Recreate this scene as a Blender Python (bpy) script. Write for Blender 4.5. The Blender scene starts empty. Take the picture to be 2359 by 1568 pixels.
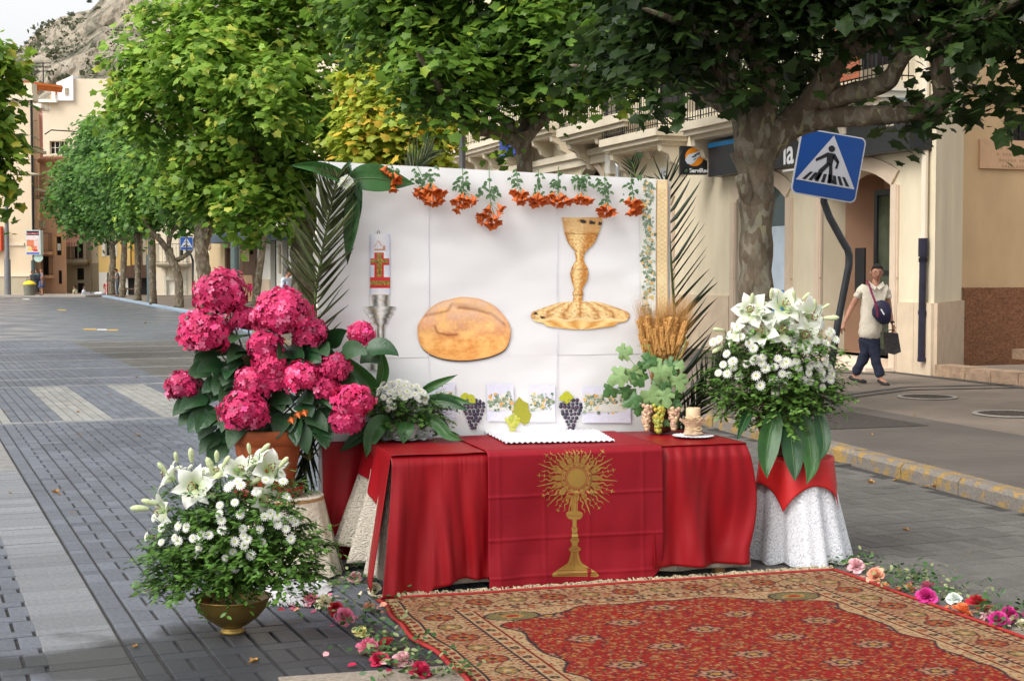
import bpy, math, random
import numpy as np
from math import sin, cos, pi, radians, sqrt, atan2
from mathutils import Vector, Matrix, noise
random.seed(7)
rng = np.random.default_rng(11)
S = bpy.context.scene
COL = S.collection

# ------------------------------------------------------------------ camera
CAMH = 1.70
F = 3400.0; CX = 1179.0; CY = 784.0; HOR = 625.0
PITCH = math.atan((CY - HOR) / F)
cd = bpy.data.cameras.new('camera'); cam = bpy.data.objects.new('camera', cd); COL.objects.link(cam)
cam.location = (0, 0, CAMH); cam.rotation_euler = (pi/2 - PITCH, 0, 0)
cd.sensor_width = 36; cd.lens = 36 * F / 2358.0; cd.clip_start = .1; cd.clip_end = 3000
S.camera = cam
# ------------------------------------------------------------------ light
SUN_EL, SUN_AZ = radians(47), radians(-132)     # azimuth measured from +Y towards +X
w = bpy.data.worlds.new('World'); S.world = w; w.use_nodes = True
nt = w.node_tree; nt.nodes.clear()
sky = nt.nodes.new('ShaderNodeTexSky'); sky.sky_type = 'NISHITA'; sky.sun_disc = False
sky.sun_elevation = SUN_EL; sky.sun_rotation = SUN_AZ; sky.dust_density = 4; sky.air_density = 1.2
hs = nt.nodes.new('ShaderNodeHueSaturation'); hs.inputs['Saturation'].default_value = .09; hs.inputs['Value'].default_value = 1.95
bg = nt.nodes.new('ShaderNodeBackground'); bg.inputs['Strength'].default_value = .15
wo = nt.nodes.new('ShaderNodeOutputWorld')
nt.links.new(sky.outputs[0], hs.inputs['Color']); nt.links.new(hs.outputs[0], bg.inputs['Color']); nt.links.new(bg.outputs[0], wo.inputs['Surface'])
sd = bpy.data.lights.new('sun', 'SUN'); sd.energy = 1.35; sd.angle = radians(34); sd.color = (1, .95, .87)
so = bpy.data.objects.new('sun', sd); COL.objects.link(so)
sv = Vector((sin(SUN_AZ)*cos(SUN_EL), cos(SUN_AZ)*cos(SUN_EL), sin(SUN_EL)))
so.rotation_euler = sv.to_track_quat('Z', 'Y').to_euler(); so.location = (0, 0, 30)
S.view_settings.view_transform = 'Standard'; S.view_settings.look = 'None'
S.view_settings.exposure = -0.07; S.view_settings.gamma = 1
S.render.engine = 'CYCLES'
S.cycles.max_bounces = 6; S.cycles.transparent_max_bounces = 12
S.cycles.diffuse_bounces = 3; S.cycles.glossy_bounces = 3; S.cycles.transmission_bounces = 4

# ------------------------------------------------------------------ pixel rays (reading the photograph into the place)
_c, _s = cos(PITCH), sin(PITCH)
def ray(px, py):
 a = (px - CX) / F; b = (CY - py) / F
 return Vector((a, _c + b*_s, -_s + b*_c))
def P(px, py, Y):
 r = ray(px, py); return Vector((0, 0, CAMH)) + r * (Y / r.y)
def G(px, py, z=0.0):
 r = ray(px, py); return Vector((0, 0, CAMH)) + r * ((z - CAMH) / r.z)
def onplane(px, py, o, n):
 r = ray(px, py); c = Vector((0, 0, CAMH)); return c + r * ((Vector(o) - c).dot(n) / r.dot(n))
def proj(p):
 x, y, z = p[0], p[1], p[2] - CAMH
 d = y*_c - z*_s; h = y*_s + z*_c
 return CX + F*x/d, CY - F*h/d, d
def visible(p, m=60):
 a, b, d = proj(p); return d > 0 and -m < a < 2358 + m and -m < b < 1568 + m

# ------------------------------------------------------------------ materials
def lin(r, g, b):
 f = lambda c: (c/255)/12.92 if c/255 <= .04045 else ((c/255+.055)/1.055)**2.4
 return (f(r), f(g), f(b), 1)
def mul(c, k): return (c[0]*k, c[1]*k, c[2]*k, 1)
MATS = {}
def mat(name, col, rough=.65, var=.18, scale=6.0, bump=0.0, bscale=None, metal=0.0, col2=None, attr=False, transl=0.0, spec=.4, detail=6,
  sheen=0, stretch=(1, 1, 1), wet=False, alpha=None, coat=0):
 if name in MATS: return MATS[name]
 m = bpy.data.materials.new(name); m.use_nodes = True; t = m.node_tree; N = t.nodes; L = t.links
 N.clear(); out = N.new('ShaderNodeOutputMaterial'); b = N.new('ShaderNodeBsdfPrincipled')
 b.inputs['Roughness'].default_value = rough; b.inputs['Metallic'].default_value = metal
 b.inputs['Specular IOR Level'].default_value = spec
 if sheen: b.inputs['Sheen Weight'].default_value = sheen
 if coat: b.inputs['Coat Weight'].default_value = coat
 tc = N.new('ShaderNodeTexCoord'); mp = N.new('ShaderNodeMapping'); mp.inputs['Scale'].default_value = stretch
 L.new(tc.outputs['Object'], mp.inputs['Vector'])
 n1 = N.new('ShaderNodeTexNoise'); n1.inputs['Scale'].default_value = scale; n1.inputs['Detail'].default_value = detail
 n1.inputs['Roughness'].default_value = .6
 L.new(mp.outputs[0], n1.inputs['Vector'])
 mr = N.new('ShaderNodeMapRange'); mr.inputs[1].default_value = .32; mr.inputs[2].default_value = .68
 L.new(n1.outputs['Fac'], mr.inputs[0])
 mx = N.new('ShaderNodeMix'); mx.data_type = 'RGBA'
 L.new(mr.outputs[0], mx.inputs['Factor'])
 A, B = mx.inputs[6], mx.inputs[7]
 if attr:
  at = N.new('ShaderNodeAttribute'); at.attribute_name = 'Col'
  g1 = N.new('ShaderNodeMix'); g1.data_type = 'RGBA'; g1.blend_type = 'MULTIPLY'; g1.inputs['Factor'].default_value = 1
  L.new(at.outputs['Color'], g1.inputs[6]); g1.inputs[7].default_value = (1-var, 1-var, 1-var, 1)
  L.new(g1.outputs[2], A)
  g2 = N.new('ShaderNodeMix'); g2.data_type = 'RGBA'; g2.blend_type = 'MULTIPLY'; g2.inputs['Factor'].default_value = 1
  L.new(at.outputs['Color'], g2.inputs[6]); g2.inputs[7].default_value = (1+var, 1+var, 1+var, 1)
  L.new(g2.outputs[2], B)
 else:
  A.default_value = mul(col, 1-var); B.default_value = col2 if col2 else mul(col, 1+var)
 cout = mx.outputs[2]
 L.new(cout, b.inputs['Base Color'])
 if wet:
  n3 = N.new('ShaderNodeTexNoise'); n3.inputs['Scale'].default_value = .55; n3.inputs['Detail'].default_value = 5
  tg = N.new('ShaderNodeNewGeometry'); L.new(tg.outputs['Position'], n3.inputs['Vector'])
  m3 = N.new('ShaderNodeMapRange'); m3.inputs[1].default_value = .47; m3.inputs[2].default_value = .6
  m3.inputs[3].default_value = rough; m3.inputs[4].default_value = .28
  L.new(n3.outputs['Fac'], m3.inputs[0]); L.new(m3.outputs[0], b.inputs['Roughness'])
  m4 = N.new('ShaderNodeMapRange'); m4.inputs[1].default_value = .47; m4.inputs[2].default_value = .6
  m4.inputs[3].default_value = 1; m4.inputs[4].default_value = .62
  L.new(n3.outputs['Fac'], m4.inputs[0])
  g = N.new('ShaderNodeMix'); g.data_type = 'RGBA'; g.blend_type = 'MULTIPLY'; g.inputs['Factor'].default_value = 1
  L.new(cout, g.inputs[6]); L.new(m4.outputs[0], g.inputs[7]); L.new(g.outputs[2], b.inputs['Base Color'])
 if bump:
  n2 = N.new('ShaderNodeTexNoise'); n2.inputs['Scale'].default_value = bscale or scale*6; n2.inputs['Detail'].default_value = 4
  L.new(mp.outputs[0], n2.inputs['Vector'])
  bp = N.new('ShaderNodeBump'); bp.inputs['Strength'].default_value = min(1, bump); bp.inputs['Distance'].default_value = .02*max(1, bump)
  L.new(n2.outputs['Fac'], bp.inputs['Height']); L.new(bp.outputs[0], b.inputs['Normal'])
 last = b.outputs[0]
 if transl:
  tr = N.new('ShaderNodeBsdfTranslucent'); L.new(cout, tr.inputs['Color'])
  ms = N.new('ShaderNodeMixShader'); ms.inputs[0].default_value = transl
  L.new(b.outputs[0], ms.inputs[1]); L.new(tr.outputs[0], ms.inputs[2]); last = ms.outputs[0]
 if alpha is not None:
  tp = N.new('ShaderNodeBsdfTransparent'); ms = N.new('ShaderNodeMixShader'); ms.inputs[0].default_value = alpha
  L.new(tp.outputs[0], ms.inputs[1]); L.new(last, ms.inputs[2]); last = ms.outputs[0]
 L.new(last, out.inputs['Surface'])
 MATS[name] = m; return m

# ------------------------------------------------------------------ objects
def setp(o, label=None, cat=None, group=None, kind=None):
 if label: o['label'] = label
 if cat: o['category'] = cat
 if group: o['group'] = group
 if kind: o['kind'] = kind
 return o
def thing(name, label, cat, loc, rz=0, group=None, kind=None):
 o = bpy.data.objects.new(name, None); COL.objects.link(o); o.empty_display_size = .1
 o.location = loc; o.rotation_euler = (0, 0, rz)
 return setp(o, label, cat, group, kind)
def wloc(o):
 return Vector(o.location) if o.parent is None else Vector(o.location) + wloc(o.parent)
class MB:
 """collects shapes and links them as one mesh"""
 def __init__(s): s.v = []; s.f = []; s.mi = []; s.c = []; s.usec = False
 def add(s, vs, fs, mi=0, col=None):
  b = len(s.v); s.v += [tuple(p) for p in vs]
  for f in fs: s.f.append([b+i for i in f]); s.mi.append(mi)
  if col is not None:
   s.usec = True
  s.c += [col if col is not None else (1, 1, 1, 1)] * len(vs)
  return s
 def quad(s, a, b, c, d, mi=0, col=None): return s.add([a, b, c, d], [[0, 1, 2, 3]], mi, col)
 def poly(s, pts, mi=0, col=None): return s.add(pts, [list(range(len(pts)))], mi, col)
 def obox(s, o, ax, ay, az, mi=0, col=None):
  """box from corner o with three edge vectors"""
  o, ax, ay, az = map(Vector, (o, ax, ay, az))
  vs = [o, o+ax, o+ax+ay, o+ay, o+az, o+ax+az, o+ax+ay+az, o+ay+az]
  fs = [[0, 3, 2, 1], [4, 5, 6, 7], [0, 1, 5, 4], [1, 2, 6, 5], [2, 3, 7, 6], [3, 0, 4, 7]]
  if ax.cross(ay).dot(az) < 0: fs = [f[::-1] for f in fs]
  return s.add(vs, fs, mi, col)
 def box(s, x0, x1, y0, y1, z0, z1, mi=0, col=None):
  return s.obox((x0, y0, z0), (x1-x0, 0, 0), (0, y1-y0, 0), (0, 0, z1-z0), mi, col)
 def tube(s, pts, rad, n=8, mi=0, caps=True, col=None, ecc=1.0):
  pts = [Vector(p) for p in pts]
  if not hasattr(rad, '__len__'): rad = [rad]*len(pts)
  vs = []; fs = []; up = None
  for i, p in enumerate(pts):
   d = (pts[min(i+1, len(pts)-1)] - pts[max(i-1, 0)])
   if d.length < 1e-9: d = Vector((0, 0, 1))
   d.normalize()
   if up is None:
    up = Vector((0, 0, 1)) if abs(d.z) < .9 else Vector((1, 0, 0))
   a = d.cross(up).normalized(); up = a.cross(d).normalized()
   for k in range(n):
    t = 2*pi*k/n; vs.append(p + a*cos(t)*rad[i] + up*sin(t)*rad[i]*ecc)
  for i in range(len(pts)-1):
   for k in range(n):
    a = i*n+k; b = i*n+(k+1) % n
    fs.append([a, b, b+n, a+n])
  if caps:
   fs.append(list(range(n))[::-1]); fs.append([(len(pts)-1)*n+k for k in range(n)])
  return s.add(vs, fs, mi, col)
 def lathe(s, prof, c=(0, 0, 0), n=24, mi=0, col=None, sx=1, sy=1):
  c = Vector(c); vs = []; fs = []
  for r, z in prof:
   for k in range(n):
    t = 2*pi*k/n; vs.append(c + Vector((r*cos(t)*sx, r*sin(t)*sy, z)))
  for i in range(len(prof)-1):
   for k in range(n):
    a = i*n+k; b = i*n+(k+1) % n; fs.append([a, b, b+n, a+n])
  if prof[0][0] > 1e-6: fs.append(list(range(n))[::-1])
  if prof[-1][0] > 1e-6: fs.append([(len(prof)-1)*n+k for k in range(n)])
  return s.add(vs, fs, mi, col)
 def ball(s, c, r, n=10, m=6, mi=0, col=None, rz=None, ry=None):
  c = Vector(c); rz = rz or r; ry = ry or r; vs = [c+Vector((0, 0, -rz))]; fs = []
  for j in range(1, m):
   ph = -pi/2 + pi*j/m
   for k in range(n):
    t = 2*pi*k/n; vs.append(c + Vector((r*cos(ph)*cos(t), ry*cos(ph)*sin(t), rz*sin(ph))))
  vs.append(c+Vector((0, 0, rz)))
  for k in range(n): fs.append([0, 1+(k+1) % n, 1+k])
  for j in range(m-2):
   for k in range(n):
    a = 1+j*n+k; b = 1+j*n+(k+1) % n; fs.append([a, b, b+n, a+n])
  e = len(vs)-1; b0 = 1+(m-2)*n
  for k in range(n): fs.append([b0+k, b0+(k+1) % n, e])
  return s.add(vs, fs, mi, col)
 def grid(s, fn, nu, nv, mi=0, cfn=None):
  b = len(s.v)
  for j in range(nv+1):
   for i in range(nu+1):
    s.v.append(tuple(fn(i/nu, j/nv)))
    s.c.append(cfn(i/nu, j/nv) if cfn else (1, 1, 1, 1))
  if cfn: s.usec = True
  for j in range(nv):
   for i in range(nu):
    a = b+j*(nu+1)+i; s.f.append([a, a+1, a+nu+2, a+nu+1]); s.mi.append(mi)
  return s
 def build(s, name, mats, parent=None, smooth=False, local=False, thick=0, kind=None):
  me = bpy.data.meshes.new(name)
  off = Vector((0, 0, 0)) if (local or parent is None) else wloc(parent)
  o = Vector((0, 0, 0))
  if parent is None and not local and s.v:
   a = np.array(s.v); o = Vector(((a[:, 0].min()+a[:, 0].max())/2, (a[:, 1].min()+a[:, 1].max())/2, a[:, 2].min()))
   off = o
  me.from_pydata([(x-off.x, y-off.y, z-off.z) for x, y, z in s.v], [], s.f)
  if not isinstance(mats, (list, tuple)): mats = [mats]
  for m in mats: me.materials.append(m)
  if len(mats) > 1: me.polygons.foreach_set('material_index', s.mi)
  if s.usec:
   ca = me.color_attributes.new('Col', 'FLOAT_COLOR', 'POINT')
   ca.data.foreach_set('color', np.array([c if len(c) == 4 else (*c, 1) for c in s.c], dtype=np.float32).ravel())
  if smooth: me.polygons.foreach_set('use_smooth', [True]*len(me.polygons))
  me.update()
  ob = bpy.data.objects.new(name, me); COL.objects.link(ob)
  if parent: ob.parent = parent
  elif not local: ob.location = o
  if thick:
   md = ob.modifiers.new('thickness', 'SOLIDIFY'); md.thickness = thick; md.offset = 0
  if kind: ob['kind'] = kind
  return ob
def linkcopy(src, parent, M):
 """a copy of a part sharing its mesh, placed by matrix M in the parent's space"""
 c = src.copy(); COL.objects.link(c); c.parent = parent; c.matrix_local = M; return c
def copy_thing(root, loc, rz=0, label=None, scale=1):
 r = root.copy(); COL.objects.link(r); r.location = loc; r.rotation_euler = (0, 0, rz); r.scale = (scale,)*3
 if label: r['label'] = label
 for ch in list(root.children):
  c = ch.copy(); COL.objects.link(c); c.parent = r
  for g in ch.children:
   d = g.copy(); COL.objects.link(d); d.parent = c
 return r
def inst(name, tv, tf, R, T, cols, m, parent=None, kind='stuff', off=None, smooth=True):
 """many copies of a small template joined into one mesh. R (N,3,3), T (N,3), cols (N,3) or None"""
 tv = np.asarray(tv, dtype=np.float32); tf = np.asarray(tf, dtype=np.int32)
 R = np.asarray(R, dtype=np.float32); T = np.asarray(T, dtype=np.float32)
 N = len(T); nv = len(tv); k = tf.shape[1]
 V = np.einsum('nij,vj->nvi', R, tv) + T[:, None, :]
 if parent is not None: V = V - np.array(wloc(parent), dtype=np.float32)
 V = V.reshape(-1, 3)
 Fc = (tf[None] + (np.arange(N)*nv)[:, None, None]).reshape(-1)
 me = bpy.data.meshes.new(name); me.vertices.add(len(V)); me.vertices.foreach_set('co', V.ravel())
 me.loops.add(len(Fc)); me.loops.foreach_set('vertex_index', Fc.astype(np.int32))
 nf = len(Fc)//k; me.polygons.add(nf)
 me.polygons.foreach_set('loop_start', np.arange(nf, dtype=np.int32)*k)
 try: me.polygons.foreach_set('loop_total', np.full(nf, k, dtype=np.int32))
 except Exception: pass
 me.polygons.foreach_set('use_smooth', np.full(nf, smooth, dtype=bool))
 me.update(calc_edges=True); me.materials.append(m)
 if cols is not None:
  c = np.ones((N, nv, 4), dtype=np.float32); c[:, :, :3] = np.asarray(cols, dtype=np.float32)[:, None, :3]
  ca = me.color_attributes.new('Col', 'FLOAT_COLOR', 'POINT'); ca.data.foreach_set('color', c.ravel())
 ob = bpy.data.objects.new(name, me); COL.objects.link(ob)
 if parent: ob.parent = parent
 if kind: ob['kind'] = kind
 return ob
def frames(nrm, tip, sc):
 """rotation matrices: template x -> tip direction made square to nrm, template z -> nrm, scaled"""
 n = nrm/np.linalg.norm(nrm, axis=1, keepdims=True)
 t = tip - (tip*n).sum(1, keepdims=True)*n; t /= (np.linalg.norm(t, axis=1, keepdims=True)+1e-9)
 b = np.cross(n, t)
 return np.stack([t, b, n], axis=2) * np.asarray(sc).reshape(-1, 1, 1)
def M4(R, T):
 m = Matrix.Identity(4)
 for i in range(3):
  for j in range(3): m[i][j] = float(R[i][j])
  m[i][3] = float(T[i])
 return m

# text as flat mesh
_tmp = bpy.data.scenes.new('tmp_scene')
def eval_mesh(ob):
 _tmp.collection.objects.link(ob)
 _tmp.view_layers[0].update(); dg = _tmp.view_layers[0].depsgraph
 e = ob.evaluated_get(dg); me = e.to_mesh()
 vs = [v.co.copy() for v in me.vertices]; fs = [list(p.vertices) for p in me.polygons]
 e.to_mesh_clear(); _tmp.collection.objects.unlink(ob); bpy.data.objects.remove(ob)
 return vs, fs
def text_mesh(txt, size=1, align='CENTER', shear=0, bold=0):
 cu = bpy.data.curves.new('txt', 'FONT'); cu.body = txt; cu.size = size; cu.align_x = align; cu.align_y = 'CENTER'; cu.shear = shear
 cu.resolution_u = 3; cu.offset = bold
 ob = bpy.data.objects.new('txt', cu); return eval_mesh(ob)
def skin_mesh(pts, edges, rad, sub=2):
 me = bpy.data.meshes.new('sk'); me.from_pydata([tuple(p) for p in pts], edges, [])
 ob = bpy.data.objects.new('sk', me); md = ob.modifiers.new('s', 'SKIN')
 md.use_smooth_shade = True
 for i, r in enumerate(rad):
  sv_ = me.skin_vertices[0].data[i]; sv_.radius = (r, r) if not hasattr(r, '__len__') else r
 me.skin_vertices[0].data[0].use_root = True
 sb = ob.modifiers.new('u', 'SUBSURF'); sb.levels = sub; sb.render_levels = sub
 return eval_mesh(ob)

# ------------------------------------------------------------------ frames of the place
AO = G(910, 1370); AT = radians(16.5)
AU = Vector((cos(AT), sin(AT), 0)); AV = Vector((-sin(AT), cos(AT), 0))
def A(u, v, z): return AO + AU*u + AV*v + Vector((0, 0, z))
BV = .80                                   # board plane
def BP(px, py, v=BV):                      # pixel -> point on the altar plane at depth v
 return onplane(px, py, A(0, v, 0), AV)
def BUZ(px, py, v=BV):
 q = BP(px, py, v) - AO; return q.dot(AU), q.z
# bank row
WZ = .12
RO = G(2149, 864, WZ); RA = radians(18)
RB = Vector((-sin(RA), cos(RA), 0)); RN = Vector((-cos(RA), -sin(RA), 0))
def FW(k, z, out=0.0): return Vector((RO.x, RO.y, 0)) + RB*k + RN*out + Vector((0, 0, z))
def FK(px, py, out=0.0):
 q = onplane(px, py, FW(0, 0, out), RN) - Vector((RO.x, RO.y, 0)); return q.dot(RB), q.z
R2K = 26.5
R2O = FW(R2K, 0); R2A = radians(21.5)
R2B = Vector((-sin(R2A), cos(R2A), 0)); R2N = Vector((-cos(R2A), -sin(R2A), 0))
def FW2(k, z, out=0.0): return R2O + R2B*k + R2N*out + Vector((0, 0, z))
def FK2(px, py, out=0.0):
 q = onplane(px, py, FW2(0, 0, out), R2N) - R2O; return q.dot(R2B), q.z
# kerb line (road edge)
KP = [Vector((p.x, p.y, 0)) for p in (G(3000, 1345), G(2358, 1178), G(1960, 1068), G(1640, 982))]
KP += [Vector((-4.9, 33, 0)), Vector((-12.6, 58, 0)), G(440, 723), G(235, 683.5)]
KP = [p for i, p in enumerate(KP) if i != 5]
def kerb_x(y):
 for a, b in zip(KP, KP[1:]):
  if a.y <= y <= b.y: return a.x + (b.x-a.x)*(y-a.y)/(b.y-a.y)
 a, b = (KP[0], KP[1]) if y < KP[0].y else (KP[-2], KP[-1])
 return a.x + (b.x-a.x)*(y-a.y)/(b.y-a.y)
# ================================================================== SETTING
def structure(o): o['kind'] = 'structure'; return o
M_dirt = mat('joint_dirt', (.045, .042, .04, 1), .9, .3, 20)
M_ground = mat('ground_earth', (.16, .15, .13, 1), .9, .25, .3, attr=False)
# ground falls away beyond the end of the street
g = MB()
prof = [(-60, -.03), (97.5, -.03), (101, -.6), (135, -.65), (3200, -.9)]
for (ya, za), (yb, zb) in zip(prof, prof[1:]):
 g.quad((-1500, ya, za), (1500, ya, za), (1500, yb, zb), (-1500, yb, zb))
structure(g.build('ground', M_ground))

# ---- road with pavers
def brickmat(name, ca, cb, mort, bw, rh, off, ang, msize=.012, bump=.3, rough=.7, wet=False):
 m = bpy.data.materials.new(name); m.use_nodes = True; t = m.node_tree; N = t.nodes; L = t.links
 b = N['Principled BSDF']; b.inputs['Roughness'].default_value = rough
 ge = N.new('ShaderNodeNewGeometry'); mp = N.new('ShaderNodeMapping'); mp.vector_type = 'POINT'
 mp.inputs['Rotation'].default_value = (0, 0, -ang)
 L.new(ge.outputs['Position'], mp.inputs[0])
 br = N.new('ShaderNodeTexBrick'); br.offset = off; br.inputs['Color1'].default_value = ca; br.inputs['Color2'].default_value = cb
 br.inputs['Mortar'].default_value = mort; br.inputs['Scale'].default_value = 1; br.inputs['Mortar Size'].default_value = msize
 br.inputs['Brick Width'].default_value = bw; br.inputs['Row Height'].default_value = rh; br.inputs['Bias'].default_value = -.1
 L.new(mp.outputs[0], br.inputs['Vector'])
 n = N.new('ShaderNodeTexNoise'); n.inputs['Scale'].default_value = .8; n.inputs['Detail'].default_value = 8
 L.new(ge.outputs['Position'], n.inputs['Vector'])
 mr = N.new('ShaderNodeMapRange'); mr.inputs[1].default_value = .3; mr.inputs[2].default_value = .7; mr.inputs[3].default_value = .72; mr.inputs[4].default_value = 1.2
 L.new(n.outputs['Fac'], mr.inputs[0])
 mx = N.new('ShaderNodeMix'); mx.data_type = 'RGBA'; mx.blend_type = 'MULTIPLY'; mx.inputs['Factor'].default_value = 1
 L.new(br.outputs['Color'], mx.inputs[6]); L.new(mr.outputs[0], mx.inputs[7]); L.new(mx.outputs[2], b.inputs['Base Color'])
 if wet:
  m3 = N.new('ShaderNodeMapRange'); m3.inputs[1].default_value = .42; m3.inputs[2].default_value = .6; m3.inputs[3].default_value = .55; m3.inputs[4].default_value = .3
  L.new(n.outputs['Fac'], m3.inputs[0]); L.new(m3.outputs[0], b.inputs['Roughness'])
 n2 = N.new('ShaderNodeTexNoise'); n2.inputs['Scale'].default_value = 120; L.new(ge.outputs['Position'], n2.inputs['Vector'])
 ad = N.new('ShaderNodeMath'); ad.operation = 'MULTIPLY_ADD'; ad.inputs[1].default_value = -1.0
 L.new(br.outputs['Fac'], ad.inputs[0]); L.new(n2.outputs['Fac'], ad.inputs[2])
 bp = N.new('ShaderNodeBump'); bp.inputs['Strength'].default_value = bump; bp.inputs['Distance'].default_value = .006
 L.new(ad.outputs[0], bp.inputs['Height']); L.new(bp.outputs[0], b.inputs['Normal'])
 MATS[name] = m; return m
PA = radians(22.5)
PS = Vector((cos(PA), sin(PA), 0)); PT = Vector((-sin(PA), cos(PA), 0)); PO = G(336, 1568)
def pst(px, py):
 q = G(px, py) - PO; return q.dot(PS), q.dot(PT)
def PW(s, t, z=0): return PO + PS*s + PT*t + Vector((0, 0, z))
FARD = 36
road = thing('road', 'wide pedestrian street paved with small grey blocks', None, (0, 30, 0), kind='structure')
b = MB()
ys = [-8, 6] + [p.y for p in KP[1:]] + [97.5]
ys = sorted(set([y for y in ys if y < 97.6]))
for ya, yb in zip(ys, ys[1:]):
 b.quad((-70, ya, -.014), (kerb_x(ya), ya, -.014), (kerb_x(yb), yb, -.014), (-70, yb, -.014))
b.build('joint_bed', M_dirt, road)
# far paving, blocks too small to tell apart
M_far = brickmat('far_paving', (.155, .17, .195, 1), (.12, .13, .15, 1), (.06, .06, .065, 1), .22, .16, .5, PA, .02, wet=True)
b = MB()
yf = [FARD, 45, 58, 75, 97.5]
for ya, yb in zip(yf, yf[1:]):
 b.quad((-70, ya, 0), (kerb_x(ya), ya, 0), (kerb_x(yb), yb, 0), (-70, yb, 0))
b.build('far_paving', M_far, road)
# transverse pale courses far down the street (rows of lighter blocks), each a few courses deep
M_course = mat('pale_course', (.33, .33, .32, 1), .6, .2, 9, .2)
_, TB1 = pst(54, 1150)
_, TC0 = pst(60, 978)
_, TC1 = pst(60, 893)
pav = []   # (s,t,ws,lt, kind)
wetc = G(600, 1520)
J = .010
def region_kind(s, t):
 return 'R' if s > 4.2 - t*.0 else 'L'
U = .112
# lattice rows
SL = -9.0;
def add_pav(s0, t0, ws, lt, c, gs=.018, gt=.007): pav.append((s0+gs/2, t0+gt/2, ws-gs, lt-gt, c))
dark = np.array([.158, .172, .200]); lightc = np.array([.33, .325, .305]); blue = np.array([.23, .25, .275]); right_c = np.array([.140, .132, .120])
band_c = np.array([.245, .252, .265])
SR = 2.9
def rows():
 t = -1.6
 ri = 0
 while t < 42:
  if TB1-.20 < t < TB1-.05: yield ('T', t, .36); t += .36; continue
  if TC0 < t < TC0+.1: yield ('D', t, .22); t += .22; yield ('C', t, TC1-TC0-.25); t += TC1-TC0-.25; yield ('D', t, .22); t += .22; continue
  if t > TC1+1 and ri % 14 == 13: yield ('D', t, .22); t += .22; ri += 1; continue
  if ri % 2 == 0: yield ('A', t, 2*U); t += 2*U
  else: yield ('B', t, U); t += U
  ri += 1
concrete = []
for kind, t, lt in rows():
 # visible span in s
 ss = []
 for s in np.arange(-16, 14, .5):
  if visible(PW(s, t+lt/2), 140) and PW(s, t).y < FARD and PW(s, t).x < kerb_x(PW(s, t).y)-.1: ss.append(s)
 if not ss: continue
 s0, s1 = min(ss)-.6, max(ss)+.6
 def span(a, bb, step, fn):
  i0 = math.floor(a/step)
  s = i0*step
  while s < bb:
   fn(s); s += step
 J2 = .02
 if kind in 'AB':
  for (a, bb, side) in ((s0, min(s1, -.36), 0), (max(s0, 0), min(s1, SR), 0), (max(s0, SR), s1, 1)):
   if bb <= a: continue
   gs = .018 if side == 0 else .004
   if kind == 'A':
    n = max(1, int(round((bb-a)/U)))
    i = math.floor(a/U)
    while i*U < bb:
     x = i*U
     if x >= a-1e-6 or a == s0: add_pav(x, t, U, lt, dark if side == 0 else right_c, gs, .005)
     i += 1
   else:
    i = math.floor(a/(2*U))-1
    while i*2*U+U < bb:
     x = i*2*U+U
     if x+2*U > a:
      xa, xb = max(x, a), min(x+2*U, max(bb, x+U))
      if xb-xa > .03: add_pav(xa, t, xb-xa, lt, dark if side == 0 else right_c, gs, .005)
     i += 1
  # pale long band
  if s0 < 0 and not (pst(60, 1090)[1] < t < TC0-.05):
   q = t
   ll = lt/round(max(1, lt/.17)) if lt > .2 else lt
   while q < t+lt-.02:
    add_pav(-.36, q, .36, ll, band_c, .02, .008); q += ll
  elif s0 < 0:
   concrete.append((t, lt))
 elif kind == 'T':
  i = math.floor(s0/.17)
  while i*.17 < min(s1, SR):
   add_pav(i*.17, t, .17, .11, lightc, .02, .006); i += 1
  i = math.floor(s0/.35)
  while i*.35 < min(s1, SR):
   add_pav(i*.35, t+.11, .35, .14, blue, .025, .006); i += 1
  i = math.floor(s0/.17)
  while i*.17 < min(s1, SR):
   add_pav(i*.17+.05, t+.25, .17, .11, lightc, .02, .006); i += 1
 elif kind == 'D':
  for rr in range(2):
   i = math.floor(s0/(2*U))
   while i*2*U < min(s1, 99 if t > 12 else SR):
    add_pav(i*2*U+rr*U, t+rr*.11, 2*U, .11, lightc*.95 if rr else blue, .012, .006); i += 1
 elif kind == 'C':
  i = math.floor(s0/U)
  nr = max(1, int(round(lt/.22)))
  while i*U < min(s1, SR+3):
   cc = lightc if ((i+3)//5) % 2 == 0 else dark*1.02
   for r in range(nr): add_pav(i*U, t+r*lt/nr, U, lt/nr, cc, .016, .006)
   i += 1
pav = np.array([(a, b_, c, d, *e) for a, b_, c, d, e in pav])
cen = np.array(PO)[None, :2] + pav[:, :1]*np.array(PS)[None, :2] + pav[:, 1:2]*np.array(PT)[None, :2]
keep = []
for i in range(len(pav)):
 x, y = cen[i]
 if y > FARD or y < 5.2 or x > kerb_x(y)-.2: continue
 if not visible((x, y, 0), 150): continue
 keep.append(i)
pav = pav[keep]; cen = cen[keep]
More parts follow.
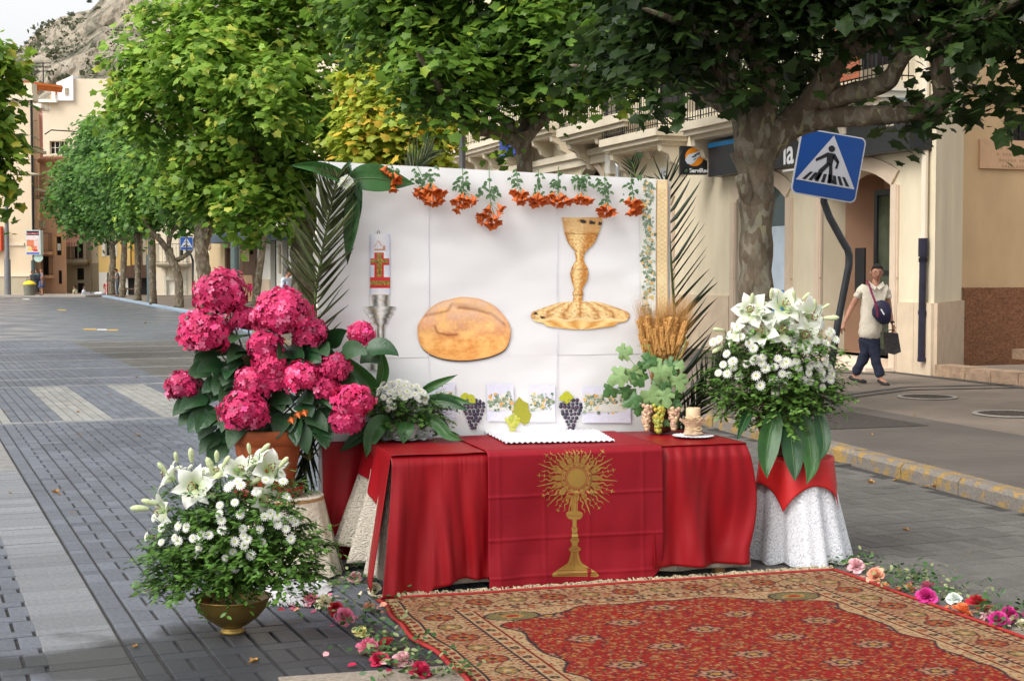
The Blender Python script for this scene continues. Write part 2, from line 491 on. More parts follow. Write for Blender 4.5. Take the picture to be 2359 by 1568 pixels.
# colour: every block its own tone, darker where water was spilt round the bowl
tone = rng.normal(1, .085, len(pav)); cols = pav[:, 4:7]*tone[:, None]
wd = np.hypot((cen[:, 0]-wetc.x)/1.25, (cen[:, 1]-wetc.y)/.8)
wn = np.array([noise.noise(Vector((x*1.3, y*1.3, 3))) for x, y in cen])
wetm = (wd + wn*.5) < 1.0
st_ = np.array([noise.noise(Vector((x*.7, y*.7, 9)))+.5*noise.noise(Vector((x*2.3, y*2.3, 4))) for x, y in cen]); cols *= (1+.17*st_)[:, None]; wetm[:] = False
w2 = G(240, 1010); wd2 = np.hypot((cen[:, 0]-w2.x)/.55, (cen[:, 1]-w2.y)/1.3) + wn*.5
cols[wd2 < 1] *= .8
band = cen[:, 1] - (5.9 + 0*cen[:, 0])
bt = np.array([[.0, .0, 0], [1, 0, 0], [1, 1, 0], [0, 1, 0], [0, 0, -.012], [1, 0, -.012], [1, 1, -.012], [0, 1, -.012]])
bt[:4] += np.array([[.012, .012, 0], [-.012, .012, 0], [-.012, -.012, 0], [.012, -.012, 0]])
bf = np.array([[0, 1, 2, 3], [4, 5, 1, 0], [5, 6, 2, 1], [6, 7, 3, 2], [7, 4, 0, 3]])
Rm = np.zeros((len(pav), 3, 3)); Rm[:, :, 0] = np.array(PS)[None]*pav[:, 2:3]; Rm[:, :, 1] = np.array(PT)[None]*pav[:, 3:4]; Rm[:, 2, 2] = 1
Tm = np.array(PO)[None] + pav[:, :1]*np.array(PS)[None] + pav[:, 1:2]*np.array(PT)[None]
Tm[:, 2] = rng.uniform(-.0015, .0015, len(pav))
vis_px = np.array([proj((x, y, 0))[:2] for x, y in cen])
inside = (vis_px[:, 0] > 0) & (vis_px[:, 0] < 2358) & (vis_px[:, 1] < 1568)
under = np.array([0 < (Vector((x, y, 0))-AO).dot(AU) < 2.05 and -2.2 < (Vector((x, y, 0))-AO).dot(AV) < .8 for x, y in cen])
rank = np.where(inside & ~under, cen[:, 1], 1e3)
near = np.argsort(rank)[:300]
nearset = np.zeros(len(pav), bool); nearset[near] = True
M_pav = mat('paver_stone', (1, 1, 1, 1), .65, .2, 45, .7, 300, attr=True, spec=.35)
tn = M_pav.node_tree; NN, LL = tn.nodes, tn.links; bsn = [n for n in NN if n.type == 'BSDF_PRINCIPLED'][0]; csrc = bsn.inputs['Base Color'].links[0].from_socket
gp_ = NN.new('ShaderNodeNewGeometry'); mpp = NN.new('ShaderNodeMapping'); mpp.inputs['Location'].default_value = (-wetc.x/1.15, -wetc.y/.72, 0); mpp.inputs['Scale'].default_value = (1/1.15, 1/.72, 0); LL.new(gp_.outputs['Position'], mpp.inputs[0])
ln_ = NN.new('ShaderNodeVectorMath'); ln_.operation = 'LENGTH'; LL.new(mpp.outputs[0], ln_.inputs[0]); nw_ = NN.new('ShaderNodeTexNoise'); nw_.inputs['Scale'].default_value = 2.6; nw_.inputs['Detail'].default_value = 7; LL.new(gp_.outputs['Position'], nw_.inputs[0])
ma_ = NN.new('ShaderNodeMath'); ma_.operation = 'MULTIPLY_ADD'; ma_.inputs[1].default_value = 1.1; LL.new(nw_.outputs['Fac'], ma_.inputs[0]); LL.new(ln_.outputs['Value'], ma_.inputs[2])
for rng_, tgt in (((1.35, 1.55, .25, 1), 'c'), ((1.35, 1.55, .42, .68), 'r')):
 m_r = NN.new('ShaderNodeMapRange'); m_r.inputs[1].default_value, m_r.inputs[2].default_value, m_r.inputs[3].default_value, m_r.inputs[4].default_value = rng_; LL.new(ma_.outputs[0], m_r.inputs[0])
 if tgt == 'c':
  m_x = NN.new('ShaderNodeMix'); m_x.data_type = 'RGBA'; m_x.blend_type = 'MULTIPLY'; m_x.inputs[0].default_value = 1; LL.new(csrc, m_x.inputs[6]); LL.new(m_r.outputs[0], m_x.inputs[7]); LL.new(m_x.outputs[2], bsn.inputs['Base Color'])
 else: LL.new(m_r.outputs[0], bsn.inputs['Roughness'])
rest = ~nearset
inst('block_paving', bt, bf, Rm[rest & ~wetm], Tm[rest & ~wetm], cols[rest & ~wetm], M_pav, road, smooth=False)
cache = {}
rl = wloc(road)
RP = np.array([[PS.x, PT.x, 0], [PS.y, PT.y, 0], [0, 0, 1.0]])
for i in near:
 ws, lt = round(float(pav[i, 2]), 3), round(float(pav[i, 3]), 3)
 key = (tuple(np.round(pav[i, 4:7]*1.0, 2)), int(rng.integers(0, 5)), ws, lt)
 if key not in cache:
  m = MB(); c = np.array(pav[i, 4:7])*(1+(key[1]-2)*.06+.15*st_[i]); ch = .004
  vt = [(ch, ch, 0), (ws-ch, ch, 0), (ws-ch, lt-ch, 0), (ch, lt-ch, 0), (0, 0, -.004), (ws, 0, -.004), (ws, lt, -.004), (0, lt, -.004), (0, 0, -.014), (ws, 0, -.014), (ws, lt, -.014), (0, lt, -.014)]
  m.add(vt, [[0, 1, 2, 3], [4, 5, 1, 0], [5, 6, 2, 1], [6, 7, 3, 2], [7, 4, 0, 3], [8, 9, 5, 4], [9, 10, 6, 5], [10, 11, 7, 6], [11, 8, 4, 7]], 0, (*c, 1))
  o = m.build('paver', M_pav, None, local=True); cache[key] = o; o.parent = road
 else:
  o = cache[key].copy(); COL.objects.link(o)
 o.matrix_local = M4(RP, Tm[i]-np.array(rl))
# concrete infill in the pale band
if concrete:
 t0 = concrete[0][0]; t1 = concrete[-1][0]+concrete[-1][1]
 b = MB(); q = [PW(-.37, t0), PW(-.005, t0), PW(-.005, t1), PW(-.37, t1)]
 b.obox(PW(-.36, t0+.01, -.012), PS*.345, PT*(t1-t0-.02), (0, 0, .013))
 b.build('concrete_infill', mat('concrete', (.22, .215, .205, 1), .8, .25, 9, .4, 120), road)
# smooth slab strip at the very front
b = MB(); ea, eb = G(640, 1561), G(2560, 1432); dv_ = (eb-ea); nv_ = Vector((dv_.y, -dv_.x, 0)).normalized()*.42
b.obox(ea+Vector((0, 0, -.005)), dv_, nv_, (0, 0, .011)); b.build('pale_aggregate_band', mat('aggregate', (.30, .25, .20, 1), .8, .3, 60, .6, 300), road)
# ---- kerbs
def paintmat(name, stone, paint, thr, sc=7):
 m = bpy.data.materials.new(name); m.use_nodes = True; N = m.node_tree.nodes; L = m.node_tree.links; bs = N['Principled BSDF']; bs.inputs['Roughness'].default_value = .8
 ge = N.new('ShaderNodeNewGeometry'); n = N.new('ShaderNodeTexNoise'); n.inputs['Scale'].default_value = sc; n.inputs['Detail'].default_value = 8; n.inputs['Roughness'].default_value = .7
 L.new(ge.outputs['Position'], n.inputs[0]); mr = N.new('ShaderNodeMapRange'); mr.inputs[1].default_value = thr-.05; mr.inputs[2].default_value = thr+.05
 L.new(n.outputs['Fac'], mr.inputs[0]); mx = N.new('ShaderNodeMix'); mx.data_type = 'RGBA'; mx.inputs[6].default_value = stone; mx.inputs[7].default_value = paint
 L.new(mr.outputs[0], mx.inputs[0])
 n2 = N.new('ShaderNodeTexNoise'); n2.inputs['Scale'].default_value = 60; n2.inputs['Detail'].default_value = 3; L.new(ge.outputs['Position'], n2.inputs[0])
 m2 = N.new('ShaderNodeMapRange'); m2.inputs[1].default_value = .3; m2.inputs[2].default_value = .7; m2.inputs[3].default_value = .7; m2.inputs[4].default_value = 1.25; L.new(n2.outputs['Fac'], m2.inputs[0])
 g2 = N.new('ShaderNodeMix'); g2.data_type = 'RGBA'; g2.blend_type = 'MULTIPLY'; g2.inputs[0].default_value = 1; L.new(mx.outputs[2], g2.inputs[6]); L.new(m2.outputs[0], g2.inputs[7])
 L.new(g2.outputs[2], bs.inputs['Base Color'])
 bp = N.new('ShaderNodeBump'); bp.inputs['Strength'].default_value = .8; bp.inputs['Distance'].default_value = .012; L.new(n.outputs['Fac'], bp.inputs['Height']); L.new(bp.outputs[0], bs.inputs['Normal'])
 MATS[name] = m; return m
M_ky = paintmat('kerb_yellow', (.17, .15, .13, 1), (.29, .18, .05, 1), .525)
M_kb = paintmat('kerb_blue', (.25, .25, .25, 1), (.22, .30, .38, 1), .42)
kerb = thing('kerb', 'worn stone kerb with patchy yellow paint beside the street', None, (3, 12, 0), kind='structure')
for a, c in zip(KP, KP[1:]):
 L_ = (c-a).length; d = (c-a).normalized(); nn = Vector((d.y, -d.x, 0))
 step = .95 if c.y < 34 else (2.5 if c.y < 60 else 6)
 n = max(1, round(L_/step)); st = L_/n
 for i in range(n):
  b = MB(); o = a + d*st*i
  h = .125+random.uniform(-.006, .006); wv = .17; j = random.uniform(-.008, .008)
  e = d*(st-.012)
  pr = [(0, -.02), (0+j, h-.035), (.03+j, h), (wv, h), (wv, -.02)]
  vs = [o+nn*x+Vector((0, 0, z)) for x, z in pr] + [o+e+nn*x+Vector((0, 0, z)) for x, z in pr]
  fs = [[k, k+1, 5+k+1, 5+k] for k in range(4)] + [[0, 5, 9, 4], [4, 3, 2, 1, 0], [5, 6, 7, 8, 9]]
  b.add(vs, [f[::-1] for f in fs])
  b.build('kerb_stone', M_ky if o.y < 40 else M_kb, kerb)
# ---- right pavement
M_side = brickmat('pavement_tiles', (.19, .15, .115, 1), (.17, .135, .105, 1), (.115, .09, .07, 1), .4, .2, .5, RA, .006, .2, .75)
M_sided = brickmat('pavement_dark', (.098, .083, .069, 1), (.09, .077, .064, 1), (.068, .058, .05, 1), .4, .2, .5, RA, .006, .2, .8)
pv = thing('pavement', 'raised tiled pavement along the buildings on the right', None, (6, 20, WZ), kind='structure')
b = MB()
for a, c in zip(KP, KP[1:]):
 b.quad((a.x+.168, a.y, WZ-.004), (60, a.y, WZ-.004), (60, c.y, WZ-.004), (c.x+.168, c.y, WZ-.004))
b.build('paving', M_side, pv)
def flat(pxs, name, m, parent, z, **k):
 b = MB(); b.poly([G(x, y, z) for x, y in pxs]); o = b.build(name, m, parent, **k); return o
b = MB()
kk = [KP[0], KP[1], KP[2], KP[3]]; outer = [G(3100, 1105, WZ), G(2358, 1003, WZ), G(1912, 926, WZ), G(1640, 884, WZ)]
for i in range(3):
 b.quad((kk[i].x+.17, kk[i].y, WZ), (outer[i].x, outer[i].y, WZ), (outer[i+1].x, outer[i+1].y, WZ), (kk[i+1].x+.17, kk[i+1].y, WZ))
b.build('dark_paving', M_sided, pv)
def stripe(pxs, wd, m, name='dark_stripe', z=WZ+.004):
 pts = [G(x, y, z) for x, y in pxs]; b = MB()
 for a, c in zip(pts, pts[1:]):
  d = (c-a).normalized(); n = Vector((d.y, -d.x, 0))*wd/2
  b.quad(a+n, c+n, c-n, a-n)
 b.build(name, m, pv)
M_str = mat('dark_tile', (.07, .065, .06, 1), .7, .2, 10)
stripe([(1900, 922), (2090, 897), (2300, 893), (2600, 890)], .11, M_str)
stripe([(1900, 915), (2090, 890), (2296, 886), (2600, 880)], .09, M_str)
stripe([(2040, 855), (2300, 885), (2600, 925)], .14, M_str)
stripe([(1700, 845), (2040, 862)], .14, M_str)
b = MB(); c = G(1800, 972, WZ); d = RB; n = -RN
b.obox(c - d*.8 - n*.35 + Vector((0, 0, .001)), d*1.5, n*1.6, (0, 0, .006)); b.build('tree_pit', mat('pit_soil', (.055, .045, .037, 1), .95, .4, 14, .8, 60), pv)
M_iron = mat('manhole_iron', (.075, .06, .05, 1), .55, .3, 30, .6, 90, metal=.3)
def manhole(px, py, r, label):
 c = G(px, py, WZ+.004); t = thing('manhole_cover', label, 'manhole cover', c, group='round manhole covers in the pavement')
 b = MB(); b.lathe([(r*.86, .001), (r*.86, .01), (r, .01), (r, .0)], c, 40); b.build('rim', mat('manhole_rim', (.30, .27, .235, 1), .7, .2, 20), t)
 b = MB(); b.lathe([(0, .006), (r*.85, .006), (r*.85, 0)], c, 40)
 for k in range(-5, 6):
  hw = sqrt(max(0, (r*.78)**2-(k*r*.14)**2)); b.box(c.x-hw, c.x+hw, c.y+k*r*.14-.012, c.y+k*r*.14+.012, c.z+.006, c.z+.011)
 b.build('lid', M_iron, t)
manhole(2135, 914, .37, 'round iron manhole cover in the pavement in front of the walking man')
manhole(2325, 953, .40, 'round iron manhole cover at the right, nearer the yellow kerb')
# far pavement at the end of the street
b = MB(); b.box(-75, -28.2, 97.6, 112, -.3, .12); structure(b.build('far_pavement', mat('far_pavement', (.33, .29, .25, 1), .8, .15, .8)))
# road markings far down (short yellow and white dashes)
mk = thing('road_marking', 'short worn dashes painted across the far street', None, G(225, 755, .004), kind='structure')
def dash(x0, x1, y, m, wpx=2.0):
 b = MB(); b.poly([G(x0, y+wpx, .005), G(x1, y+wpx*1.1, .005), G(x1, y-wpx, .005), G(x0, y-wpx, .005)]); b.build('painted_dash', m, mk)
M_yel = mat('road_yellow', (.45, .28, .07, 1), .7, .3, 6); M_wh = mat('road_white', (.5, .5, .48, 1), .7, .2, 6)
dash(192, 222, 758, M_yel, 1.6); dash(224, 246, 759, M_wh, 1.6); dash(248, 272, 760, M_yel, 1.6); dash(133, 152, 714, M_yel, 1.1); dash(52, 68, 689, M_wh, 1)

# ---- mountain
ridge = [(-900, 300), (-400, 210), (0, 122), (36, 104), (60, 82), (97, 57), (130, 42), (171, 25), (202, 0), (300, -75), (500, -190), (900, -330), (1500, -330), (2300, -200), (3200, -100)]
def ridge_y(px):
 for a, c in zip(ridge, ridge[1:]):
  if a[0] <= px <= c[0]: return a[1]+(c[1]-a[1])*(px-a[0])/(c[0]-a[0])
 return 100
DB, DT = 190.0, 430.0
def mtn(u, v):
 px = -900 + 4100*u
 top = P(px, ridge_y(px), DT)
 d = DB + (DT-DB)*v
 x = top.x*(d/DT)**.6;
 z = -5 + (top.z+5)*(v**1.05)
 q = Vector((x*.02, d*.02, z*.02))
 nz = noise.fractal(q, 1.0, 2.0, 6)*9*min(1, v*3)*(1 if v < .97 else .35)
 gl = abs(noise.noise(Vector((x*.035+z*.012, 5, z*.006))))*8*min(1, v*3)+abs(noise.noise(Vector((x*.12+z*.05, 8, z*.03))))*7*min(1, v*3)+abs(noise.noise(Vector((x*.3+z*.1, 2, z*.12))))*3.5
 return (x + nz*.6, d - nz*1.6 + gl, z + nz*.55*(1-v)+noise.noise(Vector((x*.08, 0, 7)))*3*v)
g = MB(); g.grid(mtn, 330, 110)
M_rock = bpy.data.materials.new('mountain_rock'); M_rock.use_nodes = True
N = M_rock.node_tree.nodes; L = M_rock.node_tree.links; bs = N['Principled BSDF']; bs.inputs['Roughness'].default_value = .95; bs.inputs['Specular IOR Level'].default_value = .1
ge = N.new('ShaderNodeNewGeometry'); n1 = N.new('ShaderNodeTexNoise'); n1.inputs['Scale'].default_value = .09; n1.inputs['Detail'].default_value = 10; n1.inputs['Roughness'].default_value = .7
n1.inputs['Distortion'].default_value = .6
mpn = N.new('ShaderNodeMapping'); mpn.inputs['Scale'].default_value = (1.6, .6, .55); mpn.inputs['Rotation'].default_value = (0, .5, 0); L.new(ge.outputs['Position'], mpn.inputs[0]); L.new(mpn.outputs[0], n1.inputs[0])
cr = N.new('ShaderNodeValToRGB'); L.new(n1.outputs['Fac'], cr.inputs[0])
cr.color_ramp.elements[0].position = .36; cr.color_ramp.elements[0].color = (.08, .08, .055, 1)
cr.color_ramp.elements[1].position = .60; cr.color_ramp.elements[1].color = (.36, .315, .25, 1)
e = cr.color_ramp.elements.new(.45); e.color = (.20, .18, .135, 1)
e = cr.color_ramp.elements.new(.52); e.color = (.32, .27, .205, 1)
L.new(cr.outputs[0], bs.inputs['Base Color'])
bp = N.new('ShaderNodeBump'); bp.inputs['Strength'].default_value = 1; bp.inputs['Distance'].default_value = 3; n2 = N.new('ShaderNodeTexNoise'); n2.inputs['Scale'].default_value = .25; n2.inputs['Detail'].default_value = 8
L.new(mpn.outputs[0], n2.inputs[0]); L.new(n2.outputs['Fac'], bp.inputs['Height']); L.new(bp.outputs[0], bs.inputs['Normal'])
mo = g.build('mountain', M_rock, None, smooth=True); structure(mo)
# bushes on the slope
M_bush = mat('mountain_scrub', (.11, .12, .07, 1), .9, .4, .6)
bt3 = np.array([[-.5, 0, -.5], [.5, 0, -.5], [.6, .1, .4], [-.4, -.1, .6]]); bf3 = np.array([[0, 1, 2, 3]])
RR, TT = [], []
for (px, py, rpx, v) in [(165, 35, 12, .93), (150, 48, 8, .9), (120, 122, 15, .72), (95, 95, 9, .8), (205, 5, 9, .97), (60, 100, 8, .86), (85, 78, 9, .92), (70, 160, 10, .6), (225, 20, 8, .9), (140, 90, 6, .8), (245, 60, 7, .8)]:
 d = DB+(DT-DB)*v - 12; c = P(px, py, d); r = rpx/F*d*.75
 for k in range(150):
  o = Vector(rng.normal(0, .42, 3))*r; o.z = abs(o.z)*1.0-.2*r
  TT.append(c+o); m_ = rng.normal(0, 1, (3, 3)); q, _ = np.linalg.qr(m_); RR.append(q*r*.28)
mr9 = random.Random(12)
for k9 in range(420):
 px9 = mr9.uniform(-60, 420); v9 = mr9.uniform(.5, .97); q9_ = Vector(mtn((px9+900)/4100, v9)); s9 = mr9.uniform(.4, 1.5)*(1 if mr9.random() < .8 else 2)
 if noise.noise(q9_*.03) < -.05: continue
 for k in range(9):
  TT.append(q9_+Vector((mr9.gauss(0, .5)*s9, mr9.gauss(-.4, .3)*s9, abs(mr9.gauss(.2, .35))*s9))); m_ = rng.normal(0, 1, (3, 3)); qq, _ = np.linalg.qr(m_); RR.append(qq*s9*.42)
setp(inst('scrub', bt3, bf3, np.array(RR), np.array(TT), None, M_bush), kind='stuff')

# ================================================================== BUILDINGS
M_cream = mat('render_cream', lin(210, 197, 170), .85, .13, 1.1, .08, 40, stretch=(1, 1, .35))
M_cream2 = mat('render_pale', lin(210, 198, 176), .85, .11, .9, .08, 40, stretch=(1, 1, .35))
M_tan = mat('render_tan', lin(188, 158, 120), .88, .13, 1.0, .2, 60, stretch=(1, 1, .4))
M_dado = mat('pebble_dado', lin(138, 94, 66), .95, .35, 22, 3.0, 40)
M_stone = mat('pink_stone', lin(202, 182, 156), .7, .10, 3, .1)
M_trim = mat('trim_stone', lin(202, 182, 160), .7, .06, 3)
M_glass = mat('dark_glass', (.012, .016, .018, 1), .08, .2, 2, spec=.8)
M_glassg = mat('green_glass', (.075, .12, .125, 1), .12, .1, 2, spec=.8)
M_fr = mat('dark_frame', (.012, .012, .013, 1), .4)
M_wood = mat('brown_wood', (.12, .06, .03, 1), .6, .3, 4, stretch=(1, 1, .2))
M_black = mat('black_iron', (.012, .012, .014, 1), .5)
M_void = mat('dark_interior', (.02, .017, .015, 1), .9)
def wall(fn, k0, k1, z0, z1, ops, m, parent, name='wall', depth=.3):
 """ops: (ka,kb,za,zb,rise); leaves true openings with reveals"""
 b = MB()
 ks = sorted(set([k0, k1]+[o[i] for o in ops for i in (0, 1) if k0 < o[i] < k1])); zs = sorted(set([z0, z1]+[o[i] for o in ops for i in (2, 3) if z0 < o[i] < z1]))
 for ka, kb in zip(ks, ks[1:]):
  for za, zb in zip(zs, zs[1:]):
   km, zm = (ka+kb)/2, (za+zb)/2
   if any(o[0] < km < o[1] and o[2] < zm < o[3] for o in ops): continue
   b.quad(fn(ka, za), fn(kb, za), fn(kb, zb), fn(ka, zb))
 for o in ops:
  ka, kb, za, zb = o[:4]; rise = o[4] if len(o) > 4 else 0
  D = -depth
  n = 10 if rise else 1
  sp = zb-rise
  def az(t): return sp + rise*sqrt(max(0, 1-(2*t-1)**2)) if rise > (kb-ka)*.3 else sp+rise*(1-(2*t-1)**2)
  b.quad(fn(ka, za), fn(ka, sp), fn(ka, sp, D), fn(ka, za, D)); b.quad(fn(kb, za), fn(kb, sp), fn(kb, sp, D), fn(kb, za, D))
  b.quad(fn(ka, za), fn(kb, za), fn(kb, za, D), fn(ka, za, D))
  for i in range(n):
   t0, t1 = i/n, (i+1)/n; a_, c_ = ka+(kb-ka)*t0, ka+(kb-ka)*t1
   b.quad(fn(a_, az(t0)), fn(c_, az(t1)), fn(c_, az(t1), D), fn(a_, az(t0), D))
   if rise: b.quad(fn(a_, az(t0)), fn(c_, az(t1)), fn(c_, zb), fn(a_, zb))
 # top cap and back so the wall has depth
 b.quad(fn(k0, z1), fn(k1, z1), fn(k1, z1, -.4), fn(k0, z1, -.4))
 return b.build(name, m, parent)
def fbox(b, fn, k0, k1, z0, z1, o0, o1, mi=0, col=None):
 vs = [fn(k, z, o) for o in (o0, o1) for z in (z0, z1) for k in (k0, k1)]
 return b.add(vs, [[0, 1, 3, 2], [4, 6, 7, 5], [0, 4, 5, 1], [2, 3, 7, 6], [0, 2, 6, 4], [1, 5, 7, 3]], mi, col)
def window(fn, parent, ka, kb, za, zb, depth=.25, fm=None, pm=None, mull=1, bars=0, name='window', fw=.06, curtain=None):
 fm = fm or M_fr; pm = pm or M_glass
 b = MB(); D = -depth
 for (x0, x1, y0, y1) in ((ka, ka+fw, za, zb), (kb-fw, kb, za, zb), (ka+fw, kb-fw, zb-fw, zb), (ka+fw, kb-fw, za, za+fw)):
  fbox(b, fn, x0, x1, y0, y1, D, D+.05)
 for i in range(1, mull+1):
  x = ka+(kb-ka)*i/(mull+1); fbox(b, fn, x-fw/2, x+fw/2, za+fw, zb-fw, D, D+.045)
 for i in range(1, bars+1):
  z = za+(zb-za)*i/(bars+1); fbox(b, fn, ka+fw, kb-fw, z-fw/3, z+fw/3, D+.003, D+.04)
 f = b.build(name, fm, parent)
 p = MB(); p.quad(fn(ka, za, D+.01), fn(kb, za, D+.01), fn(kb, zb, D+.01), fn(ka, zb, D+.01)); p.build('pane', pm, f)
 return f
def surround(fn, parent, ka, kb, za, zb, rise, wd, m, out=.04, name='surround'):
 """stone moulding round an opening: jambs and (arched) head, in blocks"""
 b = MB(); sp = zb-rise
 for x0, x1 in ((ka-wd, ka), (kb, kb+wd)):
  n = max(1, round((sp-za)/1.4))
  for i in range(n):
   z0 = za+(sp-za)*i/n; z1 = za+(sp-za)*(i+1)/n
   fbox(b, fn, x0, x1, z0, z1-.012, -.02, out)
   fbox(b, fn, x0+.03, x1-.03, z0, z1, out, out+.018)
 n = 10 if rise else 1
 def az(t): return sp + (rise*sqrt(max(0, 1-(2*t-1)**2)) if rise > (kb-ka)*.3 else rise*(1-(2*t-1)**2))
 for i in range(n):
  t0, t1 = i/n, (i+1)/n; a_, c_ = ka-wd+(kb-ka+2*wd)*t0, ka-wd+(kb-ka+2*wd)*t1
  i0, i1 = ka+(kb-ka)*t0, ka+(kb-ka)*t1
  vs = [fn(i0, az(t0), -.02), fn(i1, az(t1), -.02), fn(c_, az(t1)+wd, -.02), fn(a_, az(t0)+wd, -.02),
     fn(i0, az(t0), out), fn(i1, az(t1), out), fn(c_, az(t1)+wd, out), fn(a_, az(t0)+wd, out)]
  b.add(vs, [[4, 5, 6, 7], [0, 1, 5, 4], [2, 3, 7, 6], [1, 2, 6, 5], [3, 0, 4, 7]])
 return b.build(name, m, parent)
def railing(fn, parent, k0, k1, z0, h, out, m=None, sides=True, step=.12, scroll=False, name='railing'):
 b = MB(); m = m or M_black; r = .012
 def seg(a, c, rr=r): b.tube([a, c], rr, 5)
 seg(fn(k0, z0+h, out), fn(k1, z0+h, out), .018); seg(fn(k0, z0+.08, out), fn(k1, z0+.08, out))
 n = max(2, round((k1-k0)/step))
 for i in range(n+1):
  k = k0+(k1-k0)*i/n; seg(fn(k, z0, out), fn(k, z0+h, out), .009 if i % 8 else .016)
  if scroll: b.ball(fn(k, z0+h*.78, out), .03, 6, 4)
 if sides:
  for k in (k0, k1):
   seg(fn(k, z0+h, 0.02), fn(k, z0+h, out), .016); seg(fn(k, z0+.08, .02), fn(k, z0+.08, out))
   for i in range(1, 6): seg(fn(k, z0, out*i/6), fn(k, z0+h, out*i/6), .009)
 return b.build(name, m, parent)

# ---- bank building (right)
bank = thing('bank_building', 'cream rendered building with arched doorways and iron balconies behind the big plane tree', 'building', FW(4, 0))
kz = FK
def K(px, py, out=0): return FK(px, py, out)[0]
def Z(px, py, out=0): return FK(px, py, out)[1]
kW1a, kW1b = K(1811, 600), K(1697, 600); zW1 = Z(1755, 418)
kDa, kDb = K(2053, 600), K(1893, 600); zD = Z(1980, 392)
kL = R2K
KE = K(1466, 350)         # end of bank building at the drain pipe
kU = K(1552, 600)
ops = [(kW1a, kW1b, .7, zW1, .35), (kDa, kDb, .30, zD, .30), (kU+.15, kU+1.3, .8, 3.4, .3),
    (K(2080, 150), K(1960, 130), 5.0, 7.4), (1.2+K(1700, 300), K(1700, 300)+2.4, 5.0, 7.4), (K(1560, 250)-.4, K(1500, 250)+.0, 5.0, 7.4)]
ops = [(min(o[0], o[1]), max(o[0], o[1]), *o[2:]) for o in ops]
wall(FW, 0, KE, 0, 12, ops, M_cream, bank, depth=.45)
for i, o in enumerate(ops):
 r = o[4] if len(o) > 4 else 0
 if i == 1:
  surround(FW, bank, o[0], o[1], .12, o[3], r, .22, M_trim)
  # deep vestibule: side wall of pale stone and a dark glazed door on the near side
  b = MB(); b.quad(FW(o[1], .3, -.45), FW(o[1]-.1, .3, -1.15), FW(o[1]-.1, o[3], -1.15), FW(o[1], o[3], -.45))
  b.quad(FW(o[0], .3, -1.15), FW(o[1], .3, -1.15), FW(o[1], o[3], -1.15), FW(o[0], o[3], -1.15))
  b.quad(FW(o[0], .3, -.45), FW(o[0], .3, -1.15), FW(o[0], o[3], -1.15), FW(o[0], o[3], -.45))
  b.quad(FW(o[0], .3, 0), FW(o[1], .3, 0), FW(o[1], .3, -1.15), FW(o[0], .3, -1.15)); b.quad(FW(o[0], o[3], -.45), FW(o[1], o[3], -.45), FW(o[1], o[3], -1.15), FW(o[0], o[3], -1.15))
  b.build('vestibule', mat('vestibule_stone', lin(168, 132, 106), .75, .08, 2), bank)
  window(FW, bank, o[0]+.0, o[0]+(o[1]-o[0])*.52, .32, o[3]-.32, .42, M_fr, mat('door_glass', (.045, .05, .03, 1), .15, .6, 1.2, spec=.7), 1, 1, 'door', .09)
  b = MB(); fbox(b, FW, o[0]-.15, o[1]+.2, 0, .17, -.02, .55); fbox(b, FW, o[0]-.0, o[1]+.0, .17, .30, -.02, .25)
  b.build('step', mat('white_step', lin(216, 198, 178), .6, .08, 3), bank)
  b = MB(); q = FK(1940, 612); fbox(b, FW, q[0]-.25, q[0]+.05, q[1]-.45, q[1]+.3, -.3, -.27); b.build('notice_plate', M_fr, bank)
 elif i == 0:
  surround(FW, bank, o[0], o[1], o[2]-.6, o[3], r, .24, M_trim)
  w_ = window(FW, bank, o[0], o[1], .7, o[3]-.03, .38, M_fr, M_glassg, 0, 0)
  b = MB()
  fbox(b, FW, o[0]+.08, o[1]-.5, 1.35, 2.55, -.355, -.35); b.build('poster', mat('poster_pale', lin(200, 214, 226), .5, .1, 3), w_)
  b = MB(); fbox(b, FW, o[0]+.08, o[1]-.5, .8, 1.34, -.355, -.349); b.build('poster', mat('poster_blue', lin(20, 130, 205), .5, .05, 3), w_)
  b = MB(); fbox(b, FW, o[0]+.3, o[0]+.62, 1.6, 2.3, -.349, -.345); b.build('poster', mat('poster_orange', lin(200, 130, 70), .5, .4, 5), w_)
 elif i == 2:
  surround(FW, bank, o[0], o[1], .2, o[3], r, .2, M_trim); window(FW, bank, o[0], o[1], .8, o[3], .38, M_fr, M_glass, 1, 1)
 else:
  window(FW, bank, o[0], o[1], o[2], o[3], .25, M_fr, M_void, 1, 1)
# plinth (pink stone slabs)
pk = [0.0, K(2109, 800), K(2069, 800)-.02]
b = MB();
for ka, kb in ((0, pk[1]), (pk[1], kDa-.24), (kDb+.24, kW1a-.26), (kW1b+.26, kW1b+1.6), (kW1b+1.6, kU-.1)):
 if kb < ka: ka, kb = kb, ka
 b2 = MB(); fbox(b2, FW, ka, kb-.01, 0, 1.22, -.02, .05); b2.build('plinth_slab', M_stone, bank)
# chamfered corner face and its plinth
C1 = G(2212, 843, WZ); C0 = Vector((RO.x, RO.y, 0)); C1.z = 0
b = MB(); up = Vector((0, 0, 12)); b.quad(C0, C1, C1+up, C0+up); b.build('corner_wall', M_cream, bank)
nC = (C1-C0).normalized(); nO = Vector((nC.y, -nC.x, 0))
b = MB(); b.obox(C0+nO*.0, C1-C0, nO*.05, (0, 0, 1.22)); b.build('plinth_slab', mat('pink_stone_shade', lin(190, 168, 142), .7, .1, 3, .1), bank)
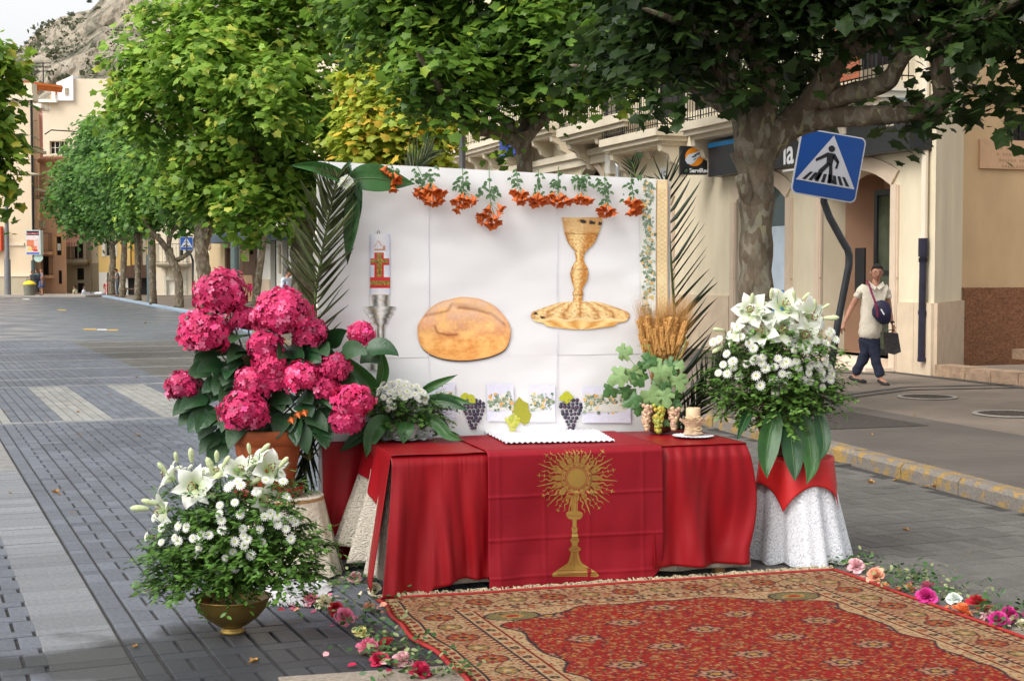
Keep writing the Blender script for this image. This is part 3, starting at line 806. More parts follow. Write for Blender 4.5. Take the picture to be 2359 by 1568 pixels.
# balconies of the bank
def balcony(parent, fn, k0, k1, z, out=.75, th=.16, mt=None, scroll=True, corb=True, rail=True, h=1.0, step=.12):
 b = MB(); fbox(b, fn, k0, k1, z-th, z, -.02, out); fbox(b, fn, k0+.06, k1-.06, z-th-.1, z-th, -.02, out-.08); fbox(b, fn, k0+.12, k1-.12, z-th-.18, z-th-.1, -.02, out-.2)
 s_ = b.build('balcony', mt or M_cream2, parent)
 if corb:
  n = max(2, round((k1-k0)/1.3))
  for i in range(n):
   k = k0+.25+(k1-k0-.5)*i/(n-1); c = MB()
   prof = [(0, 0), (out*.75, 0), (out*.72, -.12), (out*.5, -.2), (out*.42, -.34), (out*.2, -.42), (out*.12, -.58), (0, -.62)]
   vs = [fn(k-.09, z-th-.18+q, o) for o, q in prof]+[fn(k+.09, z-th-.18+q, o) for o, q in prof]; m_ = len(prof)
   c.add(vs, [list(range(m_)), list(range(m_, 2*m_))[::-1]]+[[i2, (i2+1) % m_, m_+(i2+1) % m_, m_+i2] for i2 in range(m_)])
   c.build('corbel', mt or M_cream2, s_)
 if rail: railing(fn, s_, k0+.05, k1-.05, z, h, out-.06, scroll=scroll, step=step)
 return s_
zB = Z(2068, 196); kB0 = K(2111, 200);
balcony(bank, FW, kB0, kB0+3.3, zB)
kB1 = K(1586, 300); balcony(bank, FW, kB1, kB1+3.2, Z(1586, 296))
balcony(bank, FW, kB0+4.3, kB0+7.2, zB)
# terracotta roll blind hung over the balcony rail, slat by slat
kb0, kb1 = K(2075, 130), K(1990, 130)
for i in range(26):
 b = MB(); z0 = zB+.08+i*.075; fbox(b, FW, min(kb0, kb1), max(kb0, kb1), z0, z0+.066, .735, .755); b.build('blind_slat', mat('blind_terracotta', lin(150, 84, 58), .7, .15, 5), bank)
# rain pipes
b = MB(); a = FW(K(2138, 400), 12, .08); c = FW(K(2138, 545), Z(2138, 549), .08); b.tube([a, c], .055, 10); b.build('rain_pipe', M_cream2, bank)
b = MB(); kp = K(2138, 549); zt = Z(2138, 549)
b.tube([FW(kp, zt, .09), FW(kp, zt-.28, .09)], .075, 10); b.tube([FW(kp, zt-.28, .09), FW(kp, .35, .10)], .055, 10)
for z in (zt-.3, 1.9, 1.1, .38): b.tube([FW(kp, z, .09), FW(kp, z-.06, .09)], .068, 10)
b.build('rain_pipe', mat('pipe_iron', (.016, .014, .03, 1), .35, .4, 6), bank)
# bank fascia sign (thing): black board with blue strip and white lettering
kS0, kS1 = K(2107, 351, .3), K(1631, 401, .3); zS0 = Z(2107, 351, .3); zS1 = Z(1631, 331, .3)
zS0b = Z(1631, 401, .3); zS0 = (zS0+zS0b)/2
sg = thing('shop_fascia', 'long black bank fascia board with blue top strip and white lettering above the arches', 'shop sign', FW((kS0+kS1)/2, zS0, .2))
b = MB(); fbox(b, FW, kS0+.12, kS1, zS0, zS1-.09, .02, .3); b.build('board', mat('fascia_black', (.022, .022, .026, 1), .35, .15, 2), sg)
b = MB(); fbox(b, FW, kS0+.0, kS0+.12, zS0-.02, zS1, .0, .32); b.build('end_cap', M_fr, sg)
b = MB(); fbox(b, FW, kS0+.12, kS1, zS1-.09, zS1, .02, .31); b.build('blue_strip', mat('fascia_blue', lin(20, 140, 215), .4, .05, 2), sg)
def put_text(txt, size, origin, xdir, ydir, m, parent, name='lettering', align='LEFT', shear=0, bold=0, out=.004):
 vs, fs = text_mesh(txt, size, align, shear, bold); xd = Vector(xdir).normalized(); yd = Vector(ydir).normalized(); n = xd.cross(yd)
 b = MB(); b.add([Vector(origin)+xd*v.x+yd*v.y+n*out for v in vs], fs); return b.build(name, m, parent)
M_white = mat('white_letter', (.8, .8, .8, 1), .5, .03, 3)
kT = K(1803, 345, .3); zT = Z(1832, 350, .3)
put_text('la C', .62, FW(kT, zT, .3), -RB, (0, 0, 1), M_white, sg, bold=.012)
b = MB(); fbox(b, FW, kT-1.2, kT, zT-.32, zT-.29, .3, .304); b.build('underline', M_white, sg)
# projecting square sign facing down the street
pS = P(1566, 402, FW(K(1629, 400), 0).y - .4); yS = pS.y; pE = P(1629, 402, yS); zt_ = P(1566, 337, yS).z
ps = thing('projecting_sign', 'square black ServiRed card sign with orange disc and white hand at the end of the fascia', 'sign', Vector(((pS.x+pE.x)/2, yS, pS.z)))
ps['label'] = 'square black sign with orange disc and shaking white hands at the end of the fascia'
b = MB(); b.box(pS.x, pE.x, yS, yS+.22, pS.z, zt_); b.build('case', mat('sign_black', (.012, .012, .013, 1), .4), ps)
wS = pE.x-pS.x; cxS = pS.x+wS*.52; czS = pS.z+(zt_-pS.z)*.62; R_ = wS*.34
b = MB(); b.poly([(cxS+R_*cos(t*pi/16), yS-.004, czS+R_*sin(t*pi/16)) for t in range(32)]); b.build('orange_disc', mat('disc_orange', lin(235, 140, 10), .5, .03, 3), ps)
def sx(u, v): return (cxS+R_*u, yS-.008, czS+R_*v)
b = MB(); b.poly([sx(*p) for p in [(-1, -.35), (-.7, .25), (-.25, .35), (.75, .75), (.98, .25), (.35, -.1), (.05, -.55), (-.3, -.8), (-.75, -.75)]]); b.build('white_hands', mat('hand_white', lin(205, 215, 225), .5, .05, 3), ps)
b = MB()
for p in ([(.0, .22), (.85, .62), (.9, .5), (.02, .08)], [(-.3, .0), (.12, .2), (.2, .08), (-.2, -.12)], [(-.1, -.3), (.2, -.1), (.15, -.2), (-.1, -.42)]):
 b.poly([(q[0], q[1]-.003, q[2]) for q in [sx(*r) for r in p]])
b.build('hand_lines', M_fr, ps)
put_text('ServiRed', wS*.2, (pS.x+wS*.34, yS-.004, pS.z+(zt_-pS.z)*.13), (1, 0, 0), (0, 0, 1), M_white, ps, bold=.006)
b = MB(); cc = (pS.x+wS*.22, pS.z+(zt_-pS.z)*.13)
b.lathe([(wS*.07, 0), (wS*.085, 0)], (0, 0, 0), 20); b.v = [(cc[0]+x, yS-.006, cc[1]+y) for x, y, z in b.v]
b.box(cc[0]-wS*.06, cc[0]+wS*.06, yS-.008, yS-.004, cc[1]-.008, cc[1]+.008); b.box(cc[0]-.008, cc[0]+.008, yS-.008, yS-.004, cc[1]-wS*.06, cc[1]+wS*.06)
b.build('round_mark', mat('mark_green', lin(120, 150, 110), .5), ps)
# house number
q = FK(1528, 408); put_text('15', .3, FW(q[0]+.12, q[1], .02), -RB, (0, 0, 1), mat('number_dark', (.05, .05, .06, 1), .6), setp(thing('house_number', 'small white house number plate 15 on the cream wall above the panel', 'number plate', FW(q[0], q[1], .01))), name='digits')
b = MB(); fbox(b, FW, q[0]-.22, q[0]+.18, q[1]-.2, q[1]+.2, .002, .018); hn = b.build('plate', mat('plate_white', (.6, .6, .58, 1), .5), [o for o in COL.objects if o.name.startswith('house_number')][0])

# ---- arched building further left (same row)
arch = thing('arcade_building', 'cream building with arched windows, long corbelled balcony and iron railings', 'building', FW((KE+R2K)/2, 0))
zc = (Z(1225, 376)+Z(1459, 333))/2
aA, aB = K(1398, 400), K(1327, 400); zA = Z(1362, 383)
aC = aB+ (aB-aA)*1.05+.5
ops = [(aA, aB, .4, zA, (aB-aA)/2), (aB+1.2, aB+1.2+(aB-aA), .4, zA, (aB-aA)/2), (aB+4.2, aB+4.2+(aB-aA), .4, zA, (aB-aA)/2),
    (K(1440, 250), K(1385, 250), zc+1.3, zc+3.8), (K(1360, 250)+.2, K(1310, 250)+.3, zc+1.3, zc+3.8), (K(1245, 250), K(1200, 250), zc+1.3, zc+3.8)]
ops = [(min(o[0], o[1]), max(o[0], o[1]), *o[2:]) for o in ops if max(o[0], o[1]) < R2K]
wall(FW, KE, R2K, 0, 11, ops, M_cream, arch, depth=.4)
for o in ops:
 if len(o) > 4:
  surround(FW, arch, o[0], o[1], .3, o[3], o[4], .16, M_trim); window(FW, arch, o[0], o[1], o[2], o[3], .3, M_wood, M_void, 1, 2)
 else: window(FW, arch, o[0], o[1], o[2], o[3], .2, mat('orange_wood', lin(150, 90, 45), .6, .2, 6), M_void, 2, 1)
b = MB(); fbox(b, FW, KE+.02, R2K, zc-.32, zc, -.02, .12); fbox(b, FW, KE+.02, R2K, zc-.12, zc+.03, .12, .2); b.build('cornice', M_cream2, arch)
zb1 = Z(1437, 262, .0)
kb_ = K(1437, 262, .8)
balcony(arch, FW, kb_, kb_+4.2, Z(1400, 268, .8), .85, .2)
balcony(arch, FW, kb_+5.2, R2K-.1, Z(1071, 338, .7), .75, .14, step=.16)
# drain pipe and meter box
kp = K(1431, 330); b = MB(); b.tube([FW(kp, 10, .1), FW(kp, zc+.25, .1), FW(kp+.12, zc-.05, .24), FW(kp-.1, zc-.5, .12), FW(kp-.1, .3, .1)], .06, 8)
b.build('drain_pipe', mat('zinc', (.45, .46, .48, 1), .35, .1, 4, metal=.6), arch)
b = MB(); q = FK(1411, 372); fbox(b, FW, q[0]-.15, q[0]+.15, q[1]-.3, q[1]+.25, 0, .14); b.build('meter_box', mat('box_grey', lin(214, 210, 200), .6), arch)
# flag cloth hung from the balcony
q0 = FK(1153, 308, .78); q1 = FK(1189, 358, .78)
fg = thing('hanging_banner', 'blue and red cloth banner hanging from the balcony behind the middle tree', 'banner', FW((q0[0]+q1[0])/2, q1[1], .8))
b = MB(); b.grid(lambda u, v: FW(q1[0]+(q0[0]-q1[0])*u, q1[1]+(q0[1]-q1[1])*v, .8+.03*sin(u*9)), 12, 10); b.build('blue_cloth', mat('banner_blue', lin(48, 66, 140), .8, .3, 5), fg, smooth=True, thick=.004)
b = MB(); b.grid(lambda u, v: FW(q1[0]+(q0[0]-q1[0])*(.15+u*.55), q0[1]-.35+.4*v, .83+.03*sin(u*9)), 8, 5); b.build('red_cloth', mat('banner_red', lin(150, 25, 35), .8, .2, 5), fg, smooth=True, thick=.004)

# ---- brown corner building at far right
cb = thing('corner_building', 'tan rendered house with rough pebbledash base at the right edge', 'building', C1 + Vector((2, 1, 0)))
WD = Vector((.93, .37, 0)).normalized(); WNn = Vector((WD.y, -WD.x, 0))
def FC(k, z, out=0.0): return C1 + WD*k + WNn*out + Vector((0, 0, z))
def CK(px, py, out=0): q = onplane(px, py, FC(0, 0, out), WNn)-C1; return q.dot(WD), q.z
zd = CK(2300, 665)[1]
k1, z1 = CK(2312, 330); k2, z2 = CK(2420, 400)
wall(FC, 0, 9, 0, 12, [(k1, k1+1.1, z1-.3, z1+.5)], M_tan, cb)
b = MB(); b.grid(lambda u, v: FC(8.9*u, .02+zd*v, .045+.012*noise.noise(Vector((u*70, v*20, 0)))), 60, 16); b.build('pebbledash_dado', M_dado, cb)
b = MB(); fbox(b, FC, 0, 8.9, zd, zd+.02, 0, .045); b.build('dado_ledge', M_dado, cb)
window(FC, cb, k1, k1+1.1, z1-.3, z1+.5, .2, M_black, M_void, 6, 0, fw=.03)
p0 = CK(2252, 388); p1 = CK(2346, 325)
b = MB(); fbox(b, FC, p0[0], p1[0]+.15, p0[1], p1[1], 0, .05); fbox(b, FC, p0[0]+.35, p1[0]-.3, p1[1], p1[1]+.12, 0, .05); pl = b.build('wall_plaque', mat('plaque', lin(188, 152, 118), .8, .08, 5), cb)
b = MB()
for r in range(4):
 for k in range(9):
  if (r*9+k) % 7 == 3: continue
  x = p0[0]+.3+k*.06+r*.05; fbox(b, FC, x, x+.035, p1[1]-.16-r*.1, p1[1]-.12-r*.1, .05, .053)
b.build('carved_lettering', mat('carving', lin(160, 126, 96), .8), pl, kind='stuff')
# cables
b = MB(); a = CK(2231+0, 195);
pts = [FW(.2, Z(2150, 190), .08), C1+Vector((0, 0, CK(2232, 200)[1]))+WNn*.06] + [FC(k, CK(2232, 200)[1]-.25+.02*sin(k*2), .05) for k in (1, 2.5, 4, 6, 9)]
b.tube(pts, .025, 6); b.tube([p+Vector((0, 0, .06)) for p in pts], .015, 5)
setp(b.build('wall_cable', M_black), 'thick black cable running along the tan wall under the leaves', 'cable')
# raised stone edge and steps in front of it
b = MB()
e0, e1 = G(2150, 866, WZ), G(2420, 896, WZ); d = (e1-e0); Ls = d.length; d.normalize(); nn = Vector((-d.y, d.x, 0))
st_ = thing('stone_ledge', 'low rough stone ledge along the foot of the pebbledash wall', 'ledge', e0)
i = 0; x = 0.02
while x < Ls:
 l = random.uniform(.5, .8); b = MB(); b.obox(e0+d*x, d*(l-.015), nn*.35, (0, 0, .17+random.uniform(-.01, .01))); b.build('ledge_stone', mat('ledge_rock', lin(158, 132, 108), .9, .25, 8, 1, 40), st_); x += l
b = MB(); b.obox(e0+nn*.35+d*.1, d*(Ls+2), nn*4.5, (0, 0, .15)); b.build('ledge_top', M_side, st_)
b = MB(); e2 = G(2330, 826, WZ+.17); b.obox(Vector((e2.x, e2.y, WZ+.17)), d*2.2, nn*.8, (0, 0, .16)); b.build('step', MATS['ledge_rock'], st_)
# ---- far row on the right side of the street (second frame)
def K2(px, py, out=0): return FK2(px, py, out)[0]
def Z2(px, py, out=0): return FK2(px, py, out)[1]
M_wht = mat('white_render', lin(226, 222, 210), .8, .05, 1)
M_yellow = mat('render_yellow', lin(226, 190, 120), .85, .05, .6)
M_terra = mat('render_terracotta', lin(212, 166, 132), .88, .07, .6)
M_grey = mat('render_grey', lin(176, 164, 140), .9, .1, .5)
M_beige = mat('render_beige', lin(218, 204, 180), .9, .08, .4)
M_pinkw = mat('render_pink', lin(214, 160, 150), .9, .06, .6)
M_brown = mat('brown_cladding', (.105, .055, .03, 1), .7, .3, 3, stretch=(3, 3, .3))
M_beige2 = mat('infill_beige', lin(190, 168, 130), .85, .06, 1)
# white building
kA, kB = K2(745, 500), K2(592, 500)
ww = thing('white_building', 'white rendered building with tall dark doors beyond the leaning plane tree', 'building', FW2((kA+kB)/2, 0))
zt = Z2(610, 473)
d1a, d1b = K2(636, 560), K2(622, 560); d2a, d2b = K2(664, 560), K2(650, 560)
ops = [(d1a, d1b, .3, Z2(630, 520)), (d2a, d2b, 1.0, Z2(656, 518)), (kA+1, kA+2.2, .3, 3.3)]
wall(FW2, 0, kB, 0, zt, ops, M_wht, ww, depth=.35)
b = MB(); fbox(b, FW2, .2, kB+.1, zt-.02, zt+.35, -.3, 1.1); b.build('roof_slab', M_wht, ww)
wall(FW2, 0, kB, zt+.35, 11, [], M_cream, ww, name='upper_wall')
for o in ops: window(FW2, ww, *o, .3, M_fr, M_void, 1, 3, 'door')
b = MB(); fbox(b, FW2, 0, kB, 0, 1.35, 0, .05);
b2 = MB(); fbox(b2, FW2, d1b+.02, kB, 0, 1.3, .0, .05); b2.build('stone_base', M_stone, ww)
b = MB(); fbox(b, FW2, d2b+.25, d2b+.6, 1.6, 3.0, .0, .05); b.build('notice_board', M_grey, ww)
# brown building under the slate-blue canopy
kC = K2(482, 560)
bw = thing('brown_building', 'dark brown timber clad building under a flat blue-grey canopy', 'building', FW2((kB+kC)/2, 0))
zc2 = Z2(540, 541, 0)
def kx(p): return K2(p, 600)
wall(FW2, kB, kC, 0, 10, [(kx(583), kx(566), 2.6, zc2-.7), (kx(530), kx(521), .1, 3.0), (kx(555), kx(549), 2.9, 4.0), (kx(508), kx(500), 2.2, 4.2)], M_brown, bw, depth=.5)
b = MB(); fbox(b, FW2, kB, kC, 0, 10, -.6, -.55); b.build('dark_inside', M_void, bw)
n = 9
for i in range(n):
 k0 = kB+(kC-kB)*.02+(kx(548)-kB)*i/n; b = MB(); fbox(b, FW2, k0+.02, k0+(kx(548)-kB)/n-.03, 1.55, zc2-1.5, 0, .04); b.build('timber_panel', M_wood, bw)
b = MB(); fbox(b, FW2, kx(583), kx(548), .1, 1.5, 0, .05); fbox(b, FW2, kx(548), kx(520), 1.2, 1.5, 0, .05); b.build('stone_base', mat('base_beige', lin(170, 140, 105), .85, .1, 2), bw)
b = MB(); fbox(b, FW2, kx(576), kx(566)+.6, zc2-1.5, zc2-.8, 0, .06); b.build('beige_panel', M_beige2, bw)
b = MB(); fbox(b, FW2, kx(519), kx(484), .1, zc2-.1, .02, .06); b.build('side_panel', M_beige2, bw)
cz = Z2(545, 541, 1.6)
b = MB(); fbox(b, FW2, K2(589, 541, 1.6), K2(490, 548, 1.6), cz-.32, cz+.12, -.1, 1.9); b.build('canopy', mat('canopy_blue', lin(74, 92, 108), .5, .1, 2), bw)
b = MB(); fbox(b, FW2, K2(589, 541, 1.6), K2(490, 548, 1.6), cz+.12, cz+.2, -.1, 1.86); b.build('canopy_gravel', M_grey, bw)
balcony(bw, FW2, K2(588, 500), K2(562, 500), Z2(575, 520, .8), .9, .22, mt=mat('dark_slab', (.05, .045, .04, 1), .8), corb=False, h=1.1, step=.25)
b = MB(); fbox(b, FW2, K2(570, 480), K2(560, 480), Z2(575, 520)+.2, 9.5, 0, .05); b.build('brick_pier', mat('brick_red', lin(150, 80, 55), .85, .2, 6), bw)
# laundry
lz = Z2(530, 505, .9)
t = thing('white_towel', 'white towel hanging out to dry above the blue-grey canopy', 'laundry', FW2(K2(535, 510), lz-.8, .9))
b = MB(); b.grid(lambda u, v: FW2(K2(543, 510)+(K2(524, 510)-K2(543, 510))*u, lz+.25-1.0*v-.06*abs(sin(u*6)), .9+.05*sin(u*10)), 14, 8); b.build('cloth', mat('towel_white', (.75, .78, .85, 1), .9), t, smooth=True, thick=.01)
t = thing('red_towel', 'small red and beige cloth hanging beside the white towel', 'laundry', FW2(K2(515, 515), lz-1.2, .9))
b = MB(); b.grid(lambda u, v: FW2(K2(521, 510)+(K2(510, 510)-K2(521, 510))*u, lz-1.5*v-.1*abs(sin(u*4)), .88+.05*sin(u*10)), 14, 8); b.build('cloth', mat('towel_beige', lin(176, 150, 118), .9), t, smooth=True, thick=.01)
b = MB(); b.grid(lambda u, v: FW2(K2(521, 510)+(K2(518, 510)-K2(521, 510))*u, lz+.2-1.0*v, .95+.03*sin(u*10)), 6, 8); b.build('red_strip', mat('towel_red', lin(190, 40, 25), .9), t, smooth=True, thick=.01)
# cream gap building and balcony building
kD = K2(442, 620)
gw = thing('narrow_building', 'narrow cream building between the brown one and the balcony one', 'building', FW2((kC+kD)/2, 0))
wall(FW2, kC, kD, 0, 9, [(kC+1, kC+1.8, .1, 3), (kC+3, kC+3.6, 2.2, 4)], M_cream2, gw)
for o in [(kC+1, kC+1.8, .1, 3), (kC+3, kC+3.6, 2.2, 4)]: window(FW2, gw, *o, .2, M_fr, M_void)
b = MB(); fbox(b, FW2, kC, kD, 4.6, 5.1, 0, .25); b.build('cornice', M_cream2, gw)
YB = FW2(kD, 0).y + 3
def fr(d):
 return (lambda k, z, out=0.0: Vector((k, d-out, z)))
def pxz(px, py, d): q = P(px, py, d); return q.x, q.z
f = fr(YB)
def X(px, d): return P(px, 600, d).x
def ZZ(py, d): return P(1000, py, d).z
bb = thing('balcony_building', 'building with a long iron balcony over a shutter with two white doors', 'building', f(X(405, YB), 0))
x0, x1 = X(360, YB), X(446, YB)
zs = ZZ(606, YB)
ops = [(X(383, YB), X(400, YB), .1, ZZ(647, YB)), (X(404, YB), X(423, YB), .1, ZZ(647, YB)), (X(384, YB), X(394, YB), zs+.1, zs+2.6), (X(412, YB), X(424, YB), zs+.1, zs+2.6)]
wall(f, x0, x1, 0, 9, ops, M_beige, bb)
for i, o in enumerate(ops): window(f, bb, *o, .15, M_wht, M_wht if i < 2 else M_void, 0, 1 if i < 2 else 0, 'door' if i < 2 else 'window')
b = MB(); fbox(b, f, X(378, YB), X(383, YB), 0, 3.2, 0, .06); fbox(b, f, X(424, YB), X(430, YB), 0, 3.2, 0, .06); fbox(b, f, X(378, YB), X(430, YB), ZZ(645, YB), ZZ(636, YB), 0, .07); b.build('stone_surround', mat('pale_marble', lin(196, 190, 172), .6, .2, 4), bb)
balcony(bb, f, X(366, YB), X(440, YB), zs, 1.2, .12, mt=M_grey, corb=False, h=1.25, step=.22)
# yellow building
YY = 107.0; f = fr(YY)
yw = thing('yellow_building', 'yellow rendered building with white base behind the far trees', 'building', f(X(300, YY), 0))
x0, x1 = X(227, YY), X(372, YY); zw = ZZ(627, YY)
ops = [(X(243, YY), X(262, YY), ZZ(591, YY), ZZ(552, YY)), (X(240, YY), X(262, YY), ZZ(532, YY), ZZ(500, YY)), (X(246, YY), X(254, YY), -.9, ZZ(628, YY)), (X(300, YY), X(338, YY), ZZ(612, YY), ZZ(540, YY)),
    (X(332, YY)-1.2, X(332, YY)+.2, -.8, ZZ(640, YY))]
wall(f, x0, x1, zw, 12, [o for o in ops if o[2] > zw], M_yellow, yw)
wall(f, x0, x1, -1, zw, [o for o in ops if o[3] <= zw+.2], M_wht, yw, name='white_base')
b = MB(); b.quad(f(x0, -1), f(x0, 12), f(x0, 12, -8), f(x0, -1, -8)); b.build('side_wall', M_yellow, yw)
for i, o in enumerate(ops):
 if i == 3:
  for j in range(3): fw_ = (o[1]-o[0])/3; window(f, yw, o[0]+fw_*j, o[0]+fw_*(j+1), o[2], o[3], .1, M_brown, mat('orange_blind', lin(206, 160, 70), .7, .1, 3) if j < 2 else M_grey, 0, 1)
 else: window(f, yw, *o, .15, M_wht if i < 2 else M_fr, M_void, 1 if i < 2 else 0, 0)
surround(f, yw, *ops[0], 0, .25, M_wht)
b = MB(); fbox(b, f, X(288, YY), X(345, YY), ZZ(640, YY), ZZ(612, YY), 0, .3); b.build('brown_canopy', M_brown, yw)
b = MB(); fbox(b, f, X(238, YY), X(268, YY), ZZ(536, YY), ZZ(530, YY), 0, .5); b.build('sill', M_wht, yw)
# awning building
YA = 109.0; f = fr(YA)
aw = thing('awning_building', 'narrow grey house with a striped awning over its balcony', 'building', f(X(190, YA), -.8))
x0, x1 = X(153, YA), X(228, YA); zm = ZZ(606, YA)
dz = ZZ(598, YA)
oo = [(X(165, YA), X(192, YA), dz+.05, ZZ(560, YA)), (X(177, YA), X(193, YA), ZZ(645, YA), ZZ(618, YA)), (X(178, YA), X(193, YA), -.8, ZZ(652, YA)), (X(170, YA), X(190, YA), ZZ(524, YA), ZZ(505, YA))]
wall(f, x0, x1, zm, 9.6, [o for o in oo if o[2] > zm], M_beige, aw, name='upper_wall')
wall(f, x0, x1, -1, zm, [o for o in oo if o[3] < zm], M_grey, aw)
for i, o in enumerate(oo): window(f, aw, *o, .2, M_fr if i else M_wht, M_void, 1, 0 if i < 3 else 0)
balcony(aw, f, X(160, YA), X(208, YA), dz, .9, .2, mt=M_grey, corb=False, h=1.5, step=.25)
b = MB(); a0, a1 = X(173, YA), X(200, YA); za, zb_ = ZZ(528, YA), ZZ(559, YA); ns = 16
for i in range(ns):
 k0 = a0+(a1-a0)*i/ns; k1_ = a0+(a1-a0)*(i+1)/ns; c0 = X(162, YA)+(X(190, YA)-X(162, YA))*i/ns; c1 = X(162, YA)+(X(190, YA)-X(162, YA))*(i+1)/ns
 mi = i % 2
 b.quad(f(k0, za, .05), f(k1_, za, .05), f(c1, zb_, 1.3), f(c0, zb_, 1.3), mi); b.quad(f(c0, zb_, 1.3), f(c1, zb_, 1.3), f(c1, zb_-.3, 1.3), f(c0, zb_-.3, 1.3), mi)
b.build('awning', [mat('awning_red', lin(176, 58, 48), .8, .08, 5), mat('awning_cream', lin(232, 214, 190), .8, .05, 5)], aw)
b = MB(); b.tube([f(x1-.6, -1, .1), f(x1-.6, 9, .1)], .06, 6); b.tube([f(x0+.6, 2, .1), f(x0+.6, 9, .1)], .06, 6); b.build('rain_pipe', M_grey, aw)
# terracotta building
YT = 106.0; f = fr(YT)
tw = thing('terracotta_building', 'orange-pink house with tiled eaves beside the lit poster box', 'building', f(X(130, YT), 0))
x0, x1 = X(94, YT), X(153, YT); zt = ZZ(372, YT)
oo = [(X(131, YT), X(142, YT), ZZ(588, YT), ZZ(545, YT)), (X(134, YT), X(142, YT), ZZ(656, YT), ZZ(623, YT)), (X(134, YT), X(147, YT), ZZ(520, YT), ZZ(495, YT)), (X(104, YT), X(112, YT), ZZ(488, YT), ZZ(452, YT)), (X(98, YT), X(112, YT), ZZ(637, YT), ZZ(590, YT))]
wall(f, x0, x1, 0, zt, oo, M_terra, tw)
for i, o in enumerate(oo): window(f, tw, *o, .2, M_fr, M_void, 0, 0 if i != 1 else 7)
b = MB(); fbox(b, f, oo[0][0]+.05, oo[0][1]-.05, ZZ(577, YT), ZZ(561, YT), -.12, .02); b.build('white_panel', M_wht, tw)
surround(f, tw, *oo[0], 0, .22, mat('terra_trim', lin(220, 170, 120), .8, .05, 2))
rf = thing('x', None, None, (0, 0, 0)); bpy.data.objects.remove(rf)
def tile_eaves(fn, parent, k0, k1, z, out=.5, n=None):
 n = n or max(4, round((k1-k0)/.35)); r = MB()
 for i in range(n):
  k = k0+(k1-k0)*(i+.5)/n; r.tube([fn(k, z+.25, -1.2), fn(k, z, out)], (k1-k0)/n*.5, 6)
 return r.build('roof_tiles', mat('roof_tile', lin(170, 120, 90), .9, .2, 4), parent)
tile_eaves(f, tw, x0, x1, zt)
b = MB(); fbox(b, f, X(94, YT), X(125, YT), ZZ(634, YT)-.2, ZZ(634, YT), 0, 1.2); b.build('balcony', M_terra, tw); railing(f, tw, X(96, YT), X(123, YT), ZZ(634, YT), 1.3, 1.1, step=.5)
b = MB(); fbox(b, f, X(94, YT), X(123, YT), ZZ(580, YT)-.2, ZZ(580, YT), 0, 1.0); b.build('balcony', M_terra, tw); railing(f, tw, X(96, YT), X(121, YT), ZZ(580, YT), 1.3, .9, step=.5)
for py in (455,):
 b = MB(); fbox(b, f, X(94, YT), X(108, YT), ZZ(455, YT)-.15, ZZ(455, YT), 0, 1.3); b.build('balcony', M_grey, tw); railing(f, tw, X(95, YT), X(106, YT), ZZ(455, YT), 1.6, 1.2, step=.4)
b = MB(); fbox(b, f, X(96, YT), X(106, YT), ZZ(526, YT), ZZ(509, YT), 0, .5); b.build('air_conditioner', M_grey, tw)
b = MB(); fbox(b, f, x0, x1, 0, .8, 0, .06); b.build('base_course', M_terra, tw)
# tall cream building at the left edge
YC = 103.0; f = fr(YC)
cw = thing('tall_cream_building', 'tall plain cream building at the left end of the street', 'building', f(X(20, YC), 0))
x0, x1 = X(-260, YC), X(77, YC); zt = ZZ(232, YC)
wall(f, x0, x1, 0, zt, [], M_terra if 0 else mat('render_peach', lin(220, 198, 168), .88, .05, .4), cw)
b = MB(); b.quad(f(x1, 0), f(x1, zt), f(x1-2.3, zt, -9), f(x1-2.3, 0, -9)); b.build('side_wall', mat('render_side', lin(196, 166, 138), .88, .1, .4), cw)
b = MB(); fbox(b, f, x0, x1+.2, zt, zt+.5, -1, .25); fbox(b, f, x0, x1+.1, zt+.5, zt+1.2, -1, .1); b.build('cornice', M_beige, cw)
b = MB(); fbox(b, f, x0, x1+.02, ZZ(637, YC), ZZ(631, YC), 0, .12); fbox(b, f, x0, X(57, YC), ZZ(566, YC), ZZ(560, YC), 0, .12); b.build('string_course', M_beige, cw)
b = MB(); fbox(b, f, x0, x1, 0, ZZ(637, YC), 0, .05); b.build('base_course', M_grey, cw)
for py in (335, 425):
 b = MB(); z = ZZ(py+8, YC); fbox(b, f, X(77, YC), X(86, YC), z-.2, z, -2.4, -.4); b.build('balcony', M_grey, cw); railing(f, cw, X(78, YC), X(85, YC), z, 2.0, -.45, sides=False, step=.25)
b = MB(); b.tube([f(X(79, YC), 0, .12), f(X(79, YC), zt, .12)], .09, 6); b.build('rain_pipe', M_black, cw)
b = MB(); fbox(b, f, X(-30, YC), X(10, YC), ZZ(578, YC), ZZ(522, YC), .1, .6); b.build('red_awning', mat('awning_plain_red', lin(200, 80, 50), .8), cw)
# pink and grey buildings behind
YP = 112.0; f = fr(YP)
pw = thing('pink_building', 'pale pink house rising behind the cream building', 'building', f(X(95, YP), 0))
wall(f, X(70, YP), X(103, YP), 0, ZZ(250, YP), [], M_pinkw, pw)
b = MB(); fbox(b, f, X(70, YP), X(103, YP), ZZ(250, YP), ZZ(240, YP), -2, .3); b.build('parapet', M_wht, pw)
for py in (262, 250):
 railing(f, pw, X(80, YP), X(118, YP), ZZ(py, YP), .8, .2, sides=False, step=.3); break
YG = 118.0; f = fr(YG)
gb = thing('grey_building', 'big blank beige building with a white roof cube below the mountain', 'building', f(X(170, YG), 0))
wall(f, X(98, YG), X(330, YG), 0, ZZ(232, YG), [(X(118, YG), X(160, YG), ZZ(355, YG), ZZ(325, YG))], M_beige, gb)
window(f, gb, X(118, YG), X(160, YG), ZZ(355, YG), ZZ(325, YG), .3, M_wht, M_void, 3, 1)
wall(f, X(176, YG), X(330, YG), ZZ(232, YG), ZZ(182, YG), [], M_beige, gb, name='roof_block')
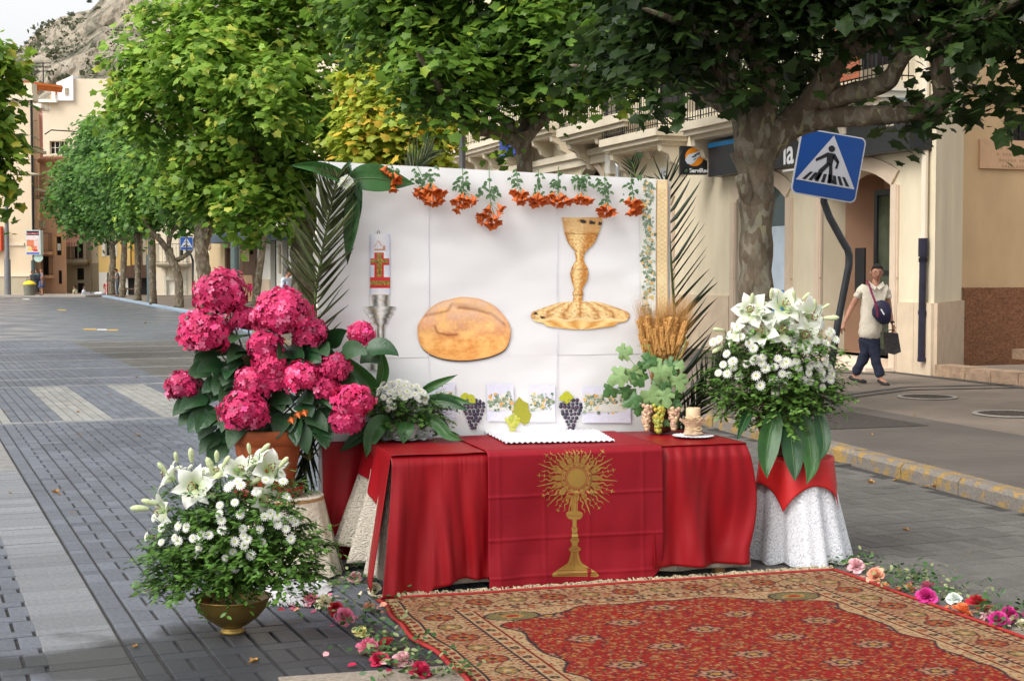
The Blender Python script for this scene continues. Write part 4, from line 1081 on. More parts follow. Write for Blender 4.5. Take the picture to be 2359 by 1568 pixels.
b = MB(); q = X(138, YG), X(176, YG)
b.poly([f(X(138, YG), ZZ(233, YG), .3), f(q[1], ZZ(233, YG), .3), f(q[1], ZZ(175, YG), .3), f(X(138, YG), ZZ(192, YG), .3)]); b.quad(f(q[1], ZZ(233, YG), .3), f(q[1], ZZ(175, YG), .3), f(q[1]+.1, ZZ(175, YG), -4), f(q[1]+.1, ZZ(233, YG), -4)); wc = b.build('white_cube', mat('bright_white', (.82, .82, .84, 1), .7, .03), gb)
window(f, wc, X(158, YG), X(166, YG), ZZ(221, YG), ZZ(204, YG), -.31, M_grey, M_glass, 1, 1)
b = MB(); fbox(b, f, X(98, YG), X(140, YG), ZZ(238, YG), ZZ(231, YG), 0, .6); fbox(b, f, X(128, YG), X(137, YG), ZZ(232, YG), ZZ(208, YG), .1, .5); b.build('terrace_wall', M_wht, gb)
b = MB(); fbox(b, f, X(103, YG), X(128, YG), ZZ(231, YG), ZZ(212, YG), -2, -1.9); b.build('red_wall', M_terra, gb)
tile_eaves(fr(YG-2), gb, X(98, YG-2), X(165, YG-2), ZZ(368, YG-2), .5)
b = MB(); a = P(30, 190, 108); c = P(140, 203, 113); b.tube([a, c], .22, 6); a = P(30, 197, 108); c = P(140, 209, 113); b.tube([a, c], .16, 6)
for s_ in (.1, .5, .9): b.tube([P(30, 200, 108).lerp(P(140, 212, 113), s_)+Vector((0, 0, .2)), P(30, 200, 108).lerp(P(140, 212, 113), s_)+Vector((0, 0, -.3))], .06, 5)
setp(b.build('roof_awning', mat('orange_awning', lin(205, 110, 40), .7, .15, 3)), 'rolled orange awning on a frame across the flat roofs below the mountain', 'awning')
b = MB(); a = P(100, 205, 111); b.tube([a, a+Vector((0, 0, 2))], .05, 5);
for z in (1.9, 1.6, 1.3): b.tube([a+Vector((-.6, 0, z)), a+Vector((.6, 0, z))], .035, 4)
setp(b.build('roof_antenna', M_black), 'thin television aerial standing on the flat roof below the mountain', 'aerial')
# wires across the pale building
b = MB(); b.tube([P(103, 310, 117), P(118, 300, 117), P(200, 305, 117), P(230, 270, 117)], .05, 4); setp(b.build('wall_wire', M_black), 'sagging dark wire across the blank beige building', 'wire')

# ================================================================== STREET FURNITURE
M_pole = mat('pole_paint', lin(84, 98, 96), .45, .15, 3, metal=.2); M_polel = mat('pole_grey', lin(120, 120, 122), .45, .1, 3, metal=.3)
def lamp(name, px, py, rbase, ztop, label, heads=(), m=M_pole, z0=0.12, group=None):
 c = G(px, py, z0); t = thing(name, label, 'street lamp', c, group=group)
 b = MB(); b.tube([c, c+Vector((0, 0, 2.4)), c+Vector((0, 0, 2.42)), c+Vector((0, 0, ztop))], [rbase, rbase, rbase*.7, rbase*.5], 12); b.build('pole', m, t)
 for s_ in heads:
  b = MB(); b.tube([c+Vector((0, 0, ztop-.1)), c+Vector((s_*.5, 0, ztop-.02))], .04, 6); b.build('arm', m, t)
  b = MB(); b.lathe([(.15, .22), (.25, .16), (1.05, 0), (1.05, -.05), (0, -.05)], c+Vector((s_*1.35, 0, ztop)), 16, sy=.6); b.build('lamp_shade', M_grey, t)
 return t
lamp('street_lamp', 18, 679, .22, P(18, 406, 99.5).z, 'tall grey lamp with two flat heads at the left edge of the street', (-1, 1), M_polel)
lamp('street_lamp', 346, 697, .16, 9, 'dark grey lamp post standing between the slim far tree trunks', (), M_pole, group=None)
lamp('street_lamp', 543, 752, .13, 8.5, 'green-grey lamp post in front of the blue-grey canopy', (), M_pole)
cpx = Vector((X(1065, 27.5), 27.5, WZ)); t = thing('street_lamp', 'slim grey lamp post rising behind the white panel', 'street lamp', cpx); b = MB(); b.tube([cpx, cpx+Vector((0, 0, 7))], [.07, .055], 10); b.build('pole', M_polel, t)
# wall lamp
# poster box on post
c = G(77, 678, .12); yq = c.y
t = thing('poster_box', 'double sided poster box on a post showing an orange room interior', 'poster', c)
b = MB(); b.tube([c, (c.x, c.y, ZZ(600, yq))], .14, 8); b.build('post', M_pole, t)
x0, x1, z0, z1 = X(61, yq), X(95, yq), ZZ(587, yq), ZZ(530, yq)
b = MB(); b.box(x0, x1, yq-.1, yq+.5, z0, z1); b.build('case', mat('case_pale', lin(200, 214, 208), .5, .04), t)
y_ = yq-.104
def pr(b, u0, u1, v0, v1, mi): b.quad((x0+(x1-x0)*u0, y_-mi*.0006, z0+(z1-z0)*v0), (x0+(x1-x0)*u1, y_-mi*.0006, z0+(z1-z0)*v0), (x0+(x1-x0)*u1, y_-mi*.0006, z0+(z1-z0)*v1), (x0+(x1-x0)*u0, y_-mi*.0006, z0+(z1-z0)*v1), mi)
b = MB(); pr(b, .07, .9, .1, .78, 0); pr(b, .07, .9, .79, .96, 1); pr(b, .05, .9, .02, .1, 2); pr(b, .07, .55, .34, .68, 3); pr(b, .07, .9, .6, .78, 4); pr(b, .25, .42, .5, .62, 1); pr(b, .1, .4, .16, .3, 5); pr(b, .35, .75, .18, .36, 3); pr(b, .5, .8, .14, .22, 6)
b.build('poster_print', [mat('pp_pale', lin(228, 200, 190), .5), mat('pp_dark', lin(50, 25, 40), .5), mat('pp_blue', lin(90, 110, 190), .5), mat('pp_orange', lin(225, 130, 90), .5, .15, 6), mat('pp_ceiling', lin(236, 215, 212), .5), mat('pp_yellow', lin(240, 200, 110), .5), mat('pp_red', lin(190, 60, 40), .5)], t)
put_text('Alcazar y Compte, S.L.', (z1-z0)*.056, ((x0+x1)/2-.02, y_-.004, z0+(z1-z0)*.86), (1, 0, 0), (0, 0, 1), mat('pp_text', lin(240, 150, 150), .5), t, align='CENTER', bold=.01)
b = MB(); b.poly([(c.x+.35+.33*cos(a_*pi/8), y_+.15, z0-.2+.3*sin(a_*pi/8)) for a_ in range(16)]); b.build('round_plate', mat('pale_disc', lin(190, 215, 205), .6), t)
# litter bin
c = G(75, 679.5, .12); c.y -= .6
t = thing('litter_bin', 'grey litter bin with bright yellow lid at the foot of the poster box', 'bin', c)
b = MB(); b.lathe([(.33, 0), (.36, .05), (.40, .62), (.40, .72)], c, 16); b.build('body', mat('bin_grey', lin(110, 108, 96), .6, .15, 8), t)
b = MB(); b.lathe([(.43, .70), (.43, .76), (.30, .88), (.12, .96), (0, .97)], c, 16); b.build('lid', mat('bin_yellow', lin(230, 200, 50), .5, .05), t)
# bench
c = G(303, 681, .12)
t = thing('street_bench', 'dark wooden bench seen end-on under the far trees', 'bench', c)
b = MB(); b.box(c.x-.6, c.x+.5, c.y-.3, c.y+.2, .52, .6); b.build('seat', M_brown, t)
b = MB(); b.obox(c+Vector((.3, -.3, .5)), (.12, 0, 0), (0, .5, 0), (.25, 0, .55)); b.build('backrest', M_brown, t)
for x in (-.5, .3):
 b = MB(); b.obox(c+Vector((x, -.25, 0)), (.1, 0, 0), (0, .4, 0), (.1, 0, .52)); b.build('leg', M_black, t)
# pedestrian crossing signs: bent post, square blue plate
M_blue = mat('sign_blue', (.008, .055, .235, 1), .35, .08, 3); M_sgrey = mat('sign_grey', lin(180, 180, 186), .4, .04, 3)
def rrect(w, h, r, n=6):
 pts = []
 for cx_, cz_, a0 in ((w/2-r, h/2-r, 0), (-w/2+r, h/2-r, pi/2), (-w/2+r, -h/2+r, pi), (w/2-r, -h/2+r, 3*pi/2)):
  for i in range(n+1): a_ = a0+pi/2*i/n; pts.append((cx_+r*cos(a_), cz_+r*sin(a_)))
 return pts
def crossing_sign(label, centre, size, xd, yd, post, prad, mirror=1, hflip=1):
 xd = Vector(xd).normalized(); yd = Vector(yd).normalized(); n = xd.cross(yd)
 t = thing('crossing_sign', label, 'traffic sign', post[0])
 b = MB(); b.tube(post, prad, 12); b.build('post', mat('post_dark', (.028, .03, .034, 1), .4, .3, 6), t, smooth=True)
 def q(x, z, o): return centre + xd*x*size + yd*z*size + n*o
 b = MB(); o1 = rrect(1, 1, .09); nn_ = len(o1)
 b.add([q(x, z, 0) for x, z in o1]+[q(x, z, .03) for x, z in o1], [list(range(nn_))[::-1], list(range(nn_, 2*nn_))]+[[i, (i+1) % nn_, nn_+(i+1) % nn_, nn_+i] for i in range(nn_)])
 plate = b.build('plate', M_sgrey, t)
 b = MB(); b.poly([q(x*.96, z*.96, .0335) for x, z in rrect(1, 1, .08)]); b.build('blue_face', M_blue, plate)
 tri = [(-.455, -.29), (.455, -.29), (0, .46)]
 b = MB(); b.poly([q(x, z, .037) for x, z in tri]); b.build('white_triangle', M_sgrey, plate)
 b = MB(); o = .0405
 # zebra bars
 for i in range(8):
  x = -.34+.097*i; sk = .35*x*-1
  b.poly([q(x-.025+.0, -.265, o), q(x+.03, -.265, o), q(x+.03-x*.28, -.135, o), q(x-.015-x*.28, -.135, o)])
 S_ = lambda L_: b.poly([q(x*hflip, z, o) for x, z in (L_ if hflip > 0 else L_[::-1])])
 b.poly([q(.0*hflip+.05*cos(a_*pi/10), .255+.05*sin(a_*pi/10), o+.001) for a_ in range(20)])
 S_([(-.055, .19), (.065, .19), (.05, .02), (-.04, .02)])             # torso
 S_([(-.055, .19), (-.04, .13), (-.20, .03), (-.215, .065)])         # arm forward
 S_([(.065, .19), (.03, .13), (.12, .05), (.145, .09)]); S_([(.12, .09), (.15, .08), (.135, -.03), (.1, -.03)])
 S_([(-.04, .03), (.03, .03), (-.06, -.1), (-.13, -.08)]); S_([(-.13, -.08), (-.06, -.09), (-.12, -.24), (-.19, -.24)])
 S_([(.0, .03), (.05, .03), (.1, -.22), (.04, -.22)]); S_([(.04, -.22), (.1, -.2), (.13, -.26), (.03, -.26)])
 b.build('walking_figure', mat('sign_ink', (.012, .012, .016, 1), .5), plate)
 return t
# near tilted sign: corners read at d=18.5
DS = 17.0
cS = P(1908, 381.5, DS); tr, tl, bl = P(1993, 322, DS), P(1846, 298, DS), P(1824, 442, DS)
tl = P(1844, 297, DS); tr = P(1993, 323, DS); bl = P(1822, 440, DS); br = P(1968, 468, DS)
cS = (tl+tr+bl+br)/4; szs = ((tr-tl).length+(tl-bl).length)/2*1.02
xd = (tr-tl).normalized(); yd = (tl-bl); yd = (yd - xd*yd.dot(xd)).normalized()
tw_ = Matrix.Rotation(radians(-8), 3, 'Z');
post = [G(1905, 905, WZ)]
DSp = post[0].y
f_ = lambda x, y: P(x, y, DSp)
post = [f_(1905, 905), f_(1930, 740), f_(1955, 610), f_(1956, 590), f_(1952, 575), f_(1940, 555), f_(1910, 500), f_(1897, 465), f_(1900, 430), f_(1912, 330)]
crossing_sign('tilted blue pedestrian crossing sign on a bent dark post beside the big tree', P((1844+1993+1822+1968)/4, (297+323+440+468)/4, DSp-.1), szs*DSp/DS, xd, yd, post, .048)
d2 = 57.0; o2 = P(430, 561, d2)
crossing_sign('small blue pedestrian crossing sign far down the street behind a tree limb', o2, .50, (1, -.05, 0), (0, 0, 1), [G(444, 688, .12)*1.0, P(444, 600, d2), P(440, 588, d2), P(430, 578, d2), P(430, 545, d2)], .045)
# ================================================================== TREES
M_bark = bpy.data.materials.new('plane_bark'); M_bark.use_nodes = True
N = M_bark.node_tree.nodes; L = M_bark.node_tree.links; bs = N['Principled BSDF']; bs.inputs['Roughness'].default_value = .85; bs.inputs['Specular IOR Level'].default_value = .2
ge = N.new('ShaderNodeNewGeometry'); mp = N.new('ShaderNodeMapping'); mp.inputs['Scale'].default_value = (1, 1, .5); L.new(ge.outputs['Position'], mp.inputs[0])
nn0 = N.new('ShaderNodeTexNoise'); nn0.inputs['Scale'].default_value = 9; nn0.inputs['Detail'].default_value = 3; L.new(mp.outputs[0], nn0.inputs[0])
vm = N.new('ShaderNodeVectorMath'); vm.operation = 'MULTIPLY_ADD'; vm.inputs[1].default_value = (.12, .12, .12); L.new(nn0.outputs['Color'], vm.inputs[0]); L.new(mp.outputs[0], vm.inputs[2])
vo = N.new('ShaderNodeTexVoronoi'); vo.inputs['Scale'].default_value = 17; L.new(vm.outputs[0], vo.inputs[0])
sp = N.new('ShaderNodeSeparateColor'); L.new(vo.outputs['Color'], sp.inputs[0])
cr = N.new('ShaderNodeValToRGB'); cr.color_ramp.interpolation = 'CONSTANT'; L.new(sp.outputs[0], cr.inputs[0])
es = cr.color_ramp.elements; es[0].position = 0; es[0].color = (.125, .096, .064, 1); es[1].position = .94; es[1].color = (.25, .225, .13, 1)
for p_, c_ in ((.28, (.155, .124, .086, 1)), (.52, (.19, .162, .118, 1)), (.72, (.135, .096, .064, 1)), (.84, (.235, .21, .155, 1))):
 e = es.new(p_); e.color = c_
nz = N.new('ShaderNodeTexNoise'); nz.inputs['Scale'].default_value = 5; nz.inputs['Detail'].default_value = 8; L.new(ge.outputs['Position'], nz.inputs[0])
mr = N.new('ShaderNodeMapRange'); mr.inputs[1].default_value = .3; mr.inputs[2].default_value = .7; mr.inputs[3].default_value = .65; mr.inputs[4].default_value = 1.25; L.new(nz.outputs['Fac'], mr.inputs[0])
mx = N.new('ShaderNodeMix'); mx.data_type = 'RGBA'; mx.blend_type = 'MULTIPLY'; mx.inputs[0].default_value = 1; L.new(cr.outputs[0], mx.inputs[6]); L.new(mr.outputs[0], mx.inputs[7]); L.new(mx.outputs[2], bs.inputs['Base Color'])
ad = N.new('ShaderNodeMath'); ad.operation = 'ADD'; L.new(sp.outputs[0], ad.inputs[0]); L.new(nz.outputs['Fac'], ad.inputs[1])
bp = N.new('ShaderNodeBump'); bp.inputs['Strength'].default_value = 1; bp.inputs['Distance'].default_value = .03; L.new(ad.outputs[0], bp.inputs['Height']); L.new(bp.outputs[0], bs.inputs['Normal'])
M_leaf = mat('plane_leaf', (1, 1, 1, 1), .42, .12, 5, attr=True, transl=.5, spec=.35)
# plane tree leaf: lobed outline, tip towards +x, slightly folded
lobes = [(0, 0), (.04, -.26), (-.06, -.50), (.26, -.46), (.52, -.58), (.62, -.30), (1.0, 0), (.62, .30), (.52, .58), (.26, .46), (-.06, .50), (.04, .26)]
LV = np.array([(.32, 0, .03)] + [(x, y, -.10*abs(y)-.08*x*x) for x, y in lobes])
LF = np.array([[0, 1+i, 1+(i+1) % 12] for i in range(12)])
# simpler leaf for far trees
LV2 = np.array([(0, 0, 0), (.45, -.45, -.06), (1, 0, -.1), (.45, .45, -.06), (.5, 0, .05)]); LF2 = np.array([[4, 0, 1], [4, 1, 2], [4, 2, 3], [4, 3, 0]])
def leaves(name, root, blobs, n, size, depth, palette, far=False, singles=0, dspread=1.0, cl=26, rseed=3, shell=.8):
 """blobs: (px,py,rpx[,d]) ellipsoids read off the photo or added unseen above it, at distance d; leaves hang in sprays inside them"""
 r = np.random.default_rng(rseed); T = []; NR = []; TP = []; C = []
 areas = np.array([b_[2]**2 for b_ in blobs], float); areas /= areas.sum()
 for bl, ar in zip(blobs, areas):
  d = bl[3] if len(bl) > 3 else depth
  c = np.array(P(bl[0], bl[1], d)); R_ = bl[2]/F*d*1.13; n_ = cl if R_ > size*5 else max(6, int(cl*.4))
  ns = max(3, int(n*1.2*ar/n_))
  for s_ in range(ns):
   v = r.normal(size=3); v /= np.linalg.norm(v); sl = min(3.8, max(1.5, R_*.6/size)); Rr = max(R_*.35, R_-size*min(2.4, sl*.7)); rad = Rr*(shell+(1-shell)*r.random()) if r.random() < .75 else Rr*r.random()*shell
   sc = c + v*rad*np.array([1, dspread, .9])
   out = v*np.array([1, 1, .4]); out /= np.linalg.norm(out)+1e-6
   tone = r.normal(0, 1)
   m_ = int(n_*(.6+.8*r.random()))
   k = r.random(m_)
   # spray: leaves along a drooping twig
   off = out[None]*(k[:, None]*size*sl) + np.array([0, 0, -1])*(k[:, None]**2*size*sl*.45) + r.normal(0, size*.8, (m_, 3))
   T.append(sc[None]+off)
   nr = np.array([0, 0, 1.0])[None]*.9 + out[None]*.55 + r.normal(0, .42, (m_, 3)); NR.append(nr)
   tp = out[None]*.8 + np.array([0, 0, -.75])[None] + r.normal(0, .5, (m_, 3)); TP.append(tp)
   pal = palette(v, tone, r, m_, k); C.append(pal)
 T = np.concatenate(T); NR = np.concatenate(NR); TP = np.concatenate(TP); C = np.clip(np.concatenate(C), .004, .9)
 sc = size*r.uniform(.45, 1.3, len(T)); Rm_ = frames(NR, TP, sc)
 lv, lf = (LV2, LF2) if far else (LV, LF)
 if singles:
  pj = np.array([proj(p) for p in T]); ins = (pj[:, 0] > 10) & (pj[:, 0] < 2348) & (pj[:, 1] > 5) & (pj[:, 1] < 1560)
  rk = np.where(ins, pj[:, 2]-.0*sc, 1e4); idx = np.argsort(rk)[:singles]; idx = idx[rk[idx] < 9e3]
  msk = np.ones(len(T), bool); msk[idx] = False
  rl = np.array(wloc(root)); protos = []
  for j in range(8):
   m = MB(); cc = C[idx[j % len(idx)]]; m.add(lv, [list(q) for q in lf], 0, (*cc, 1)); o = m.build('leaf', M_leaf, None, local=True); protos.append(o)
  for a_, i in enumerate(idx):
   o = protos[a_] if a_ < 8 else protos[a_ % 8].copy()
   if a_ >= 8: COL.objects.link(o)
   o.parent = root; o.matrix_local = M4(Rm_[i], T[i]-rl)
  T, Rm_, C = T[msk], Rm_[msk], C[msk]
 return inst(name, lv, lf, Rm_, T, C, M_leaf, root)
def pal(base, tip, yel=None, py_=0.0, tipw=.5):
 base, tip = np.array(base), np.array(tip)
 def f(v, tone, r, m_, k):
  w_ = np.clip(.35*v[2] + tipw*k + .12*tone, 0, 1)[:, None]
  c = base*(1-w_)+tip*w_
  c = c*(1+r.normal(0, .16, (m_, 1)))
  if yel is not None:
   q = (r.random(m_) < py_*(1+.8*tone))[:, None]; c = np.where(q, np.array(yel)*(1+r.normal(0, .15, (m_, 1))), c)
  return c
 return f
def limb(b, pxs, d, rad, n=9, dd=None, seed=1):
 """limb through picture points at distance d (+dd per point)"""
 rr = random.Random(seed); pts = []; R_ = []
 for i, (x, y) in enumerate(pxs):
  q = d[i] if hasattr(d, '__len__') else d + ((dd[i]) if dd else 0)
  pts.append(P(x, y, q))
 # resample with a smooth curve and knobbly radius
 out = []; ro = []
 for i in range(len(pts)-1):
  p0 = pts[max(0, i-1)]; p1 = pts[i]; p2 = pts[i+1]; p3 = pts[min(len(pts)-1, i+2)]
  for s_ in np.linspace(0, 1, 7)[:-1]:
   q = .5*((2*p1)+(p2-p0)*s_+(2*p0-5*p1+4*p2-p3)*s_**2+(-p0+3*p1-3*p2+p3)*s_**3)
   out.append(q); rad_ = rad[i]*(1-s_)+rad[i+1]*s_; ro.append(rad_*(1+.13*noise.noise(q*3.1)+.06*rr.uniform(-1, 1)))
 out.append(pts[-1]); ro.append(rad[-1]*.3)
 b.tube(out, ro, n)
def tree(name, label, base, group=None):
 return thing(name, label, 'tree', base, group=group)
GR = 'plane trees along the street'
# --- big tree on the right
rt = tree('plane_tree', 'big plane tree with mottled bark behind the tilted crossing sign', G(1745, 965, WZ), GR); D = rt.location.y
b = MB()
limb(b, [(1745, 975), (1744, 900), (1740, 760), (1741, 560), (1742, 430), (1736, 340)], D, [.27, .205, .18, .17, .19, .27], 18)
limb(b, [(1738, 400), (1725, 330), (1705, 260), (1650, 225), (1590, 190), (1530, 175)], D, [.15, .16, .14, .12, .10, .08], 12, [0, 0, .1, .3, .6, 1], 2)
limb(b, [(1742, 370), (1750, 280), (1765, 190), (1720, 90), (1680, 0), (1640, -120)], D, [.17, .17, .13, .11, .10, .08], 12, [0, 0, 0, -.4, -.8, -1], 3)
limb(b, [(1750, 385), (1783, 318), (1850, 256), (1900, 190), (1935, 110), (1985, 20), (2030, -120)], D, [.12, .15, .15, .14, .12, .11, .08], 14, [0, 0, 0, -.2, -.5, -.9, -1.3], 4)
limb(b, [(1925, 130), (1990, 100), (2060, 60), (2120, 20), (2180, -60)], D, [.09, .085, .08, .07, .05], 10, [-.5, -.7, -1, -1.3, -1.6], 5)
limb(b, [(1768, 360), (1828, 296), (1908, 272), (1990, 268), (2070, 262), (2150, 245), (2172, 215), (2165, 150), (2190, 80), (2260, 20), (2330, -60)], D, [.09, .11, .12, .11, .10, .11, .10, .09, .08, .07, .05], 12, [0, 0, -.1, -.3, -.5, -.7, -.8, -.9, -1, -1.3, -1.6], 6)
limb(b, [(1890, 240), (1960, 215), (2040, 190), (2080, 130), (2140, 90), (2230, 60), (2358, -10)], D, [.10, .11, .10, .08, .07, .06, .05], 10, [-.1, -.3, -.6, -.9, -1.2, -1.4, -1.7], 7)
limb(b, [(1700, 255), (1660, 170), (1640, 90), (1560, 50), (1480, 20)], D, [.11, .10, .07, .04, .015], 10, [.1, -.2, -.5, -1, -1.6], 8)
limb(b, [(1530, 175), (1450, 160), (1370, 158), (1310, 150)], D, [.08, .06, .04, .012], 10, [1, 1.3, 1.5, 1.8], 9)
limb(b, [(1735, 480), (1718, 440), (1708, 400)], D, [.06, .09, .08], 8, [-.1, -.12, -.1], 10)
limb(b, [(1700, 250), (1690, 120), (1760, 20)], D, [.07, .06, .05], 8, [-.2, -.5, -.9], 11)
b.build('trunk', M_bark, rt, smooth=True)
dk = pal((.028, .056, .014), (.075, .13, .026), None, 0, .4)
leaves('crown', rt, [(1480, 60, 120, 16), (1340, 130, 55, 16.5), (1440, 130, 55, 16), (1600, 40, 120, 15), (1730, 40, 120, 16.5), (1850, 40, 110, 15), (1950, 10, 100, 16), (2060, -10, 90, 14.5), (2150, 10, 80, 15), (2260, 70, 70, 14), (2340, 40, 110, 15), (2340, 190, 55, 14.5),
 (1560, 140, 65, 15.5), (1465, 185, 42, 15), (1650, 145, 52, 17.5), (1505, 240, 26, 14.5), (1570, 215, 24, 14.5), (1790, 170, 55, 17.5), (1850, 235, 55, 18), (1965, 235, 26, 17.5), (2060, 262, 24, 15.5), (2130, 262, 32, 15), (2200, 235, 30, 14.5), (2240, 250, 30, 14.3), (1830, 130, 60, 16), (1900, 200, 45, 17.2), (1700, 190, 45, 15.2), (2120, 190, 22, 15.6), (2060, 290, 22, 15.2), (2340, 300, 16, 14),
 (2225, 150, 34, 16), (1560, -140, 180, 15), (1850, -160, 200, 15), (2150, -170, 200, 15), (2420, -60, 150, 14), (1700, -260, 200, 16), (2000, -330, 220, 15)],  # blobs above the frame are unseen crown added to cast shade
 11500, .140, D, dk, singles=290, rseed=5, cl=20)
# --- tree behind the panel
ct = tree('plane_tree', 'plane tree whose trunk rises behind the middle of the white panel', Vector((X(1207, 25), 25, WZ)), GR)
b = MB(); D = 25.0
limb(b, [(1207, 850), (1207, 600), (1208, 400), (1206, 330), (1200, 305)], D, [.19, .14, .13, .14, .17], 14)
limb(b, [(1206, 350), (1180, 320), (1130, 305), (1080, 290), (1045, 250), (1010, 200), (960, 120)], D, [.12, .11, .10, .09, .08, .07, .04], 10, [0, 0, -.3, -.6, -.9, -1.2, -1.5], 2)
limb(b, [(1204, 330), (1180, 290), (1140, 265), (1110, 225), (1090, 130)], D, [.11, .10, .08, .07, .05], 10, [0, .2, .5, .7, .8], 3)
limb(b, [(1206, 330), (1240, 285), (1290, 245), (1340, 200), (1400, 140)], D, [.11, .10, .08, .07, .05], 10, [0, 0, -.3, -.5, -.8], 4)
limb(b, [(1202, 330), (1215, 240), (1200, 120), (1230, 0)], D, [.1, .09, .08, .05], 10, [0, .3, .5, .6], 5)
b.build('trunk', M_bark, ct, smooth=True)
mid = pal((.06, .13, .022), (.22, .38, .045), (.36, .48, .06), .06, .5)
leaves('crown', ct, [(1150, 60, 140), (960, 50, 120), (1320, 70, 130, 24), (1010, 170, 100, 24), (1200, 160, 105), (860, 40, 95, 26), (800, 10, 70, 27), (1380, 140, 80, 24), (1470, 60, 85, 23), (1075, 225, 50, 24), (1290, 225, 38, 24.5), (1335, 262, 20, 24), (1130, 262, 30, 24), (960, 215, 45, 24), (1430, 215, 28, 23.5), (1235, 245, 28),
 (1240, -140, 200), (960, -120, 150), (1460, -120, 150), (1030, 300, 20, 23.6), (1160, 335, 16, 24)], 12500, .17, D, mid, singles=280, rseed=6, cl=22)  # top blobs extend the crown out of view, added to shade what is below
# --- yellowing tree
yt = tree('plane_tree', 'yellowing plane tree behind the left half of the white panel', Vector((X(930, 31), 31, WZ)), GR)
b = MB(); D = 31.0
limb(b, [(930, 810), (930, 600), (925, 480), (935, 400)], D, [.2, .15, .14, .15], 12); limb(b, [(935, 410), (900, 340), (860, 260), (820, 200)], D, [.11, .09, .07, .04], 8); limb(b, [(935, 410), (980, 340), (1030, 260)], D, [.11, .09, .05], 8); limb(b, [(935, 400), (930, 300), (950, 190)], D, [.1, .08, .05], 8)
b.build('trunk', M_bark, yt, smooth=True)
leaves('crown', yt, [(850, 290, 70), (900, 215, 70), (960, 290, 75), (1012, 330, 40), (830, 350, 45), (900, 350, 50), (1000, 240, 55), (1065, 260, 24), (960, 200, 60), (840, 200, 60, 32), (980, 380, 40, 31.5), (900, 120, 80, 32), (1000, 110, 70, 32)],
 6500, .18, D, pal((.33, .44, .05), (.62, .68, .11), (.75, .52, .08), .14, .6), singles=260, rseed=8, cl=18)
# --- near left tree, bright
lt = tree('plane_tree', 'leaning forked plane tree with bright yellow-green crown left of the panel', Vector((X(700, 34), 34, WZ)), GR)
b = MB(); D = 34.0
limb(b, [(704, 790), (700, 680), (694, 580), (698, 520), (690, 470)], D, [.33, .27, .25, .27, .3], 16)
limb(b, [(688, 490), (650, 450), (610, 430), (590, 380), (560, 280), (540, 160)], D, [.2, .22, .17, .13, .1, .06], 12, [0, -.2, -.4, -.6, -.8, -1], 2)
limb(b, [(700, 520), (685, 440), (670, 380), (700, 280), (720, 150)], D, [.13, .12, .1, .08, .06], 10, [0, .2, .4, .5, .6], 3)
limb(b, [(712, 530), (735, 470), (760, 400), (800, 300)], D, [.12, .1, .08, .05], 10, [0, .3, .6, .8], 4)
b.build('trunk', M_bark, lt, smooth=True)
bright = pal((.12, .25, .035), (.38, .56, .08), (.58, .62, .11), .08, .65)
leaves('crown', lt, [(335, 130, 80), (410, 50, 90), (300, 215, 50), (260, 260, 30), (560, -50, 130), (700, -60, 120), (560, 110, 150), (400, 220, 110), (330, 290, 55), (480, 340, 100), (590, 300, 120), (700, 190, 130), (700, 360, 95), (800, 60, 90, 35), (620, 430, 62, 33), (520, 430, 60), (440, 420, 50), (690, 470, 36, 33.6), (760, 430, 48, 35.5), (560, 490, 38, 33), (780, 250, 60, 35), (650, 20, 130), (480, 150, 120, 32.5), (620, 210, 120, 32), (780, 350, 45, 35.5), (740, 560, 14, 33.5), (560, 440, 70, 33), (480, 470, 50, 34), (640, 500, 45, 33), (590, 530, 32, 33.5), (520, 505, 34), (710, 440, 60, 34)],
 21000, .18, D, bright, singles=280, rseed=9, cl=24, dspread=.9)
# --- second row down the street
def small_tree(label, bx, by, d, rb, limbs, blobs, n, size, pl, seed, z0=WZ):
 t = tree('plane_tree', label, G(bx, by, z0), GR); d = t.location.y; b = MB()
 for i, (pts, rad) in enumerate(limbs): limb(b, pts, d, rad, 10 if i == 0 else 8, [0 if i == 0 else .3*j*(-1)**i for j in range(len(pts))], i+seed)
 b.build('trunk', M_bark, t, smooth=True)
 leaves('crown', t, [(x, y, r_, d+o) for x, y, r_, o in blobs], n, size, d, pl, far=True, rseed=seed, cl=24)
 return t
green = pal((.08, .18, .035), (.25, .44, .07), (.40, .54, .08), .06, .5); dgreen = pal((.07, .165, .04), (.20, .38, .075), None, 0, .5)
small_tree('slender leaning trunk plane tree beside the green-grey lamp post', 590, 704, 0, .2, [([(588, 706), (595, 640), (606, 560), (609, 500), (612, 490)], [.2, .17, .16, .17, .18]), ([(610, 500), (570, 485), (530, 470), (500, 420)], [.13, .12, .1, .06]), ([(612, 498), (650, 480), (690, 440), (700, 380)], [.13, .12, .1, .06])],
 [(570, 420, 50, 0), (640, 430, 50, 1), (520, 440, 45, 0), (600, 360, 60, 2), (500, 400, 45, 1)], 3200, .24, dgreen, 21)
small_tree('thick plane tree with stubby limb and straight fork behind the pink hydrangea', 478, 737, 0, .2, [([(480, 740), (474, 660), (466, 600), (462, 545), (468, 520)], [.27, .24, .22, .2, .22]), ([(466, 540), (462, 490), (458, 440), (420, 450), (425, 400)], [.17, .16, .15, .13, .08]), ([(470, 575), (485, 530), (510, 480), (520, 430)], [.12, .11, .1, .07]), ([(466, 560), (470, 500), (478, 440), (480, 380)], [.16, .15, .12, .08])],
 [(420, 380, 60, 0), (480, 400, 60, 1), (520, 350, 70, 1), (390, 440, 50, 0), (440, 470, 38, 0), (360, 360, 60, 1), (540, 440, 40, 1)], 5200, .23, green, 22)
